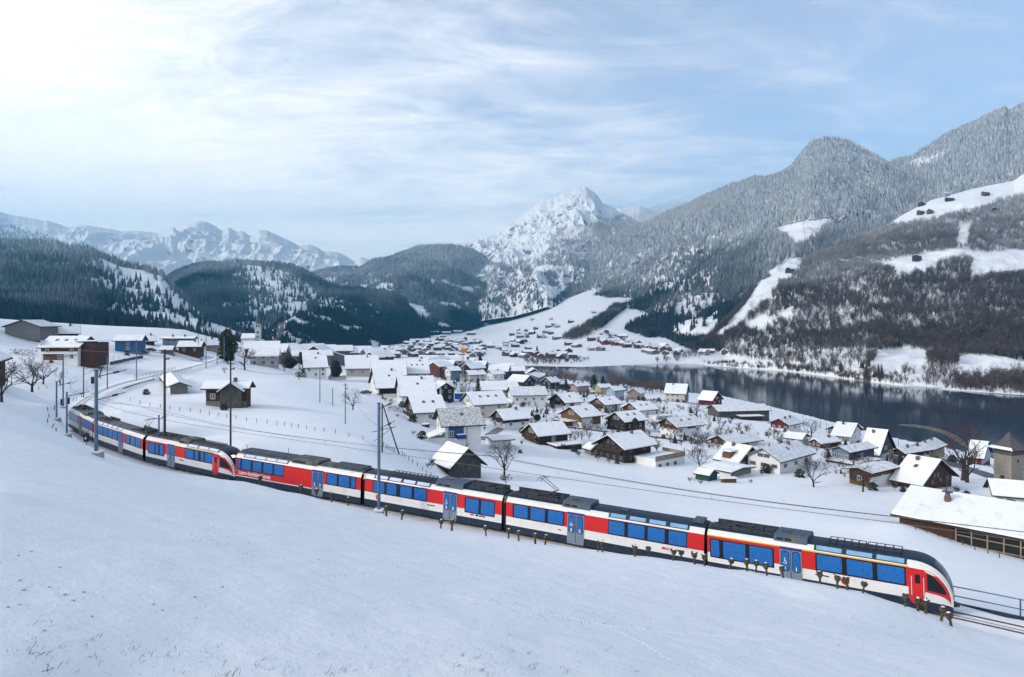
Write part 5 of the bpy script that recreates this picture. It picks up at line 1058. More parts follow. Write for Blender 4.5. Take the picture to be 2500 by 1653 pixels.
# --- right part of the village
VR = 'houses of the village near the lake shore'
house(1342, 1381, 1419, 997, 983, 300, 30, 'L', 'white', gab='brown', gabz=.4, wl=1, wg=2, sky=1, chim=0, name='house', label='white house with brown gable above the round black garden wheel', group=VR)
T, Mx, (l, w, h, rh, s, rf) = house(1443, 1478, 1515, 1004, 988, 300, 32, 'L', 'white', gab='ochre', gabz=.7, wl=1, wg=2, sky=1, chim=0, name='house', label='white house with wood only at the gable tip and dark balcony', group=VR, balc=True)
T, Mx, (l, w, h, rh, s, rf) = house(1370, 1421, 1466, 1046, 1018, 224, 36, 'L', 'white', gab='ochre', gabz=.5, wl=1, wg=2, sky=1, chim=0, name='chalet', label='white chalet with ochre wood front and small porch roof', group=VR); extra(T, 'wood_corner', WM['ochre'], lambda m: m.box(l*.55, l+.03, -.07, -.003, .9, h-.1)); extra(T, 'porch', WM['ochre'], lambda m: m.box(-3.2, -.05, w*.45, w*.95, -.5, 2.2)); extra(T, 'porch_roof', RSNOW, lambda m: m.box(-3.8, -.05, w*.25, w, 2.3, 2.5))
T, Mx, (l, w, h, rh, s, rf) = house(1521, 1560, 1602, 1021, 1002, 285, 32, 'L', 'white', gab='brown', gabz=.15, wl=1, wg=2, sky=2, chim=0, name='chalet', label='chalet with red brown gable and white annex, two roof windows', group=VR); extra(T, 'annex', WM['white'], lambda m: m.box(l*.5, l+4, -5, -.05, -3, .8)); extra(T, 'annex_roof', RSNOW, lambda m: m.box(l*.45, l+4.5, -5.5, -.04, .85, 1.1))
house(1484, 1526, 1575, 1054, 1029, 234, 33, 'L', 'dark', gab='dark', wl=2, wg=3, sky=2, chim=0, pitch=29, balc=True, name='chalet', label='dark chalet behind the bushy evergreen, bare creeper over its front', group=VR)
T, Mx, (l, w, h, rh, s, rf) = house(1611, 1653, 1713, 1066, 1040, 214, 30, 'L', 'white', gab='brown', gabz=.55, wl=3, wg=3, sky=2, chim=0, pitch=25, roof='thin', oh=1.3, name='chalet', label='broad white chalet with grey snow roof and two roof windows', group=VR); extra(T, 'wood_panel', WM['brown'], lambda m: m.box(l*.42, l*.75, -.06, -.003, h-1.3, h-.1))
T, Mx, (l, w, h, rh, s, rf) = house(1460, 1524, 1589, 1131, 1092, 171, 38, 'L', 'dark', gab='dark', wl=2, wg=4, chim=1, pitch=27, oh=1.4, balc=.62, frame=0, name='large_chalet', label='largest dark chalet in the middle, with a walled roof terrace', group=VR)
extra(T, 'terrace_block', WM['white'], lambda m: m.box(l*.35, l+4.8, -7.5, -.05, -2.5, 1.4)); extra(T, 'terrace_floor', RSNOW, lambda m: m.box(l*.35, l+4.8, -7.5, -.05, 1.41, 1.6))
for a_, b_, c_, d_ in ((l*.33, l+4.95, -7.65, -7.5), (l+4.8, l+4.95, -7.5, 0)): extra(T, 'terrace_rail', WM['beige'], lambda m: m.box(a_, b_, c_, d_, 1.2, 2.5))
for k in range(3): o = link_mesh('window', win_mesh(1.1, .9, 0)[0], None, T); o.location = (l*.5+k*3.1, -7.5, -.6); link_mesh('pane', win_mesh(1.1, .9, 0)[1], None, o)
house(1430, 1443, 1466, 1112, 1098, 184, 30, 'R', 'beige', gab='ochre', pitch=33, wl=0, wg=1, chim=0, snowt=.3, oh=.5, wsize=(.8, .9), name='playhouse', cat='hut', label='tiny wooden hut with thick snow roof beside the largest dark chalet')
house(1624, 1672, 1681, 983, 961, 372, 68, 'R', 'cream', gab='bluegrey', gabz=0, wl=4, wg=1, chim=1, pitch=30, name='house', label='cream house with blue end wall standing alone on the lake road', group=VR)
house(1706, 1738, 1762, 990, 977, 350, 45, 'R', 'red', pitch=36, wl=0, wg=2, chim=0, name='red_barn', cat='barn', label='small red barn with rounded snow roof at the shore', group=VR)
house(1532, 1562, 1573, 977, 960, 385, 60, 'L', 'cream', gab='beige', gabz=0, pitch=32, wl=0, wg=3, name='house', label='beige gabled house with hedge next to the two small villas', group=VR)
house(1452, 1466, 1492, 963, 946, 405, 32, 'L', 'yellow', wl=2, wg=2, pitch=28, name='villa', label='pale yellow villa among the trees at the lake', group=VR)
house(1480, 1500, 1524, 975, 953, 385, 38, 'L', 'lblue', wl=2, wg=2, pitch=28, name='villa', label='pale blue villa in front of the yellow one', group=VR)
house(1508, 1516, 1530, 955, 943, 420, 30, 'L', 'lblue', wl=1, wg=1, pitch=28, name='villa', label='small roof peeping behind the pale blue villa', group=VR)
house(1393, 1409, 1438, 958, 943, 420, 40, 'L', 'pink', wl=2, wg=2, pitch=26, chim=2, name='house', label='rose coloured house with spreading roof near the lake', group=VR)
house(1323, 1346, 1366, 950, 933, 440, 45, 'L', 'dark', gab='dark', wl=1, wg=2, pitch=33, name='chalet', label='dark gabled chalet left of the rose house', group=VR)
house(1350, 1356, 1394, 948, 938, 425, 10, 'L', 'dark', wl=2, wg=0, pitch=20, name='long_shed', cat='shed', label='long low shed joining the dark gabled chalet', group=VR)
# barn with the green bales
T, Mx, (l, w, h, rh, s, rf) = house(1728, 1755, 1878, 1019, 1004, 300, 10, 'L', 'greyw', roof='thin', win=False, chim=0, pitch=20, name='long_barn', cat='barn', label='long grey barn with staggered thin snow roof by the lake meadow', group=VR); extra(T, 'lean_to', WM['dark'], lambda m: m.box(l*.35, l*.75, -4.5, -.04, -2.2, .8)); extra(T, 'lean_to_roof', RSNOW, lambda m: m.box(l*.33, l*.78, -5.2, -.03, .85, 1.05))
house(1882, 1925, 1955, 1054, 1037, 262, 42, 'L', 'white', gab='red', gabz=.35, roof='thin', wl=1, wg=3, pitch=27, chim=2, name='red_house', cat='house', label='dark red house with white windows above the lake bank', group=VR)
house(2022, 2050, 2102, 1062, 1051, 250, 32, 'L', 'brown', roof='pink', wl=2, wg=2, pitch=27, name='house', label='house with rose tinted tile roof showing through the snow', group=VR)
house(2034, 2074, 2101, 1084, 1066, 230, 52, 'R', 'white', gab='white', wl=4, wg=1, pitch=20, chim=1, name='house', label='white house with a small round gable window in front of the rose roof', group=VR)
house(1736, 1781, 1852, 1092, 1082, 211, 32, 'L', 'white', gab='brown', gabz=.2, roof='thin', wl=2, wg=2, pitch=25, oh=1.2, name='chalet', label='chalet with brown gable and grey snow roof, thin black chimney', group=VR)
T, Mx, q = house(1752, 1802, 1857, 1147, 1128, 170, 36, 'R', 'shingle', gab='shingle', pitch=33, wl=1, wg=2, chim=1, snowt=.4, name='shingled_house', label='house with grey shingled gable and wooden dormer under thick snow', group=VR)
l, w, h, rh, s, rf = q; extra(T, 'dormer', WM['ochre'], lambda m: m.prism([(.2, h-.2), (.2, h+1.6), (w*0-1.2, h+2.6), (-2.7, h+1.6), (-2.7, h-.2)], l*.35, l*.75, 'x')); extra(T, 'dormer_roof', RSNOW, lambda m: m.box(l*.30, l*.80, -3.2, .6, h+2.3, h+2.6))
T, Mx, (l, w, h, rh, s, rf) = house(1726, 1784, 1833, 1167, 1153, 158, 38, 'R', 'white', gab='grey', gabz=0, pitch=6, win=False, chim=0, name='carport', cat='carport', label='flat roofed white carport with grey slatted end below the shingled house')
T, Mx, (l, w, h, rh, s, rf) = house(1826, 1904, 1980, 1158, 1124, 166, 41, 'L', 'white', roof='thin', wl=3, wg=3, sky=1, chim=1, pitch=28, oh=1.0, frame=0, wsize=(1.5, .9), name='large_white_house', label='largest white house with long thin snow roof behind the railway field', group=VR)
house(1980, 2004, 2046, 1094, 1082, 204, 30, 'L', 'brown', gab='brown', wl=1, wg=2, pitch=27, chim=1, name='chalet', label='brown chalet with square chimney between trees left of the navy house', group=VR)
house(1918, 1955, 1972, 1088, 1072, 220, 48, 'R', 'white', pitch=20, wl=1, wg=1, chim=0, name='house', label='white low house with broad snow roof under the lake bank', group=VR)
T, Mx, (l, w, h, rh, s, rf) = house(2031, 2073, 2134, 1131, 1103, 188, 34, 'L', 'navy', gab='bluegrey', gabz=0, roof='thin', wl=1, wg=3, pitch=20, chim=0, name='navy_house', label='navy blue house with wooden ground floor annex and flag', group=VR); extra(T, 'annex', WM['ochre'], lambda m: m.box(-3.2, l*.7, -3.6, -.05, -3, .6)); extra(T, 'annex_roof', RSNOW, lambda m: m.box(-3.6, l*.74, -4.0, -.04, .65, .85)); extra(T, 'veranda', WM['ochre'], lambda m: m.box(-3.2, -.05, 0, w, -3, .6)); extra(T, 'veranda_roof', RSNOW, lambda m: m.box(-3.6, -.04, .02, w+.4, .65, .85))
house(2104, 2143, 2180, 1125, 1108, 208, 46, 'R', 'cream', gab='greyw', gabz=.6, pitch=38, wl=0, wg=2, chim=1, name='barn_house', cat='house', label='steep roofed house with grey timber gable right of the navy house', group=VR)
house(2074, 2124, 2184, 1191, 1153, 154, 34, 'L', 'ochre', gab='brown', gabz=.3, roof='thin', wl=1, wg=1, pitch=12, chim=0, oh=1.2, base=('white', 2.2), name='ochre_house', cat='house', label='low pitched ochre timber house on a white basement by two fruit trees')
T, Mx, (l, w, h, rh, s, rf) = house(1698, 1731, 1751, 1175, 1162, 148, 45, 'R', 'green', pitch=24, wl=0, wg=0, win=False, chim=0, oh=.4, name='green_shed', cat='shed', label='small green shed with ribbed snowy roof at the field edge')
house(2181, 2208, 2268, 1134, 1105, 194, 28, 'L', 'dark', wl=3, wg=3, roof='thin', pitch=27, chim=2, name='chalet', label='almost black chalet with two chimneys above the road', group=VR, base=('cream', 1.8))
house(2216, 2268, 2306, 1121, 1099, 221, 42, 'L', 'yellow', gab='yellow', gabz=0, roof='thin', wl=2, wg=2, shut='green', pitch=27, chim=2, name='yellow_house', label='yellow house with shutters behind the almost black chalet', group=VR)
house(2362, 2397, 2417, 1136, 1117, 214, 46, 'R', 'red', gab='lblue', gabz=0, pitch=30, wl=1, wg=2, chim=0, name='red_sided_house', label='rusty red sided house with pale gable by the old tower', group=VR)
T, Mx, (l, w, h, rh, s, rf) = house(2190, 2246, 2323, 1196, 1178, 154, 34, 'R', 'brown', gab='brown', gabz=0, pitch=29, wl=2, wg=4, chim=1, sky=1, frame=0, oh=1.3, name='brown_chalet', label='brown chalet with stout chimney between the big barn and the road', group=VR)
T, Mx, (l, w, h, rh, s, rf) = house(2420, 2431, 2540, 1233, 1205, 142, -24, 'L', 'white', pitch=32, w_=7, wl=5, wg=1, chim=0, name='white_house', label='long white house with steep snowed roof at the right edge', group=VR, wsize=(1.0, .8))
house(2560, 2600, 2680, 1180, 1150, 160, 20, 'L', 'white', name='house', label='white house beyond the right edge of the tower field', group=VR)
# big barn
T, Mx, (l, w, h, rh, s, rf) = house(2186, 2196, 2500, 1276, 1254, 88, -47, 'L', 'brown', pitch=17, w_=14.5, l_=30, win=False, chim=0, oh=.9, sink=6, snowt=.16, name='big_cattle_barn', cat='barn', label='biggest barn with huge snow roof and open timber bays at the lower right')
for k in range(24): extra(T, 'board', WM['brown'], lambda m: m.box(.1+k*.26, .33+k*.26, -.07-.02*(k % 2), -.004, -3.0, h-.15))
extra(T, 'open_bay_shade', BLKM, lambda m: m.box(6.6, 30, -.05, -.004, -2.6, h-.1));  # black sheet before the wall, painted shade of the barn's inside
for k in range(13): extra(T, 'post', WM['beige'], lambda m: m.box(6.6+k*1.7, 6.75+k*1.7, -.2, -.052, -2.6, h-.1))
for zz_ in (-1.2, -.1, .7): extra(T, 'beam', WM['beige'], lambda m: m.box(6.6, 30, -.16, -.055, zz_, zz_+.12))
extra(T, 'stall_wall', WM['stone'], lambda m: m.box(8, 30, -.30, -.21, -5.0, -1.9))
for x_ in (4.5, 18.2):
    q = Vector((x_, w*.16 if x_ > 10 else w*.32, 0)); zr = h+rh*(q.y/(w/2))+.3
    mb = MB(); mb.tube((q.x, q.y, zr-.3), (q.x, q.y, zr+.5), .42, .42, 12); mb.tube((q.x, q.y, zr+.5), (q.x, q.y, zr+1.0), .42, .28, 12); mb.tube((q.x, q.y, zr+1.0), (q.x, q.y, zr+1.15), .28, .28, 12); o = mb.build('ventilator', mat('clay_vent', (.15, .10, .09), .8, .15, 2), rf); MB().box(q.x-.6, q.x+.6, q.y-.5, q.y+.5, zr+1.25, zr+1.33).build('vent_cap', DMET, rf)

# the dark specks of the ground colour grow denser close round the houses
hx = np.array([[o.location.x, o.location.y] for o in C.objects if o.type == 'EMPTY' and o.get('category') in ('house', 'barn', 'hut', 'shed', 'farmhouse', 'carport')]); GX, GY = GXX.ravel(), GYY.ravel(); ad = np.zeros(len(GX))
for x, y in hx: d = np.hypot(GX-x-2, GY-y-1); ad = np.maximum(ad, .42*sm((10-d)/6))
gnd.data.attributes['bare'].data.foreach_set('value', (bare+ad).astype(np.float32))
# ------------------------------------------------------------ church, old tower, crane
T = empty('church', hit(606, 845, guess=640), R(8), label='pale stone church with tall pointed spire at the foot of the dark hill', cat='church')
CH = mat('pale_church_stone', (.50, .52, .50), .9, .08, .5)
def ex(T, nm_, m, fn, par=None, **k): mb = MB(); fn(mb); return mb.build(nm_, m, par or T, **k)
ex(T, 'nave', CH, lambda m: m.prism([(0, -3), (9, -3), (9, 7.5), (4.5, 11), (0, 7.5)], -6, 5.5, 'x')); 
def _r(m): chevron(m, -6.4, 5.6, (-.6, 4.5, 9.6), (7.3, 11.4, 7.3), .35)
ex(T, 'roof', RSNOW, _r); ex(T, 'aisle', CH, lambda m: m.box(-5, 5, -3.5, -.05, -3, 3.8)); ex(T, 'aisle_roof', RSNOW, lambda m: m.box(-5.3, 5.3, -3.9, -.04, 3.85, 4.3))
tw = ex(T, 'tower', CH, lambda m: m.box(5.6, 10.2, 1, 5.6, -3, 16.5)); ex(T, 'belfry', CH, lambda m: m.box(5.9, 9.9, 1.3, 5.3, 16.5, 20)); 
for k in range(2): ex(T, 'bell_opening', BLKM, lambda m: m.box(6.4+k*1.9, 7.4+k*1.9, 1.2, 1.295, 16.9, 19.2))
ex(T, 'spire', mat('spire_slate', (.06, .10, .13), .8, .1, 2), lambda m: m.tube((7.9, 3.3, 20), (7.9, 3.3, 33), 2.6, .05, 8))
for k in range(3): ex(T, 'clock_band', PANE, lambda m: m.box(6.9, 8.9, .93, .995, 3+4*k, 5.4+4*k))
for k in range(2): ex(T, 'west_porch', CH, lambda m: m.box(10.25+k*2.6, 12.8+k*2.6, 0, 6, -3, 6-3.5*k))
p = hit(2463, 1176, guess=178); T = empty('stone_tower', p, R(18), label='old square stone tower with bell shaped wooden roof by the lake road', cat='tower')
k = 178/F; tw_ = 4.55; hb = (1176-1108)/F*p.y
ex(T, 'masonry', WM['stone'], lambda m: m.box(-tw_/2, tw_/2, -tw_/2, tw_/2, -3, hb))
r_ = random.Random(5); blk = [MB().box(-.2*q, .2*q, -.05, 0, 0, .22, ).build('stone_block', WM['stone'], mesh_only=True) for q in (1, 1.4, 1.8)]
for zr in range(int(hb/.32)):
    for f_ in range(2):
        x = -tw_/2+.15+(zr % 2)*.2
        while x < tw_/2-.3:
            q = r_.randrange(3); o = link_mesh('stone_block', blk[q], None, T); wd = .2*(1, 1.4, 1.8)[q]
            if f_ == 0: o.location = (x+wd, -tw_/2-r_.uniform(0, .02), .05+zr*.32)
            else: o.location = (-tw_/2-r_.uniform(0, .02), x+wd, .05+zr*.32); o.rotation_euler = (0, 0, -PI/2)
            x += 2*wd+.06
            if r_.random() < .35: x += .3
ex(T, 'window_slit', BLKM, lambda m: m.box(-.2, .25, -tw_/2-.09, -tw_/2-.055, hb-1.9, hb-1.0)); ex(T, 'doorway', BLKM, lambda m: m.box(-tw_/2-.08, -tw_/2-.055, -.5, .5, 0, 1.8))
ex(T, 'hoarding', WM['greyw'], lambda m: m.box(-tw_/2-.15, tw_/2+.15, -tw_/2-.15, tw_/2+.15, hb, hb+.9)); 
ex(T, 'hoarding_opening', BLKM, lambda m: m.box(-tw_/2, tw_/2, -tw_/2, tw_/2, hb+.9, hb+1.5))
for a in range(5): ex(T, 'hoarding_post', WM['greyw'], lambda m: m.box(-tw_/2-.14+a*tw_/4, -tw_/2+a*tw_/4+.02, -tw_/2-.16, -tw_/2-.01, hb+.9, hb+1.5))
def bell(m):
    prof = [(3.45, 1.45), (2.6, 1.95), (1.75, 2.75), (1.05, 3.75), (.5, 4.8), (.06, 5.7)]; V = []
    for r0, z in prof: V += [(r0, -r0, hb+z), (r0, r0, hb+z), (-r0, r0, hb+z), (-r0, -r0, hb+z)]
    m.add(V, [(4*i+j, 4*i+(j+1) % 4, 4*i+4+(j+1) % 4, 4*i+4+j) for i in range(5) for j in range(4)]+[(0, 3, 2, 1), (20, 21, 22, 23)])
ex(T, 'roof', mat('snowy_shingle_roof', (.13, .11, .12), .95, .2, 2.5, .3), bell)
ex(T, 'roof_snow', RSNOW, lambda m: m.add([(-3.48, -3.48, hb+1.47), (-2.62, -2.62, hb+1.99), (-2.62, 2.62, hb+1.99), (-3.48, 3.48, hb+1.47), (-3.48, -3.48, hb+1.6), (-2.62, -2.62, hb+2.1), (-2.62, 2.62, hb+2.1), (-3.48, 3.48, hb+1.6)], [(4, 5, 6, 7), (0, 3, 2, 1), (0, 1, 5, 4), (2, 3, 7, 6), (0, 4, 7, 3), (1, 2, 6, 5)]))
ex(T, 'finial', DMET, lambda m: m.tube((0, 0, hb+5.6), (0, 0, hb+6.9), .05, .03, 5)); ex(T, 'finial_cross', DMET, lambda m: m.box(-.35, .35, -.03, .03, hb+6.4, hb+6.48))
p = hit(1130, 957, guess=290); T = empty('tower_crane', p, R(10), label='slim grey tower crane with orange head rising over the village', cat='crane'); hc = (957-842)/F*p.y; LAT = mat('crane_lattice', (.30, .33, .36), .6, .08, 1)
ex(T, 'ballast', CONC, lambda m: m.box(-1.4, 1.4, -1.4, 1.4, -.5, 2.4))
def lat(m):
    for a in (-.45, .45):
        for b in (-.45, .45): m.tube((a, b, 2.4), (a, b, hc-2.5), .09, n=4)
    z = 2.4; i = 0
    while z < hc-3.5:
        for s_ in (-1, 1): m.tube((-.45*(1 if i % 2 else -1), s_*.45, z), (.45*(1 if i % 2 else -1), s_*.45, z+1.0), .05, n=3); m.tube((s_*.45, -.45*(1 if i % 2 else -1), z), (s_*.45, .45*(1 if i % 2 else -1), z+1.0), .05, n=3)
        z += 1.0; i += 1
ex(T, 'mast', LAT, lat); ORG = mat('crane_orange', (.62, .22, .03), .6, .1, 1)
ex(T, 'cab', ORG, lambda m: m.box(-.8, 1.9, -.8, .6, hc-3.6, hc-1.7)); ex(T, 'counterweight', ORG, lambda m: m.box(-.7, .7, -3.6, -2.2, hc-3.2, hc-1.8)); ex(T, 'apex', ORG, lambda m: m.tube((0, 0, hc-2), (0, 0, hc+1.5), .3, .06, 4)); ex(T, 'jib', LAT, lambda m: (m.tube((0, -3.6, hc-2), (0, 24, hc-1.6), .16, .12, 4), m.tube((0, 0, hc+1.4), (0, 16, hc-1.5), .04, n=3)))
# ------------------------------------------------------------ roads
ROADM = mat('wet_asphalt', (.055, .06, .07), .55, .2, .6, col2=(.09, .095, .105), thr=(.4, .7)); TRKM = mat('trodden_snow', (.30, .31, .33), .9, .2, .5, col2=(.10, .10, .11), thr=(.35, .65))
def road(name, pts, wd, m, guess):
    q = catmull(np.array([list(hit(a, b, guess=guess if not isinstance(guess, list) else guess[i])) for i, (a, b) in enumerate(pts)]), 14); V = []; Fc = []
    for i in range(len(q)):
        a = q[max(i-1, 0)]; b = q[min(i+1, len(q)-1)]; d = Vector((b[0]-a[0], b[1]-a[1])).normalized(); s_ = Vector((d.y, -d.x))
        for t in (-1, -.5, 0, .5, 1): x = q[i][0]+s_.x*wd/2*t; y = q[i][1]+s_.y*wd/2*t; V.append((x, y, sheet_z(x, y)+.09))
    for i in range(len(q)-1):
        for k in range(4): Fc.append((i*5+k, i*5+k+1, (i+1)*5+k+1, (i+1)*5+k))
    return tag(from_np(name, V, Fc, m), kind='structure')
road('lake_road', [(2240, 1108), (2290, 1122), (2350, 1141), (2400, 1156), (2450, 1172), (2520, 1196)], 6.5, ROADM, [235, 222, 208, 198, 188, 170])
road('lake_lane', [(1585, 974), (1640, 980), (1700, 987), (1740, 993)], 4, TRKM, 370)
road('village_lane', [(1330, 1036), (1380, 1043), (1430, 1048), (1484, 1055)], 3.6, ROADM, 225)
road('chalet_lane', [(1580, 1065), (1625, 1071), (1672, 1078)], 3.2, ROADM, 215)
road('garden_path', [(1250, 1040), (1215, 1050), (1180, 1075)], 3.0, TRKM, 205)
# ------------------------------------------------------------ bridge, walls and railings by the line
def s_near(col, lo, hi): m = (TS2 >= lo) & (TS2 <= hi); i = np.argmin(np.abs(COL2[m]-col)); return TS2[m][i]
TS2 = np.arange(0, SL, .5); _c = [track_at(s)[0] for s in TS2]; COL2 = np.array([CX+F*p.x/p.y for p in _c])
sBr = s_near(350, 180, 320); sBe = s_near(450, 200, 330)
T = empty('railway_bridge', (0, 0, 0), label='short railway bridge with railing above the low white barn', cat='bridge')
V, Fc = sweep(offs(sBr, sBe, 1.5, 0, -.4), [(-2.6, -1.3), (2.6, -1.3), (2.6, 0), (-2.6, 0)]); from_np('deck', V, Fc, CONC, T)
def railing(T, s0, s1, off, dz, step, h=1.1, m=None, bars=(1.0, .55)):
    pts = offs(s0, s1, step, off, dz); m = m or GALV
    for p in pts: MB().box(p.x-.035, p.x+.035, p.y-.035, p.y+.035, p.z-.25, p.z+h).build('railing_post', m, T)
    for b_ in bars: V, Fc = sweep(offs(s0, s1, 1.0, off, dz+h*b_-.05), [(-.03, -.03), (.03, -.03), (.03, .03), (-.03, .03)]); from_np('railing_bar', V, Fc, m, T)
o1 = offs(50, 50.5, 1, 2.6)[0]; side = 2.6 if Vector((o1.x, o1.y)).length > Vector(track_at(50)[0][:2]).length else -2.6      # far side of the line
for a_, b_ in ((sBr, sBe),):
    railing(T, a_, b_, side, -.4, 3.0, m=DMET); railing(T, a_, b_, -side, -.4, 3.0, m=DMET)
T = empty('guard_railing', (0, 0, 0), label='two bar guard railing beside the empty rails at the right edge', cat='railing')
s_e = s_at_col(2322); railing(T, .5, s_e+4, side*1.10, -.35, 4.2, h=1.25, bars=(1.0, .5)); V, Fc = sweep(offs(.5, s_e+8, 1.5, side*1.08, -.40), [(-.12, -.5), (.12, -.5), (.12, .18), (-.12, .18)]); from_np('edge_wall', V, Fc, TNAVY, T)
V, Fc = sweep(offs(sBr-26, sBr, 1.5, side*1.15, -.4), [(-.14, -1.2), (.14, -1.2), (.14, .10), (-.14, .10)]); tag(from_np('edge_wall', V, Fc, DMET), 'dark kerb wall along the curve in front of the bridge', 'wall')
V, Fc = sweep([Vector(hit(270, 891, guess=215))+Vector((0, 0, 0)), Vector(hit(300, 884, guess=222)), Vector(hit(348, 874, guess=240))], [(-.2, -.6), (.2, -.6), (.2, 1.0), (-.2, 1.0)]); tag(from_np('retaining_wall', V, Fc, WM['greyw']), 'low dark retaining wall on the slope below the blue barn', 'wall')
# ------------------------------------------------------------ masts, poles, wires
GM_ = 'overhead line masts along the track'
def mast(px, top, base, Y, label, r=.16, arm=1, m=GALV, armcol=None, foot=True):
    p = hit(px, base, guess=Y); h = (base-top)/F*p.y; T = empty('catenary_mast', p, 0, label=label, cat='mast', group=GM_)
    ex(T, 'post', m, lambda q: q.tube((0, 0, -.5), (0, 0, h), r, r*.85, 10)); ex(T, 'post_cap', DMET, lambda q: q.tube((0, 0, h), (0, 0, h+.06), r*1.25, r*1.25, 10))
    if foot: ex(T, 'footing', CONC, lambda q: q.box(-.4, .4, -.4, .4, -.6, .22)); ex(T, 'footing_snow', SNOW, lambda q: q.box(-.42, .42, -.42, .42, .225, .34))
    if arm:
        # brackets reach to the line
        d2 = np.hypot(TRACK[:, 0]-p.x, TRACK[:, 1]-p.y); i = int(np.argmin(d2)); t = Vector(TRACK[i])-p
        t = t*(min(2.8, t.length)/max(t.length, .1))
        for z, k in ((h-.25, 1), (h-2.1, .95))[:arm]:
            e = Vector((t.x*k, t.y*k, z+.15)); ex(T, 'bracket', DMET, lambda q: q.tube((0, 0, z-.25), e, .045, .03, 5)); ex(T, 'insulator', DMET, lambda q: q.tube(Vector((0, 0, z-.25)).lerp(e, .55), Vector((0, 0, z-.25)).lerp(e, .72), .09, n=7))
    return T, p, h
mast(925, 985, 1252, 62, 'tallest blue grey mast standing in front of the middle carriage', r=.15, arm=2)
mast(235, 905, 1111, 76, 'thick blue grey mast in front of the pale roofed carriage', r=.15, arm=2)
mast(163, 958, 1064, 90, 'mast on a snowy block just left of the rearmost carriage', r=.12, arm=1)
mast(138, 933, 1025, 104, 'mast left of the curve beside leaning fence posts', r=.12, arm=1)
mast(154, 865, 996, 118, 'tall mast beyond the curve with relay box at its foot', r=.15, arm=1)
mast(204, 896, 970, 150, 'thin dark lattice mast next to the signal', r=.12, m=DMET, foot=False)
mast(262, 870, 948, 175, 'thin mast in the field right of the signal', r=.15, foot=False)
mast(333, 830, 928, 190, 'tall mast in front of the blue barn', r=.15, foot=False)
mast(388, 1015, 1137, 73, 'slim mast beside the mossy wooden pole at the train', r=.11, arm=2, foot=False)
for a in ((484, 814, 874, 300, 'tall mast left of the level yard'), (503, 820, 899, 285, 'tallest mast before the dark conifer'), (530, 845, 890, 300, 'short mast just left of the dark conifer'), (547, 823, 883, 300, 'mast standing against the dark conifer'), (473, 829, 868, 320, 'small mast by the brown station house'), (226, 841, 884, 215, 'small post beside the parked red car')): mast(*a[:4], a[4], r=.16, arm=0, foot=False)
def wpole(px, top, base, Y, label, r=.14, cat='pole', knobs=True, name='wooden_pole', guess=True, m=None):
    p = hit(px, base, guess=Y); h = (base-top)/F*p.y; T = empty(name, p, 0, label=label, cat=cat); ex(T, 'post', m or WPOLE, lambda q: q.tube((0, 0, -.5), (0, 0, h), r, r*.75, 8))
    if knobs: ex(T, 'insulator', DMET, lambda q: q.tube((.1, 0, h-1.2), (.55, 0, h-1.1), .08, .12, 6)); ex(T, 'crossbar', DMET, lambda q: q.box(-.5, .5, -.05, .05, h-.5, h-.4))
    return p+Vector((0, 0, h))
q1 = wpole(402, 853, 1138, 72, 'thick mossy wooden pole in front of the driving carriage', r=.17)
q2 = wpole(563, 880, 1100, 92, 'dark wooden pole rising behind the train roof', r=.15)
q3 = wpole(694, 855, 906, 330, 'wooden pole left of the white house with dark gable', r=.2); q4 = wpole(730, 871, 928, 300, 'pole with wires in front of the white house with dark gable', r=.16)
q5 = wpole(781, 897, 982, 190, 'bare pole in the middle of the empty field', r=.12, knobs=False); q6 = wpole(812, 948, 990, 185, 'short pole between the two taller field poles', r=.11, knobs=False); q7 = wpole(843, 935, 1035, 135, 'thin tall pole left of the lone fruit tree', r=.10)
p = hit(933, 1103, guess=112); T = empty('braced_pole', p, 0, label='dark wooden pole with long slanting brace behind the tallest mast', cat='pole'); ph = (1103-985)/F*p.y; e = hit(974, 1108, guess=112)-p
ex(T, 'post', WPOLE, lambda q: q.tube((0, 0, -.4), (0, 0, ph), .14, .11, 7)); ex(T, 'brace', WPOLE, lambda q: q.tube(e, (.1, 0, ph-.2), .13, .10, 7)); ex(T, 'crossarm', DMET, lambda q: (q.tube((-1.6, 0, ph-4.7), (2.2, 0, ph-3.8), .06, n=5), q.tube((-1.4, 0, ph-6.3), (1.8, 0, ph-3.9), .05, n=5)))
def wire(T, a, b, sag, r=.022, n=14, name='wire'):
    pts = [Vector(a).lerp(Vector(b), i/n)-Vector((0, 0, sag*4*(i/n)*(1-i/n))) for i in range(n+1)]; V, Fc = sweep(pts, [(-r, -r), (r, -r), (0, r)]); return from_np(name, V, Fc, WIRE, T)
T = empty('overhead_line', (0, 0, 0), label='thin electric wires hanging above the railway line', cat='wire')
for off, dz, nm_ in ((0, 6.45, 'messenger_wire'), (0, 5.35, 'contact_wire'), (side*.9, 5.9, 'feeder_wire')):
    pts = []
    for i, s in enumerate(np.arange(0, 250, 2.0)):
        q = offs(s, s+.1, 1, off, dz)[0]; ph_ = (s % 52)/52; q.z -= (0 if dz < 5.6 else .75*4*ph_*(1-ph_)); pts.append(q)
    V, Fc = sweep(pts, [(-.018, -.018), (.018, -.018), (0, .018)]); from_np(nm_, V, Fc, WIRE, T)
for s in np.arange(6, 200, 13.0):
    ph_ = (s % 52)/52; a = offs(s, s+.1, 1, 0, 5.35)[0]; b = offs(s, s+.1, 1, 0, 6.45-.75*4*ph_*(1-ph_))[0]; MB().tube(a, b, .012, n=3).build('dropper', WIRE, T)
T = empty('field_power_line', (0, 0, 0), label='power wires sagging across the field between wooden poles', cat='wire')
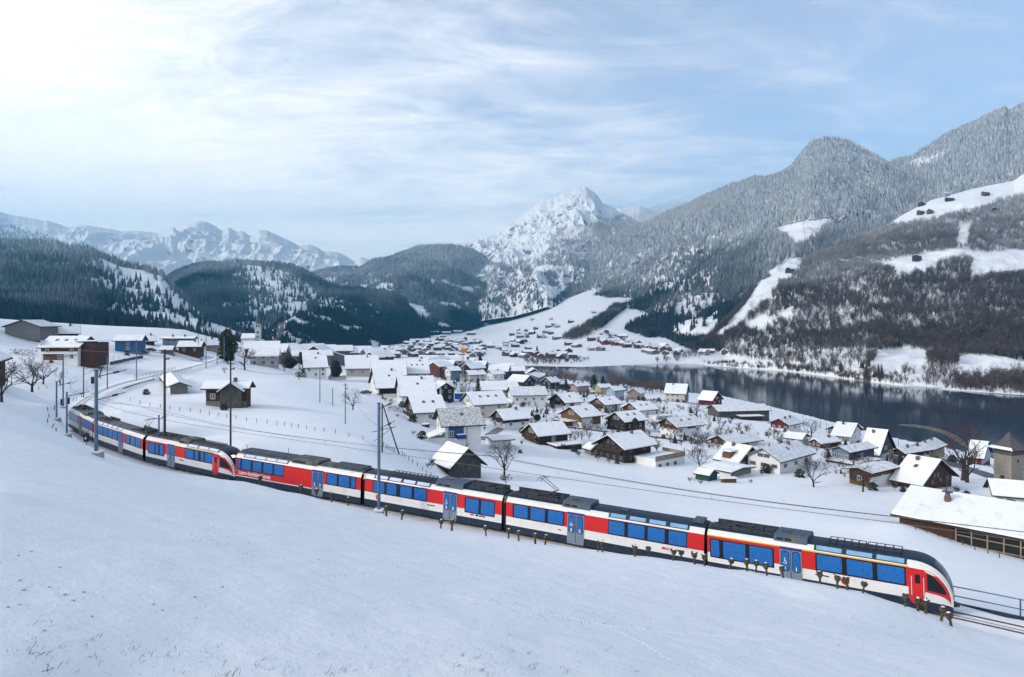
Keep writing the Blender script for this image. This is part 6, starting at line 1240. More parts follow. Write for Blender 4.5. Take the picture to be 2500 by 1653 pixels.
wire(T, q2, q4, 2.0, .03); wire(T, q2-Vector((0, 0, .8)), q5, 1.5, .022); wire(T, q1, q2, .8, .018); wire(T, q5, q7, .8, .018); wire(T, q7, p+Vector((0, 0, ph-4)), 1.5, .018); wire(T, q3, q4, .6, .03); wire(T, P(0, 815, 150), q1-Vector((0, 0, .4)), 1.2, .018)
# signals and boxes
p = hit(226, 962, guess=160); T = empty('railway_signal', p, 0, label='black railway signal head on a white post by the curve', cat='signal'); hh = (962-920)/F*p.y; ex(T, 'post', FRW, lambda q: q.tube((0, 0, -.3), (0, 0, hh*.6), .14, n=6)); ex(T, 'signal_head', BLKM, lambda q: q.box(-.28, .28, -.2, .2, hh*.6, hh)); ex(T, 'hood', DMET, lambda q: q.tube((0, -.3, hh*.8), (0, -.2, hh*.8), .14, n=8))
p = hit(211, 1098, guess=80); T = empty('crossing_board', p, 0, label='dark signal board on a thin stake beside the rearmost carriage', cat='sign'); ex(T, 'stake', DMET, lambda q: q.tube((0, 0, -.2), (0, 0, 2.0), .035, n=5)); ex(T, 'board', TNAVY, lambda q: q.box(-.25, .25, -.12, .12, .9, 1.9)); ex(T, 'white_plate', LETW, lambda q: q.box(-.08, .06, -.15, -.125, 1.2, 1.45)); ex(T, 'crossbuck', WM['beige'], lambda q: (q.tube((-.55, -.1, 1.75), (.55, -.1, 2.25), .06, n=4), q.tube((-.5, -.13, 2.25), (.55, -.13, 1.8), .06, n=4)))
for px, py in ((166, 986), (152, 990)): p = hit(px, py, guess=122); T = empty('relay_box', p, .3, label='small black relay box %s the tall mast beyond the curve' % ('right of' if px > 160 else 'left of'), cat='box'); ex(T, 'box_body', BLKM, lambda q: q.box(-.28, .28, -.2, .2, 0, 1.2)); ex(T, 'lid', DMET, lambda q: q.box(-.32, .32, -.24, .24, 1.2, 1.28))
# ------------------------------------------------------------ fence posts
FP = mat('fence_post_wood', (.07, .06, .055), .9, .2, 3); pm_ = MB().tube((0, 0, -.25), (0, 0, 1), .06, .05, 5).build('fence_post', FP, mesh_only=True)
def fence_posts(L_, Y, hpx, label, group, tilt=.04, wr=True):
    ps = []
    for px, py in L_:
        p = hit(px, py, guess=Y); o = link_mesh('fence_post', pm_); o.location = p; o.scale = (1, 1, hpx/F*p.y); o.rotation_euler = (rnd.gauss(0, tilt), rnd.gauss(0, tilt), 0); tag(o, label, 'fence post', group); ps.append(p)
    if wr:
        T = empty('fence_wire', (0, 0, 0), label='wire strung on the '+group, cat='wire')
        for a, b in zip(ps, ps[1:]): wire(T, a+Vector((0, 0, .8*hpx/F*a.y)), b+Vector((0, 0, .8*hpx/F*b.y)), .03, .008, 3)
c = lambda x, y, ox=450, oy=750: (ox+x/3.92, oy+y/3.92)
fence_posts([c(1245, 900, 0), c(1340, 930, 0), c(1435, 950, 0), c(1535, 965, 0), c(1627, 978, 0), c(1720, 993, 0)]+[c(*q) for q in ((57, 1002), (153, 1015), (242, 1030), (325, 1043), (407, 1058), (495, 1073), (595, 1090), (692, 1105), (792, 1113), (888, 1128), (960, 1137), (1028, 1147), (1092, 1155), (1168, 1168), (1250, 1180), (1337, 1190), (1445, 1208), (1575, 1238), (1712, 1268))], 135, 10, 'grey fence post in the long row across the field behind the train', 'fence posts of the long field row')
fence_posts([c(a, b, 850) for a, b in ((340, 1330), (365, 1350), (382, 1360), (405, 1372), (430, 1380), (445, 1392), (520, 1420), (543, 1437), (582, 1467), (616, 1492), (663, 1522), (713, 1565))]+[(1041, 1158), (1052, 1163)], 115, 10, 'dark fence post climbing from the braced pole to the hay barn', 'fence posts left of the hay barn')
fence_posts([(117, 1004), (133, 1000), (120, 1020), (116, 1032), (127, 1045), (137, 1055)], 95, 11, 'leaning fence post on the bank left of the curve', 'leaning posts left of the curve', .18, False)
fence_posts([(94, 952), (115, 948), (178, 980), (185, 978), (199, 970)], 125, 9, 'short stake in the snow among the orchard trees', 'stakes in the orchard', .15, False)
fence_posts([(20, 885), (30, 882), (47, 880), (60, 884), (155, 876), (170, 878), (190, 880), (205, 879), (262, 876), (278, 876), (290, 877), (303, 876), (316, 872), (332, 870)], 200, 8, 'fence post along the lane below the chalets', 'fence posts along the upper lane', .03)
fence_posts([(2235, 1292), (2262, 1300), (2290, 1309), (2320, 1320), (2350, 1331), (2380, 1343), (2412, 1352), (2440, 1362)], 82, 12, 'post of the snowy paddock fence below the big barn', 'paddock fence posts', .03)
# ------------------------------------------------------------ pollards beside the line
BARK = mat('mossy_bark', (.15, .12, .075), .95, .3, 14, .6, col2=(.025, .022, .018), thr=(.42, .58))
def pollard_meshes(seed):
    r_ = random.Random(seed); mb = MB(); top = Vector((r_.uniform(-.14, .14), 0, .62)); mid = Vector((r_.uniform(-.08, .08), 0, .3)); w0 = r_.uniform(.07, .12)
    mb.tube((0, 0, -.25), mid, w0*1.25, w0, 8); mb.tube(mid, top, w0, w0*1.1, 8)
    trunk = mb.build('trunk', BARK, mesh_only=True, smooth=True); mb = MB(); hd = MB()
    bm = bmesh.new(); bmesh.ops.create_icosphere(bm, subdivisions=3, radius=.24)
    ph = r_.uniform(0, 9)
    for v in bm.verts:
        c_ = v.co; n_ = math.sin(c_.x*23+ph)*math.cos(c_.y*19+ph*2)*math.sin(c_.z*21+ph)+.5*math.sin(c_.x*51+ph)*math.sin(c_.z*47); v.co = Vector((c_.x*r_.uniform(.95, 1.05), c_.y, c_.z))*(1+.28*n_)+top+Vector((0, 0, .14))
    me = bpy.data.meshes.new('crown'); bm.to_mesh(me); bm.free(); me.materials.append(BARK)
    for k in range(6): a = r_.uniform(0, 6.28); d = Vector((math.cos(a)*.3, math.sin(a)*.3, r_.uniform(.0, .35))); mb.tube(top+Vector((0, 0, .14)), top+Vector((0, 0, .14))+d, .06, .04, 5)
    st = mb.build('stubs', BARK, mesh_only=True); sn = bpy.data.meshes.new('snow_cap'); bm = bmesh.new(); bmesh.ops.create_icosphere(bm, subdivisions=2, radius=.12)
    for v in bm.verts: v.co = Vector((v.co.x, v.co.y, v.co.z*.35))+top+Vector((r_.uniform(-.06, .06), 0, .385))
    bm.to_mesh(sn); bm.free(); sn.materials.append(SNOW); return trunk, me, st, sn
PV = [pollard_meshes(i) for i in range(7)]
PL = [(430, 1135, 1147, 'first clump'), (449, 1134, 1151, ''), (465, 1132, 1154, ''), (504, 1138, 1161, ''), (556, 1149, 1166, ''), (595, 1158, 1173, ''), (603, 1162, 1176, ''), (633, 1160, 1184, ''), (735, 1183, 1206, ''), (773, 1192, 1216, ''), (810, 1201, 1226, ''), (850, 1214, 1234, ''),
      (943, 1235, 1260, ''), (980, 1245, 1269, ''), (1076, 1268, 1290, ''), (1103, 1269, 1296, ''), (1187, 1287, 1309, ''), (1241, 1295, 1315, ''), (1266, 1298, 1321, ''), (1307, 1301, 1328, ''), (1330, 1306, 1330, ''), (1470, 1325, 1348, ''), (1550, 1338, 1359, ''), (1583, 1334, 1360, ''), (1644, 1344, 1369, ''), (1664, 1344, 1370, ''), (1696, 1347, 1378, ''), (1720, 1359, 1382, ''),
      (1780, 1363, 1390, ''), (1823, 1370, 1394, ''), (1846, 1372, 1398, ''), (1872, 1380, 1405, ''), (1913, 1383, 1411, ''), (1935, 1385, 1413, ''), (2002, 1403, 1426, ''), (2044, 1411, 1437, ''), (2067, 1412, 1440, ''), (2106, 1425, 1448, ''), (2210, 1451, 1481, ''), (2241, 1460, 1492, ''), (2260, 1471, 1498, ''), (2297, 1490, 1516, ''), (2323, 1508, 1529, '')]
BEH = [(480, 'the double door of the driving carriage with lit lamps'), (530, 'the red cab door with lit lamps beside it'), (700, 'the white lettering on the red carriage'), (760, 'the plain red side'), (800, 'the doors of the mostly red carriage'), (885, 'the end of the mostly red carriage'), (1050, 'the four windows of the middle carriage'), (1125, 'the doors of the middle carriage'), (1225, 'the large double window'), (1380, 'the three windows of the pantograph carriage'), (1480, 'the doors of the pantograph carriage'), (1610, 'the upper windows of the pantograph carriage'), (1735, 'the joint between the last two carriages at the right'), (1895, 'the tall windows of the right front carriage'), (1970, 'the doors of the right front carriage'), (2215, 'the white lower side of the right front carriage'), (2275, 'the cab of the right front carriage'), (2400, 'the bare rails past the train nose')]
PD = ['knobby', 'slender', 'stout', 'crooked', 'snow capped', 'short', 'twisted', 'leaning']
cnt = {}
for i, (px, t_, b_, _l) in enumerate(PL):
    gy = np.interp(px, [430, 600, 760, 925, 1250, 1500, 1720, 1900, 2100, 2330], [66, 66, 63.5, 60, 53.5, 50.3, 47.3, 45.3, 42.2, 37.8]); p = hit(px, b_, guess=gy); h = max(.8, (b_-t_)/F*p.y); wh = next(q for a, q in BEH if px < a); cnt[wh] = cnt.get(wh, 0)+1
    o = empty('pollard_tree', p, 0, label='%s pollard %sin front of %s' % (PD[(i*3) % 8], ('', 'next ', 'third ', 'fourth ', 'last ')[min(cnt[wh]-1, 4)], wh), cat='pollard', group='pollarded trunks in a row beside the railway'); o.scale = (h*.9, h*.9, h*.96); o.rotation_euler = (0, rnd.gauss(0, .10), rnd.uniform(0, 6.28))
    v = PV[i % 7]; link_mesh('trunk', v[0], None, o); cr = link_mesh('crown', v[1], None, o); link_mesh('branch_stubs', v[2], None, o); link_mesh('snow_cap', v[3], None, o)
wpole(1460, 1318, 1348, 51.5, 'thin dark stake beside a pollard at the pantograph carriage', r=.05, knobs=False, name='stake', cat='stake')
# ------------------------------------------------------------ near trees
TB = mat('bare_bark', (.05, .042, .038), .95, .25, 6); TBR = mat('reddish_twigs', (.085, .045, .045), .95, .2, 6)
def bare_tree(px, base, top, wpx, Y, label, seed, low=.25, m=None, depth=5, name='bare_tree', group=None, cat='tree', thick=.045, spread=1.0, kids=3):
    p = hit(px, base, guess=Y); H = (base-top)/F*p.y; Wd = wpx/F*p.y/2; T = empty(name, p, 0, label=label, cat=cat, group=group); r_ = random.Random(seed); tr = MB(); cr = MB(); m = m or TB
    cz = H*(low+(1-low)*.5); c0 = Vector((0, 0, cz)); er = Vector((Wd, Wd, H*(1-low)*.52))
    def inside_(q): d = q-c0; return (d.x/er.x)**2+(d.y/er.y)**2+(d.z/er.z)**2 < 1.0
    fork = Vector((r_.uniform(-.04, .04)*H, 0, H*low*1.1)); tr.tube((0, 0, -.4), (fork.x*.5, 0, fork.z*.5), H*thick*1.1, H*thick*.85, 8); tr.tube((fork.x*.5, 0, fork.z*.5), fork, H*thick*.85, H*thick*.75, 8)
    def grow(q, d, ln, r, lv):
        n = 2; a = q
        for i in range(n):
            d = (d+Vector((r_.gauss(0, .18), r_.gauss(0, .18), r_.gauss(.03, .12)))).normalized(); b = a+d*ln/n
            (cr).tube(a, b, max(r*(1-.25*i), .008), max(r*(1-.25*(i+1)), .006), 5 if lv < 2 else 3, caps=False); a = b
        if lv >= depth or not inside_(a): return
        for k in range(kids if lv < depth-1 else kids+1):
            nd = (d*.9+Vector((r_.gauss(0, 1), r_.gauss(0, 1), r_.gauss(.15, .6))).normalized()*.85).normalized(); grow(a if k else q.lerp(a, .7), nd, ln*r_.uniform(.62, .85), r*.58, lv+1)
    nb = 6
    for k in range(nb):
        a = 2*PI*(k+r_.random()*.6)/nb; el = r_.uniform(.35, 1.2) if k else 1.5; d = Vector((math.cos(a)*math.cos(el)*spread, math.sin(a)*math.cos(el)*spread, math.sin(el))).normalized(); grow(fork-Vector((0, 0, H*.02*k)), d, (Wd*.5+H*(1-low)*.25)*.72, H*thick*.5, 0)
    tr.build('trunk', m, T); cr.build('crown', m, T); return T
bt = [(78, 957, 868, 84, 120, 'broad bare fruit tree standing left of the railway curve'), (4, 982, 885, 130, 98, 'bare fruit tree cut by the left edge'), (105, 938, 880, 60, 150, 'bare tree just behind the broad fruit tree'), (148, 941, 897, 36, 145, 'small many stemmed bare tree beside the tall mast'), (245, 924, 884, 30, 178, 'small clipped bare tree in the snowy field above the signal'),
      (598, 904, 835, 50, 262, 'bare tree right of the dark round conifer'), (862, 1001, 950, 58, 186, 'lone round fruit tree in the field left of the village'), (1231, 1159, 1080, 92, 133, 'round bare tree beside the weathered hay barn'), (1708, 1143, 1092, 66, 165, 'snow dusted bare tree left of the shingled house'), (1987, 1189, 1118, 80, 154, 'bare fruit tree in front of the largest white house'),
      (2107, 1201, 1132, 84, 151, 'wide low bare tree in front of the ochre timber house'), (2351, 1173, 1025, 104, 178, 'big old bare tree by the lake road'), (2361, 1178, 1060, 60, 174, 'slim bare tree leaning on the big old one'), (1981, 1066, 1020, 46, 250, 'bare tree right of the dark red house'), (1890, 1072, 1040, 30, 245, 'small bare tree in front of the dark red house'), (1699, 1021, 984, 46, 290, 'pale bare tree behind the broad white chalet'),
      (1731, 1033, 1013, 20, 275, 'tiny bare tree left in the lake meadow'), (1806, 1049, 1027, 22, 262, 'tiny bare tree in the middle of the lake meadow'), (1830, 1052, 1034, 28, 258, 'tiny flat topped tree in the lake meadow'), (2024, 1128, 1085, 26, 195, 'thin bare tree at the corner of the navy house'), (548, 912, 894, 16, 240, 'little round tree above the old farmhouse'), (232, 868, 846, 18, 240, 'small dark tree behind the parked red car')]
for i, a in enumerate(bt): bare_tree(a[0], a[1], a[2], a[3], a[4], a[5], 300+i, depth=(4 if a[3] > 40 else 3), m=TBR if i in (11,) else TB, low=.22 if i != 11 else .3, thick=.035 if a[1]-a[2] > 30 else .03, name='bare_tree')
# dark conifers and cypresses: trunk and crown
def conifer(px, base, top, wpx, Y, label, kind=0, group=None, name='conifer'):
    p = hit(px, base, guess=Y); H = (base-top)/F*p.y; T = empty(name, p, rnd.uniform(0, 6), label=label, cat='conifer tree', group=group); ex(T, 'trunk', TB, lambda q: q.tube((0, 0, -.3), (0, 0, H*.3), H*.02, n=6)); c_ = link_mesh('crown', CV[kind], None, T); s_ = wpx/F*p.y/2/.22; c_.scale = (s_, s_, H)
def crown_mesh(seed, n, fn, size, m):
    r_ = random.Random(seed); V = []; Fc = []
    for i in range(n):
        z = r_.random(); R0 = fn(z); a = r_.uniform(0, 2*PI); rr = R0*math.sqrt(r_.uniform(.35, 1))*(.85+.3*math.sin(a*3+z*9)); q = Vector((rr*math.cos(a), rr*math.sin(a), .04+.95*z)); d = Vector((math.cos(a), math.sin(a), r_.uniform(-.7, .3))).normalized(); s_ = d.cross(Vector((0, 0, 1))).normalized(); L_ = size*r_.uniform(.6, 1.4)
        b = len(V); V += [tuple(q-s_*L_*.45), tuple(q+s_*L_*.45), tuple(q+d*L_), tuple(q+Vector((0, 0, L_*.5)))]; Fc += [(b, b+1, b+2), (b, b+2, b+3), (b+1, b+3, b+2)]
    me = bpy.data.meshes.new('crown'); me.from_pydata(V, [], Fc); me.materials.append(m); return me
NDL = mat('dark_evergreen', (.020, .030, .020), .95, .3, 2, col2=(.045, .055, .04)); CYP = mat('brown_cypress', (.03, .026, .02), .95, .2, 3)
CV = [crown_mesh(1, 1500, lambda z: .22*(1-z)**.8+.01, .05, NDL), crown_mesh(2, 2600, lambda z: .22*math.sin(PI*min(1, .12+z*.9))**.5, .05, NDL), crown_mesh(3, 900, lambda z: .22*(1-z)**.5*(1 if z > .1 else .6), .04, CYP)]
for a in [(555, 884, 804, 42, 335, 'big dark rounded conifer above the railway curve', 1), (734, 888, 859, 20, 420, 'conifer behind the white house with dark gable', 0), (706, 899, 869, 34, 345, 'dark spreading evergreen clump below the brown roofs', 1), (654, 892, 862, 16, 380, 'pointed conifer beside the low brown house', 0), (621, 864, 837, 14, 420, 'left one of two small conifers below the church', 0), (632, 864, 840, 14, 420, 'right one of two small conifers below the church', 0),
          (944, 900, 871, 20, 420, 'conifer between the long snow roofs', 0), (1028, 892, 872, 12, 600, 'round dark evergreen at the edge of the flat field', 1), (1172, 900, 868, 18, 560, 'pale tall spruce near the lake end', 0), (1196, 905, 887, 8, 540, 'twin thin cypress near the lake end', 2), (1167, 965, 922, 16, 325, 'tall dark pointed cypress by the bungalow', 2), (820, 920, 880, 26, 355, 'dark yew left of the long cream house', 1), (1450, 947, 915, 20, 440, 'dark spruce beside the pale yellow villa', 0),
          (1472, 940, 918, 14, 460, 'second spruce at the lake, behind the villas', 0), (1382, 954, 927, 14, 425, 'dark conifer beside the rose coloured house', 0), (1504, 1006, 986, 10, 292, 'small cypress at the corner of the wood tipped house', 2), (1551, 1055, 1020, 18, 226, 'bushy evergreen before the dark creeper chalet', 1), (2198, 1140, 1106, 20, 190, 'dark conifer between the steep roof and the black chalet', 0), (934, 975, 960, 6, 250, 'narrow black cypress by the terrace house', 2), (1311, 868, 845, 8, 1200, 'lone conifer on the hamlet slope', 0)]: conifer(*a)
# ------------------------------------------------------------ shrubs and hedges round the houses
SHR = [bare_mesh(400+i, rw=.55, tw=.02, m=TB, nb=150) for i in range(3)]; EVS = [crown_mesh(20+i, 260, lambda z: .5*math.sin(PI*min(1, .2+z*.8))**.6, .16, NDL) for i in range(2)]
HS = [(o.location.copy(), o) for o in list(C.objects) if o.type == 'EMPTY' and o.get('category') in ('house', 'barn', 'hut', 'shed', 'farmhouse')]
k_ = 0
for loc, ho in HS:
    if loc.y < 95 or loc.y > 480: continue
    for j in range(3 if loc.x > -60 else 1):
        a = rnd.uniform(-PI, 0); d = rnd.uniform(5, 13); x = loc.x+rnd.uniform(-8, 12); y = loc.y-rnd.uniform(1.5, 5)
        s_ = rnd.uniform(1.0, 2.6); o = link_mesh('shrub', rnd.choice(SHR+EVS)); o.location = (x, y, sheet_z(x, y)-.1); o.scale = (s_, s_, s_*.9); o.rotation_euler = (0, 0, rnd.uniform(0, 6)); tag(o, 'small dark leafless or evergreen garden shrub in front of a village house', 'shrub', 'garden shrubs among the village houses'); k_ += 1
def hedge(px0, py0, px1, py1, Y, h, wd, label, m=NDL):
    a = hit(px0, py0, guess=Y); b = hit(px1, py1, guess=Y); n = max(6, int((b-a).length/.35)); V = []; Fc = []; r_ = random.Random(int(px0))
    for i in range(n*40):
        q = a.lerp(b, r_.random()); q.z = sheet_z(q.x, q.y)+r_.random()*h; q.x += r_.uniform(-wd, wd)/2; q.y += r_.uniform(-wd, wd)/2; d = Vector((r_.gauss(0, 1), r_.gauss(0, 1), r_.gauss(0, 1))).normalized()*.22; e = d.cross(Vector((.3, .2, 1))).normalized()*.12
        k = len(V); V += [tuple(q-e), tuple(q+e), tuple(q+d)]; Fc.append((k, k+1, k+2))
    tag(from_np('hedge', V, Fc, m), label, 'hedge')
hedge(724, 921, 746, 922, 345, 2.2, 1.5, 'clipped dark hedge below the white house with dark gable'); hedge(805, 927, 845, 927, 345, 2.0, 1.5, 'long dark hedge left of the cream house'); hedge(945, 1000, 985, 1008, 235, 1.6, 1.2, 'dark hedge above the garden steps of the wooden gabled house')
hedge(1672, 1074, 1711, 1090, 208, 1.8, 1.0, 'brown hedge running down beside the broad white chalet', mat('brown_hedge', (.07, .06, .05), .95, .3, 3)); hedge(1585, 1037, 1608, 1038, 250, 1.4, 1.5, 'rounded evergreen hedge behind the carport of the broad chalet'); hedge(30, 865, 88, 868, 215, 1.8, 3, 'low dark garden thicket beside the garage chalet'); hedge(1705, 1082, 1728, 1080, 212, 1.8, 1.2, 'dark round hedge left of the brown gabled chalet'); hedge(1345, 990, 1352, 1000, 292, 2.2, 1.5, 'dark climbing hedge at the brown gabled house')
# ------------------------------------------------------------ cars, bales, small things
def car(px, py, Y, rz, col, label):
    p = hit(px, py, guess=Y); T = empty('parked_car', p, rz, label=label, cat='car'); pr = [(-2.1, .3), (-2.1, .85), (-1.5, .95), (-1.0, 1.42), (.6, 1.45), (1.15, .98), (2.0, .85), (2.1, .3)]; bd = mat('car_paint_'+col[0], col[1], .3, .05, 1, spec=.6); ex(T, 'body', bd, lambda m: m.prism(pr, -.82, .82, 'y'))
    for s_ in (-1, 1): ex(T, 'side_glass', PANE, lambda m: m.prism([(-1.3, .98), (-.95, 1.36), (.55, 1.38), (.95, 1.0)], s_*.83-.01, s_*.83+.01, 'y'))
    ex(T, 'roof_snow', SNOW, lambda m: m.box(-.95, .55, -.7, .7, 1.455, 1.56)); 
    for x in (-1.3, 1.3):
        for s_ in (-1, 1): w_ = ex(T, 'wheel', BLKM, lambda m: m.tube((x, s_*.72, .32), (x, s_*.88, .32), .32, n=12)); ex(T, 'rim', GALV, lambda m: m.tube((x, s_*.88, .32), (x, s_*.895, .32), .18, n=8), w_)
car(240, 873, 228, .05, ('wine', (.12, .01, .015)), 'dark wine red car parked right of the garage chalet'); car(350, 864, 275, .3, ('black', (.02, .02, .025)), 'black car below the small garage in the station area'); car(368, 858, 290, .1, ('coal', (.03, .03, .035)), 'dark car in front of the small grey shed'); car(426, 861, 285, 0, ('dusk', (.03, .04, .06)), 'dark estate car below the brown station house'); car(1020, 939, 318, .15, ('yellow', (.65, .55, .02)), 'bright yellow car beside the three roof window house')
car(893, 962, 256, .7, ('blue', (.03, .06, .12)), 'blue car at the terrace house drive'); car(996, 934, 322, .6, ('silver', (.2, .2, .2)), 'grey car left of the yellow car')
bm_ = mat('wrapped_bale', (.42, .62, .60), .5, .08, 2, spec=.5); bme = MB().tube((-.6, 0, .55), (.6, 0, .55), .58, n=12).build('hay_bale', bm_, mesh_only=True)
for i in range(14):
    p = hit(1719+i*2.9+rnd.uniform(-1, 1), 1007+i*.85+rnd.uniform(-1.5, 1.5), guess=305); o = link_mesh('hay_bale', bme); o.location = p; o.rotation_euler = (0, 0, rnd.uniform(0, 3)); tag(o, 'pale turquoise wrapped bale in the heap beside the long grey barn', 'hay bale', 'wrapped bales by the long barn')
p = hit(1312, 1028, guess=245); T = empty('garden_trampoline', p, .2, label='round dark trampoline tipped upright in the snow', cat='trampoline'); ex(T, 'hoop', DMET, lambda m: [m.tube((1.2*math.cos(a*PI/10), -.02, 1.3+1.2*math.sin(a*PI/10)), (1.2*math.cos((a+1)*PI/10), -.02, 1.3+1.2*math.sin((a+1)*PI/10)), .09, n=5) for a in range(20)]); ex(T, 'mat_disc', BLKM, lambda m: m.tube((0, -.03, 1.3), (0, .03, 1.3), 1.15, n=20))
p = hit(1039, 1042, guess=200); T = empty('hot_tub', p, 0, label='round wooden tub with snow lid beside the lean to', cat='tub'); ex(T, 'tub_wall', WM['brown'], lambda m: m.tube((0, 0, -.3), (0, 0, .8), 1.1, n=18)); ex(T, 'lid', RSNOW, lambda m: m.tube((0, 0, .8), (0, 0, .98), 1.15, n=18))
p = hit(1022, 1030, guess=212); T = empty('blue_tarpaulin', p, 0, label='blue covered garden furniture below the wooden gabled house', cat='tarpaulin'); ex(T, 'cover', mat('blue_tarp', (.02, .14, .38), .6, .1, 2), lambda m: m.prism([(-1.8, -.3), (-1.8, .9), (-.6, 1.5), (.9, 1.3), (1.9, .8), (1.9, -.3)], -.8, .8, 'y')); ex(T, 'snow_crust', SNOW, lambda m: m.box(-.6, .9, -.7, .7, 1.42, 1.52))
p = hit(1778, 1178, guess=148); T = empty('log_pile', p, R(6), label='long log pile with snow on top beside the green shed', cat='log pile')
lm = MB().tube((0, -.5, 0), (0, .5, 0), .13, n=8).build('log', WM['ochre'], mesh_only=True)
for r0 in range(4):
    for c_ in range(13): o = link_mesh('log', lm, None, T); o.location = (-1.5+c_*.255+(r0 % 2)*.12, rnd.uniform(-.05, .05), .12+r0*.23)
ex(T, 'snow_cover', RSNOW, lambda m: m.box(-1.7, 1.9, -.6, .6, .98, 1.22))
p = hit(1125, 975, guess=258); T = empty('blue_skip', p, .1, label='bright blue building container at the crane foot', cat='container'); ex(T, 'box_body', mat('skip_blue', (.01, .10, .42), .5, .1, 1), lambda m: m.box(-2.6, 2.6, -1.1, 1.1, -.3, 2.2)); ex(T, 'frame_rail', TNAVY, lambda m: m.box(-2.7, 2.7, -1.2, 1.2, 2.2, 2.35))
p = hit(2086, 1128, guess=192); T = empty('flag_pole', p, 0, label='thin flag pole with a drooping red flag at the navy house', cat='flag pole'); ex(T, 'pole', FRW, lambda m: m.tube((0, 0, -.3), (0, 0, 5), .05, n=6)); ex(T, 'flag', TRED, lambda m: m.add([(0, 0, 4.8), (.3, .05, 4.5), (.25, 0, 3.2), (0, 0, 3.4), (0, .02, 4.8), (.3, .07, 4.5), (.25, .02, 3.2), (0, .02, 3.4)], [(0, 1, 2, 3), (7, 6, 5, 4)]))
for i, (px, t_, b_, Y) in enumerate([(1883, 984, 1014, 310), (2003, 1000, 1047, 285), (2018, 1018, 1056, 275), (2126, 1022, 1072, 262), (2180, 1035, 1070, 262), (2193, 1055, 1092, 240), (2285, 1100, 1128, 225), (2430, 1128, 1160, 195), (1960, 1010, 1040, 300), (2311, 1163, 1201, 156)]):
    wpole(px, t_, b_, Y, ['street lamp post behind the long grey barn', 'tall thin mast at the lake bank above the white roofs', 'small lamp post near the rose tiled house', 'flag mast standing on the lake bank', 'slanting mast pair at the water edge', 'lit street lamp left of the yellow house', 'short lamp post at the lake road bend', 'blue sign post by the stone tower', 'short post right of the dark red house', 'wooden pole at the corner of the brown chalet'][i], r=.07 if i != 9 else .12, knobs=i in (0, 5, 9), name='lamp_post' if i in (0, 2, 5, 6) else 'thin_mast', cat='post', m=DMET)
# sand spit in the lake
V = []; sp = [at_h(a, b, 0) for a, b in ((2190, 1036), (2225, 1035.5), (2270, 1042), (2310, 1053), (2345, 1070), (2372, 1092), (2350, 1088), (2305, 1060), (2255, 1046), (2200, 1039))]
V = [(q.x, q.y, .02) for q in sp]+[((q.x*.85+sp[3].x*.15), (q.y*.85+sp[3].y*.15), .35) for q in sp]; n = len(sp)
tag(from_np('sand_spit', V, [(i, (i+1) % n, n+(i+1) % n, n+i) for i in range(n)]+[tuple(range(n, 2*n))], mat('wet_gravel', (.11, .10, .075), .9, .2, .3, col2=(.75, .76, .78), thr=(.30, .38))), kind='structure')
# ------------------------------------------------------------ the far village and farms: each house its own small object
FW = [mat('far_timber_%s' % n_, c_, .9, .15, .5) for n_, c_ in (('dark', (.05, .045, .045)), ('brown', (.11, .075, .06)), ('grey', (.16, .16, .17)), ('pale', (.38, .37, .35)), ('red', (.13, .05, .045)))]
def far_mesh(wm_, l, w, h, pitch):
    mb = MB(); rh = w/2*math.tan(R(pitch)); mb.prism([(-w/2, -2), (w/2, -2), (w/2, h), (0, h+rh), (-w/2, h)], -l/2, l/2, 'x', 0); o = .9; t = math.tan(R(pitch)); V = []
    for x in (-l/2-o, l/2+o): V += [(x, -w/2-o, h-o*t+.45), (x, 0, h+rh+.45), (x, w/2+o, h-o*t+.45), (x, w/2+o, h-o*t+.02), (x, 0, h+rh+.02), (x, -w/2-o, h-o*t+.02)]
    mb.add(V, [(0, 1, 4, 5), (1, 2, 3, 4), (6, 11, 10, 7), (7, 10, 9, 8), (0, 6, 7, 1), (1, 7, 8, 2), (2, 8, 9, 3), (3, 9, 10, 4), (4, 10, 11, 5), (5, 11, 6, 0)], 1)
    for k in range(3):
        for z in (.9, 3.2):
            if z+1.2 < h: x = -l/2+l*(k+.5)/3; mb.box(x-.55, x+.55, -w/2-.04, -w/2-.01, z, z+1.2, 2)
    return mb.build('far_house', [wm_, RSNOW, PANE], mesh_only=True)
FM = [far_mesh(FW[i % 5], *d) for i, d in enumerate([(13, 10, 5, 26), (11, 9, 5.5, 30), (16, 11, 5, 22), (10, 8, 4.5, 33), (14, 10, 6, 27), (12, 11, 5, 30), (9, 8, 4, 28), (18, 12, 4.5, 18), (12, 9, 5, 35), (10, 9, 6.5, 25)])]
placed = []
def far(px, py, label, group, guess=None, sc_=1.0, rot=None, mi=None, mind=9):
    p = hit(px, py, y0=300, y1=3200) if guess is None else hit(px, py, guess=guess)
    if p.z < .7: return
    for q in placed:
        if (q-p).length < mind: return
    placed.append(p); o = link_mesh('far_house', FM[mi if mi is not None else rnd.randrange(10)]); o.location = p; o.scale = (sc_,)*3; o.rotation_euler = (0, 0, rnd.choice((.2, .5, .9, -.3, 1.5, 2.0))+rnd.uniform(-.2, .2) if rot is None else rot); tag(o, label, 'house', group)
def scatter(pg, n, label, group, sc_=1.0, mind=15, mi=None):
    k = 0
    for _ in range(n*6):
        a = rnd.uniform(pg[:, 0].min(), pg[:, 0].max()); b = rnd.uniform(pg[:, 1].min(), pg[:, 1].max())
        if inside(np.array([a]), np.array([b]), pg)[0]:
            m0 = len(placed); far(a, b, label, group, sc_=sc_*rnd.uniform(.85, 1.15), mind=mind, mi=mi); k += len(placed) > m0
        if k >= n: break
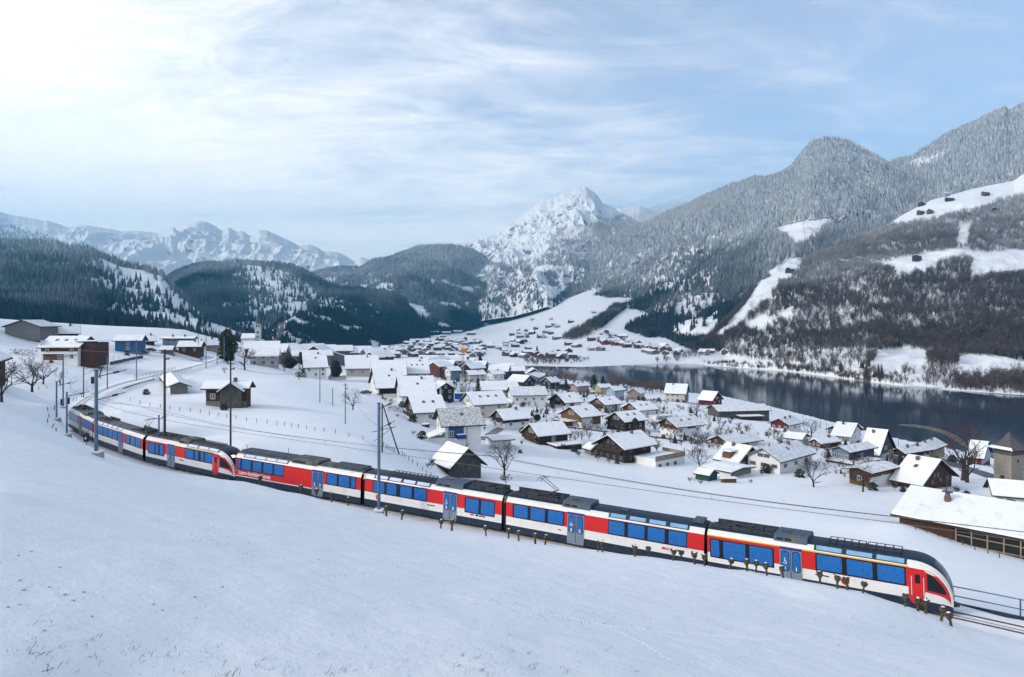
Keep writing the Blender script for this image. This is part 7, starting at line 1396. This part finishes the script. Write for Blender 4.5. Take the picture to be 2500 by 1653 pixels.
scatter(poly(930, 856, 1000, 838, 1100, 828, 1180, 836, 1240, 850, 1300, 858, 1400, 862, 1400, 878, 1260, 876, 1100, 872, 960, 874), 105, 'small snow roofed house in the dense village on the valley floor', 'houses of the dense far village')
scatter(poly(1060, 822, 1130, 820, 1140, 834, 1060, 838), 8, 'small farm building on the flat snowfield above the far village', 'farm buildings on the flat snowfield')
scatter(poly(1436, 832, 1480, 814, 1500, 818, 1550, 840, 1570, 850, 1540, 850, 1470, 842), 34, 'reddish brown chalet of the hamlet under the forest', 'chalets of the hillside hamlet', mi=4)
scatter(poly(1555, 848, 1620, 848, 1665, 858, 1660, 868, 1560, 864), 15, 'dark farm building on the far lake shore below the forest', 'farm buildings on the far shore')
scatter(poly(1215, 850, 1260, 806, 1330, 812, 1340, 826, 1270, 848), 14, 'small farmhouse on the lower meadow slope', 'farmhouses on the meadow slope')
for i, (a, b) in enumerate([(1308, 805), (1340, 800), (1352, 796), (1335, 813), (1345, 816), (1318, 825), (1328, 826), (1360, 828), (1450, 765), (1394, 788), (1300, 782), (1345, 781), (1360, 800), (1388, 843), (1408, 848), (1443, 856), (1466, 856), (1736, 862), (1772, 866), (1780, 862), (1808, 868), (1718, 866)]): far(a, b, 'isolated dark barn on the open snow slope beyond the lake', 'isolated barns beyond the lake')
for i, (a, b, l_) in enumerate([(1062, 816, 'westernmost long shed at the foot of the far forest'), (1090, 817, 'pinkish long shed at the foot of the far forest'), (1118, 814, 'middle long shed under the far forest'), (1150, 818, 'long shed with two roofs under the far forest'), (1105, 806, 'upper long shed half hidden by the far forest'), (914, 834, 'lone pale barn on the flat snowfield'), (916, 841, 'small lone hut in front of the pale barn')]): far(a, b, l_, 'sheds at the edge of the valley floor', mi=7, sc_=1.5 if i < 5 else .9, rot=.1)
# nearer roofs, half hidden one behind the other
for i, (a, b) in enumerate([(646, 893), (670, 886), (688, 880), (650, 872), (700, 872), (720, 866), (745, 870), (765, 862), (790, 866), (820, 868), (835, 876), (860, 872), (880, 878), (910, 884), (925, 892), (870, 862), (900, 868), (780, 880), (800, 888), (760, 888), (640, 880)]):
    far(a, b, 'broad snow roof among the houses left behind the field', 'snow roofs behind the field', guess=300+(900-b)*7, mind=8, sc_=1.2)
for i, (a, b) in enumerate([(1050, 900), (1065, 905), (1075, 898), (1060, 914), (1110, 900), (1125, 895), (1150, 903), (1165, 908), (1180, 900), (1200, 905), (1215, 912), (1238, 914), (1255, 918), (1270, 915), (1285, 922), (1300, 915), (1090, 912), (1075, 920), (1045, 912), (1140, 912), (1220, 922), (1260, 927), (1190, 917), (1155, 918), (1030, 905), (1095, 890), (1120, 886), (1150, 888), (1172, 890), (1200, 893), (1210, 900), (1330, 940), (1302, 926)]):
    far(a, b, 'close packed village house between the crane and the lake end', 'close packed houses near the lake end', guess=430+(920-b)*6, mind=9, sc_=1.0)
for a, b, l_ in [(2307, 479, 'hut'), (2250, 502, 'farmhouse on the upper meadow ridge'), (2270, 520, 'dark farmhouse on the upper meadow'), (2248, 524, 'tiny hut on the upper meadow'), (2318, 490, 'barn at the top of the upper meadow'), (2405, 477, 'long barn below the upper forest edge'), (2360, 527, 'barn at the lower edge of the upper meadow'), (2430, 518, 'long barn among the bare trees'), (1918, 574, 'hut on the round forest meadow'), (1948, 600, 'small hut at the lower end of the forest meadow'), (1930, 665, 'hut on the small meadow over the cliff'), (2100, 640, 'red brown farmhouse on the terrace meadow'), (2055, 645, 'long farm building on the terrace meadow'), (2072, 650, 'small shed on the terrace meadow'), (2140, 650, 'low shed under the terrace farmhouse'), (2238, 635, 'dark barn at the upper rim of the terrace meadow')]:
    # stands on the slope across the lake: look the slope up
    for key in ('near', 'right'):
        G, nf, tv = SURF[key]; V_ = G[:nf_rows(key)].reshape(-1, 3); qx = CX+F*V_[:, 0]/V_[:, 1]; qy = HY+F*(CZ-V_[:, 2])/V_[:, 1]; d = (qx-a)**2+(qy-b)**2; j = int(np.argmin(d))
        if d[j] < 60: break
    o = link_mesh('hillside_barn', FM[rnd.choice((0, 1, 5, 8))]); o.location = Vector(V_[j])+Vector((0, -1, .3)); o.scale = (1.15,)*3; o.rotation_euler = (0, 0, rnd.uniform(.1, .9)); tag(o, l_ if len(l_.split()) > 3 else 'small hut on the crest of the upper meadow', 'barn')
# ------------------------------------------------------------ grass through the snow, molehills, smoke
GR = mat('dry_grass', (.16, .15, .10), .9, .3, 5, col2=(.05, .055, .04))
def grass(name, n, reg, hmin, hmax):
    V = []; Fc = []; r_ = random.Random(3)
    for (cx_, cy_, sx, sy, n_, dens) in reg:
        for i in range(int(n_)):
            px = r_.gauss(cx_, sx); py = min(1650, r_.gauss(cy_, sy))
            if py < 1180+0*px: continue
            k = (px-CX)/F; p = hit(px, py); 
            if dist_track(np.array([p.x]), np.array([p.y]))[0][0] < 4: continue
            nb = int(r_.choice((1, 2, 3, 8, 14))*dens)+1; s0 = r_.uniform(hmin, hmax)*(1.6 if nb > 8 else 1)
            for b_ in range(nb):
                x = p.x+r_.gauss(0, .05 if nb > 6 else .12); y = p.y+r_.gauss(0, .05 if nb > 6 else .12); z = p.z-.01; a = r_.uniform(0, 6.28); L_ = s0*r_.uniform(.4, 1.1); d = Vector((math.cos(a)*.6+.25, math.sin(a)*.6, r_.uniform(.35, 1.0)))*L_; w_ = .0025 if p.y < 14 else .009; e = Vector((-math.sin(a), math.cos(a), 0))*w_
                j = len(V); q = Vector((x, y, z)); V += [tuple(q-e), tuple(q+e), tuple(q+d*.6+Vector((0, 0, L_*.1))), tuple(q+d)]; Fc += [(j, j+1, j+2), (j, j+2, j+3)] if False else [(j, j+1, j+2)]; Fc.append((j, j+2, j+3))
    tag(from_np(name, V, Fc, GR), kind='stuff')
grass('dry_grass', 0, [(120, 1590, 160, 40, 70, .8), (500, 1610, 220, 30, 90, .7), (350, 1330, 260, 60, 260, .3), (650, 1320, 200, 60, 300, .35), (150, 1480, 120, 40, 60, .5), (1050, 1560, 260, 60, 300, .5), (1500, 1510, 180, 40, 380, .35), (2250, 1540, 120, 26, 500, .5), (2000, 1500, 150, 22, 260, .4), (1250, 1620, 300, 20, 160, .6), (1800, 1480, 120, 20, 160, .3), (900, 1340, 260, 30, 260, .25), (1300, 1440, 500, 60, 300, .3)], .022, .055)
# a line of animal prints pressed up out of the snow
bm = bmesh.new(); r_ = random.Random(8)
for pts_ in ([(1100, 1452), (1300, 1490), (1480, 1528), (1560, 1565), (1640, 1615)], [(1480, 1528), (1640, 1545), (1900, 1562)]):
    for (a0, b0), (a1, b1) in zip(pts_, pts_[1:]):
        n_ = int(math.hypot(a1-a0, b1-b0)/11)
        for i_ in range(n_):
            t_ = i_/n_; q = hit(a0+(a1-a0)*t_+r_.uniform(-1, 1), b0+(b1-b0)*t_+r_.uniform(-.6, .6)); bmesh.ops.create_icosphere(bm, subdivisions=1, radius=.034, matrix=Matrix.Translation(q) @ Matrix.Diagonal((1.3, 1, .3, 1)))
me = bpy.data.meshes.new('animal_prints'); bm.to_mesh(me); bm.free(); me.materials.append(SNOW); tag(link_mesh('animal_prints', me), kind='stuff')
bmh = bpy.data.meshes.new('molehill'); bm = bmesh.new(); bmesh.ops.create_icosphere(bm, subdivisions=2, radius=1)
for v in bm.verts: v.co = Vector((v.co.x*(1+.15*math.sin(v.co.y*5)), v.co.y, max(-.1, v.co.z*.45+.08*math.sin(v.co.x*7))))
bm.to_mesh(bmh); bm.free(); bmh.materials.append(mat('molehill_soil', (.10, .09, .085), .95, .2, 4, .3, col2=(.72, .74, .78), thr=(.40, .60)))
for a, b in [(75, 1347), (43, 1357), (144, 1386), (46, 1418), (119, 1434), (56, 1441), (158, 1452), (202, 1446), (178, 1467), (46, 1477), (17, 1483), (222, 1506), (474, 1458), (372, 1476), (395, 1490), (540, 1434), (108, 1540)]:
    p = hit(a, b); o = link_mesh('molehill', bmh); o.location = p; s_ = 5.5/F*p.y; o.scale = (s_*rnd.uniform(.8, 1.3), s_, s_*rnd.uniform(.7, 1.1)); o.rotation_euler = (0, 0, rnd.uniform(0, 6)); tag(o, 'small half snowed molehill on the near slope', 'molehill', 'molehills on the near snow slope')
mb = MB(); p = hit(669, 862, guess=640); r_ = random.Random(2); bm = bmesh.new()
for i in range(9):
    t = i/8; m_ = Matrix.Translation(p+Vector((1.0+t*4.5+r_.uniform(-.4, .4), 0, 6+t*14))) @ Matrix.Scale(.7+1.9*t, 4); bmesh.ops.create_icosphere(bm, subdivisions=2, radius=1.3, matrix=m_)
me = bpy.data.meshes.new('chimney_smoke'); bm.to_mesh(me); bm.free(); sm_m = bpy.data.materials.new('smoke_volume'); sm_m.use_nodes = True; n_ = sm_m.node_tree; n_.nodes.remove(n_.nodes['Principled BSDF']); pv2 = n_.nodes.new('ShaderNodeVolumePrincipled'); pv2.inputs['Density'].default_value = .05; pv2.inputs['Color'].default_value = (.99, .99, 1, 1); n_.links.new(pv2.outputs[0], n_.nodes['Material Output'].inputs['Volume'])
me.materials.append(sm_m); tag(link_mesh('chimney_smoke', me), kind='stuff')
print('objects', len(C.objects))

# each repeat gets the words that single it out: its walls, its row, its place among the others
def col_px(o): l = o.matrix_world.translation if False else o.location; return CX+F*l.x/l.y, HY+F*(CZ-l.z)/l.y
ORD = ['leftmost', 'second from the left', 'third from the left', 'fourth from the left', 'fifth from the left', 'sixth from the left', 'seventh from the left', 'eighth from the left', 'ninth from the left', 'tenth from the left']
WORDM = {'dark': 'blackish', 'brown': 'brown', 'grey': 'grey', 'pale': 'pale', 'red': 'reddish'}
def relabel(group, noun, place, ncol=4, names=('left end', 'left middle', 'right middle', 'right end')):
    it = [o for o in C.objects if o.get('group') == group]
    if not it: return
    q = {o.name: col_px(o) for o in it}; xs = sorted(v[0] for v in q.values()); ys = sorted(v[1] for v in q.values()); cells = {}
    for o in it:
        x, y = q[o.name]; cx_ = min(ncol-1, int(ncol*xs.index(x)/len(xs))); cy_ = min(2, int(3*ys.index(y)/len(ys))); m = o.data.materials[0].name.split('_')[-1] if o.type == 'MESH' and o.data.materials and o.data.materials[0].name.startswith('far_timber') else ''
        cells.setdefault((WORDM.get(m, ''), cx_, cy_), []).append(o)
    for (m, a, b), L_ in cells.items():
        L_.sort(key=lambda o: q[o.name][0])
        for i, o in enumerate(L_): o['label'] = ' '.join((('%s %s, %s row, %s of %s' % (m, noun, ('back', 'middle', 'front')[b], names[a], place))+((', '+ORD[min(i, 9)]) if len(L_) > 1 else '')).split())
relabel('houses of the dense far village', 'house', 'the far village'); relabel('snow roofs behind the field', 'house', 'roofs by the flat field'); relabel('farm buildings on the far shore', 'farm building', 'the far shore farms'); relabel('chalets of the hillside hamlet', 'chalet', 'the hillside hamlet'); relabel('close packed houses near the lake end', 'house', 'houses behind the crane')
relabel('farm buildings on the flat snowfield', 'building', 'the flat snowfield', 2, ('left', 'right')); relabel('farmhouses on the meadow slope', 'farmhouse', 'the meadow slope', 2, ('left', 'right')); relabel('isolated barns beyond the lake', 'lone barn', 'the slopes beyond the lake')
nb_ = {}
for o in [o for o in C.objects if o.get('group') == 'garden shrubs among the village houses']:
    h_ = min(HS, key=lambda t: (t[0]-o.location).length)[1]; nb_.setdefault(h_.name, []).append(o)
for hn, L_ in nb_.items():
    L_.sort(key=lambda o: col_px(o)[0]); b_ = bpy.data.objects[hn]['label'].split()[:9]
    while b_ and b_[-1] in ('with', 'and', 'a', 'the', 'of', 'by', 'in', 'above', 'below', 'beside', 'behind', 'left', 'right', 'its', 'two', 'one', 'three', 'to', 'on', 'at', 'between'): b_ = b_[:-1]
    for i, o in enumerate(L_): o['label'] = '%s %s shrub by the %s' % (ORD[i] if i == 0 else ('rightmost' if i == len(L_)-1 else 'middle'), 'evergreen' if o.data.name.startswith('crown') else 'leafless', ' '.join(b_))

for o in C.objects:
    if 'label' in o and len(o['label'].split()) > 16: wds = o['label'].split(); wds = [x for x in wds if x not in ('the', 'row,')] if len(wds) > 16 else wds; o['label'] = ' '.join(wds[:16])
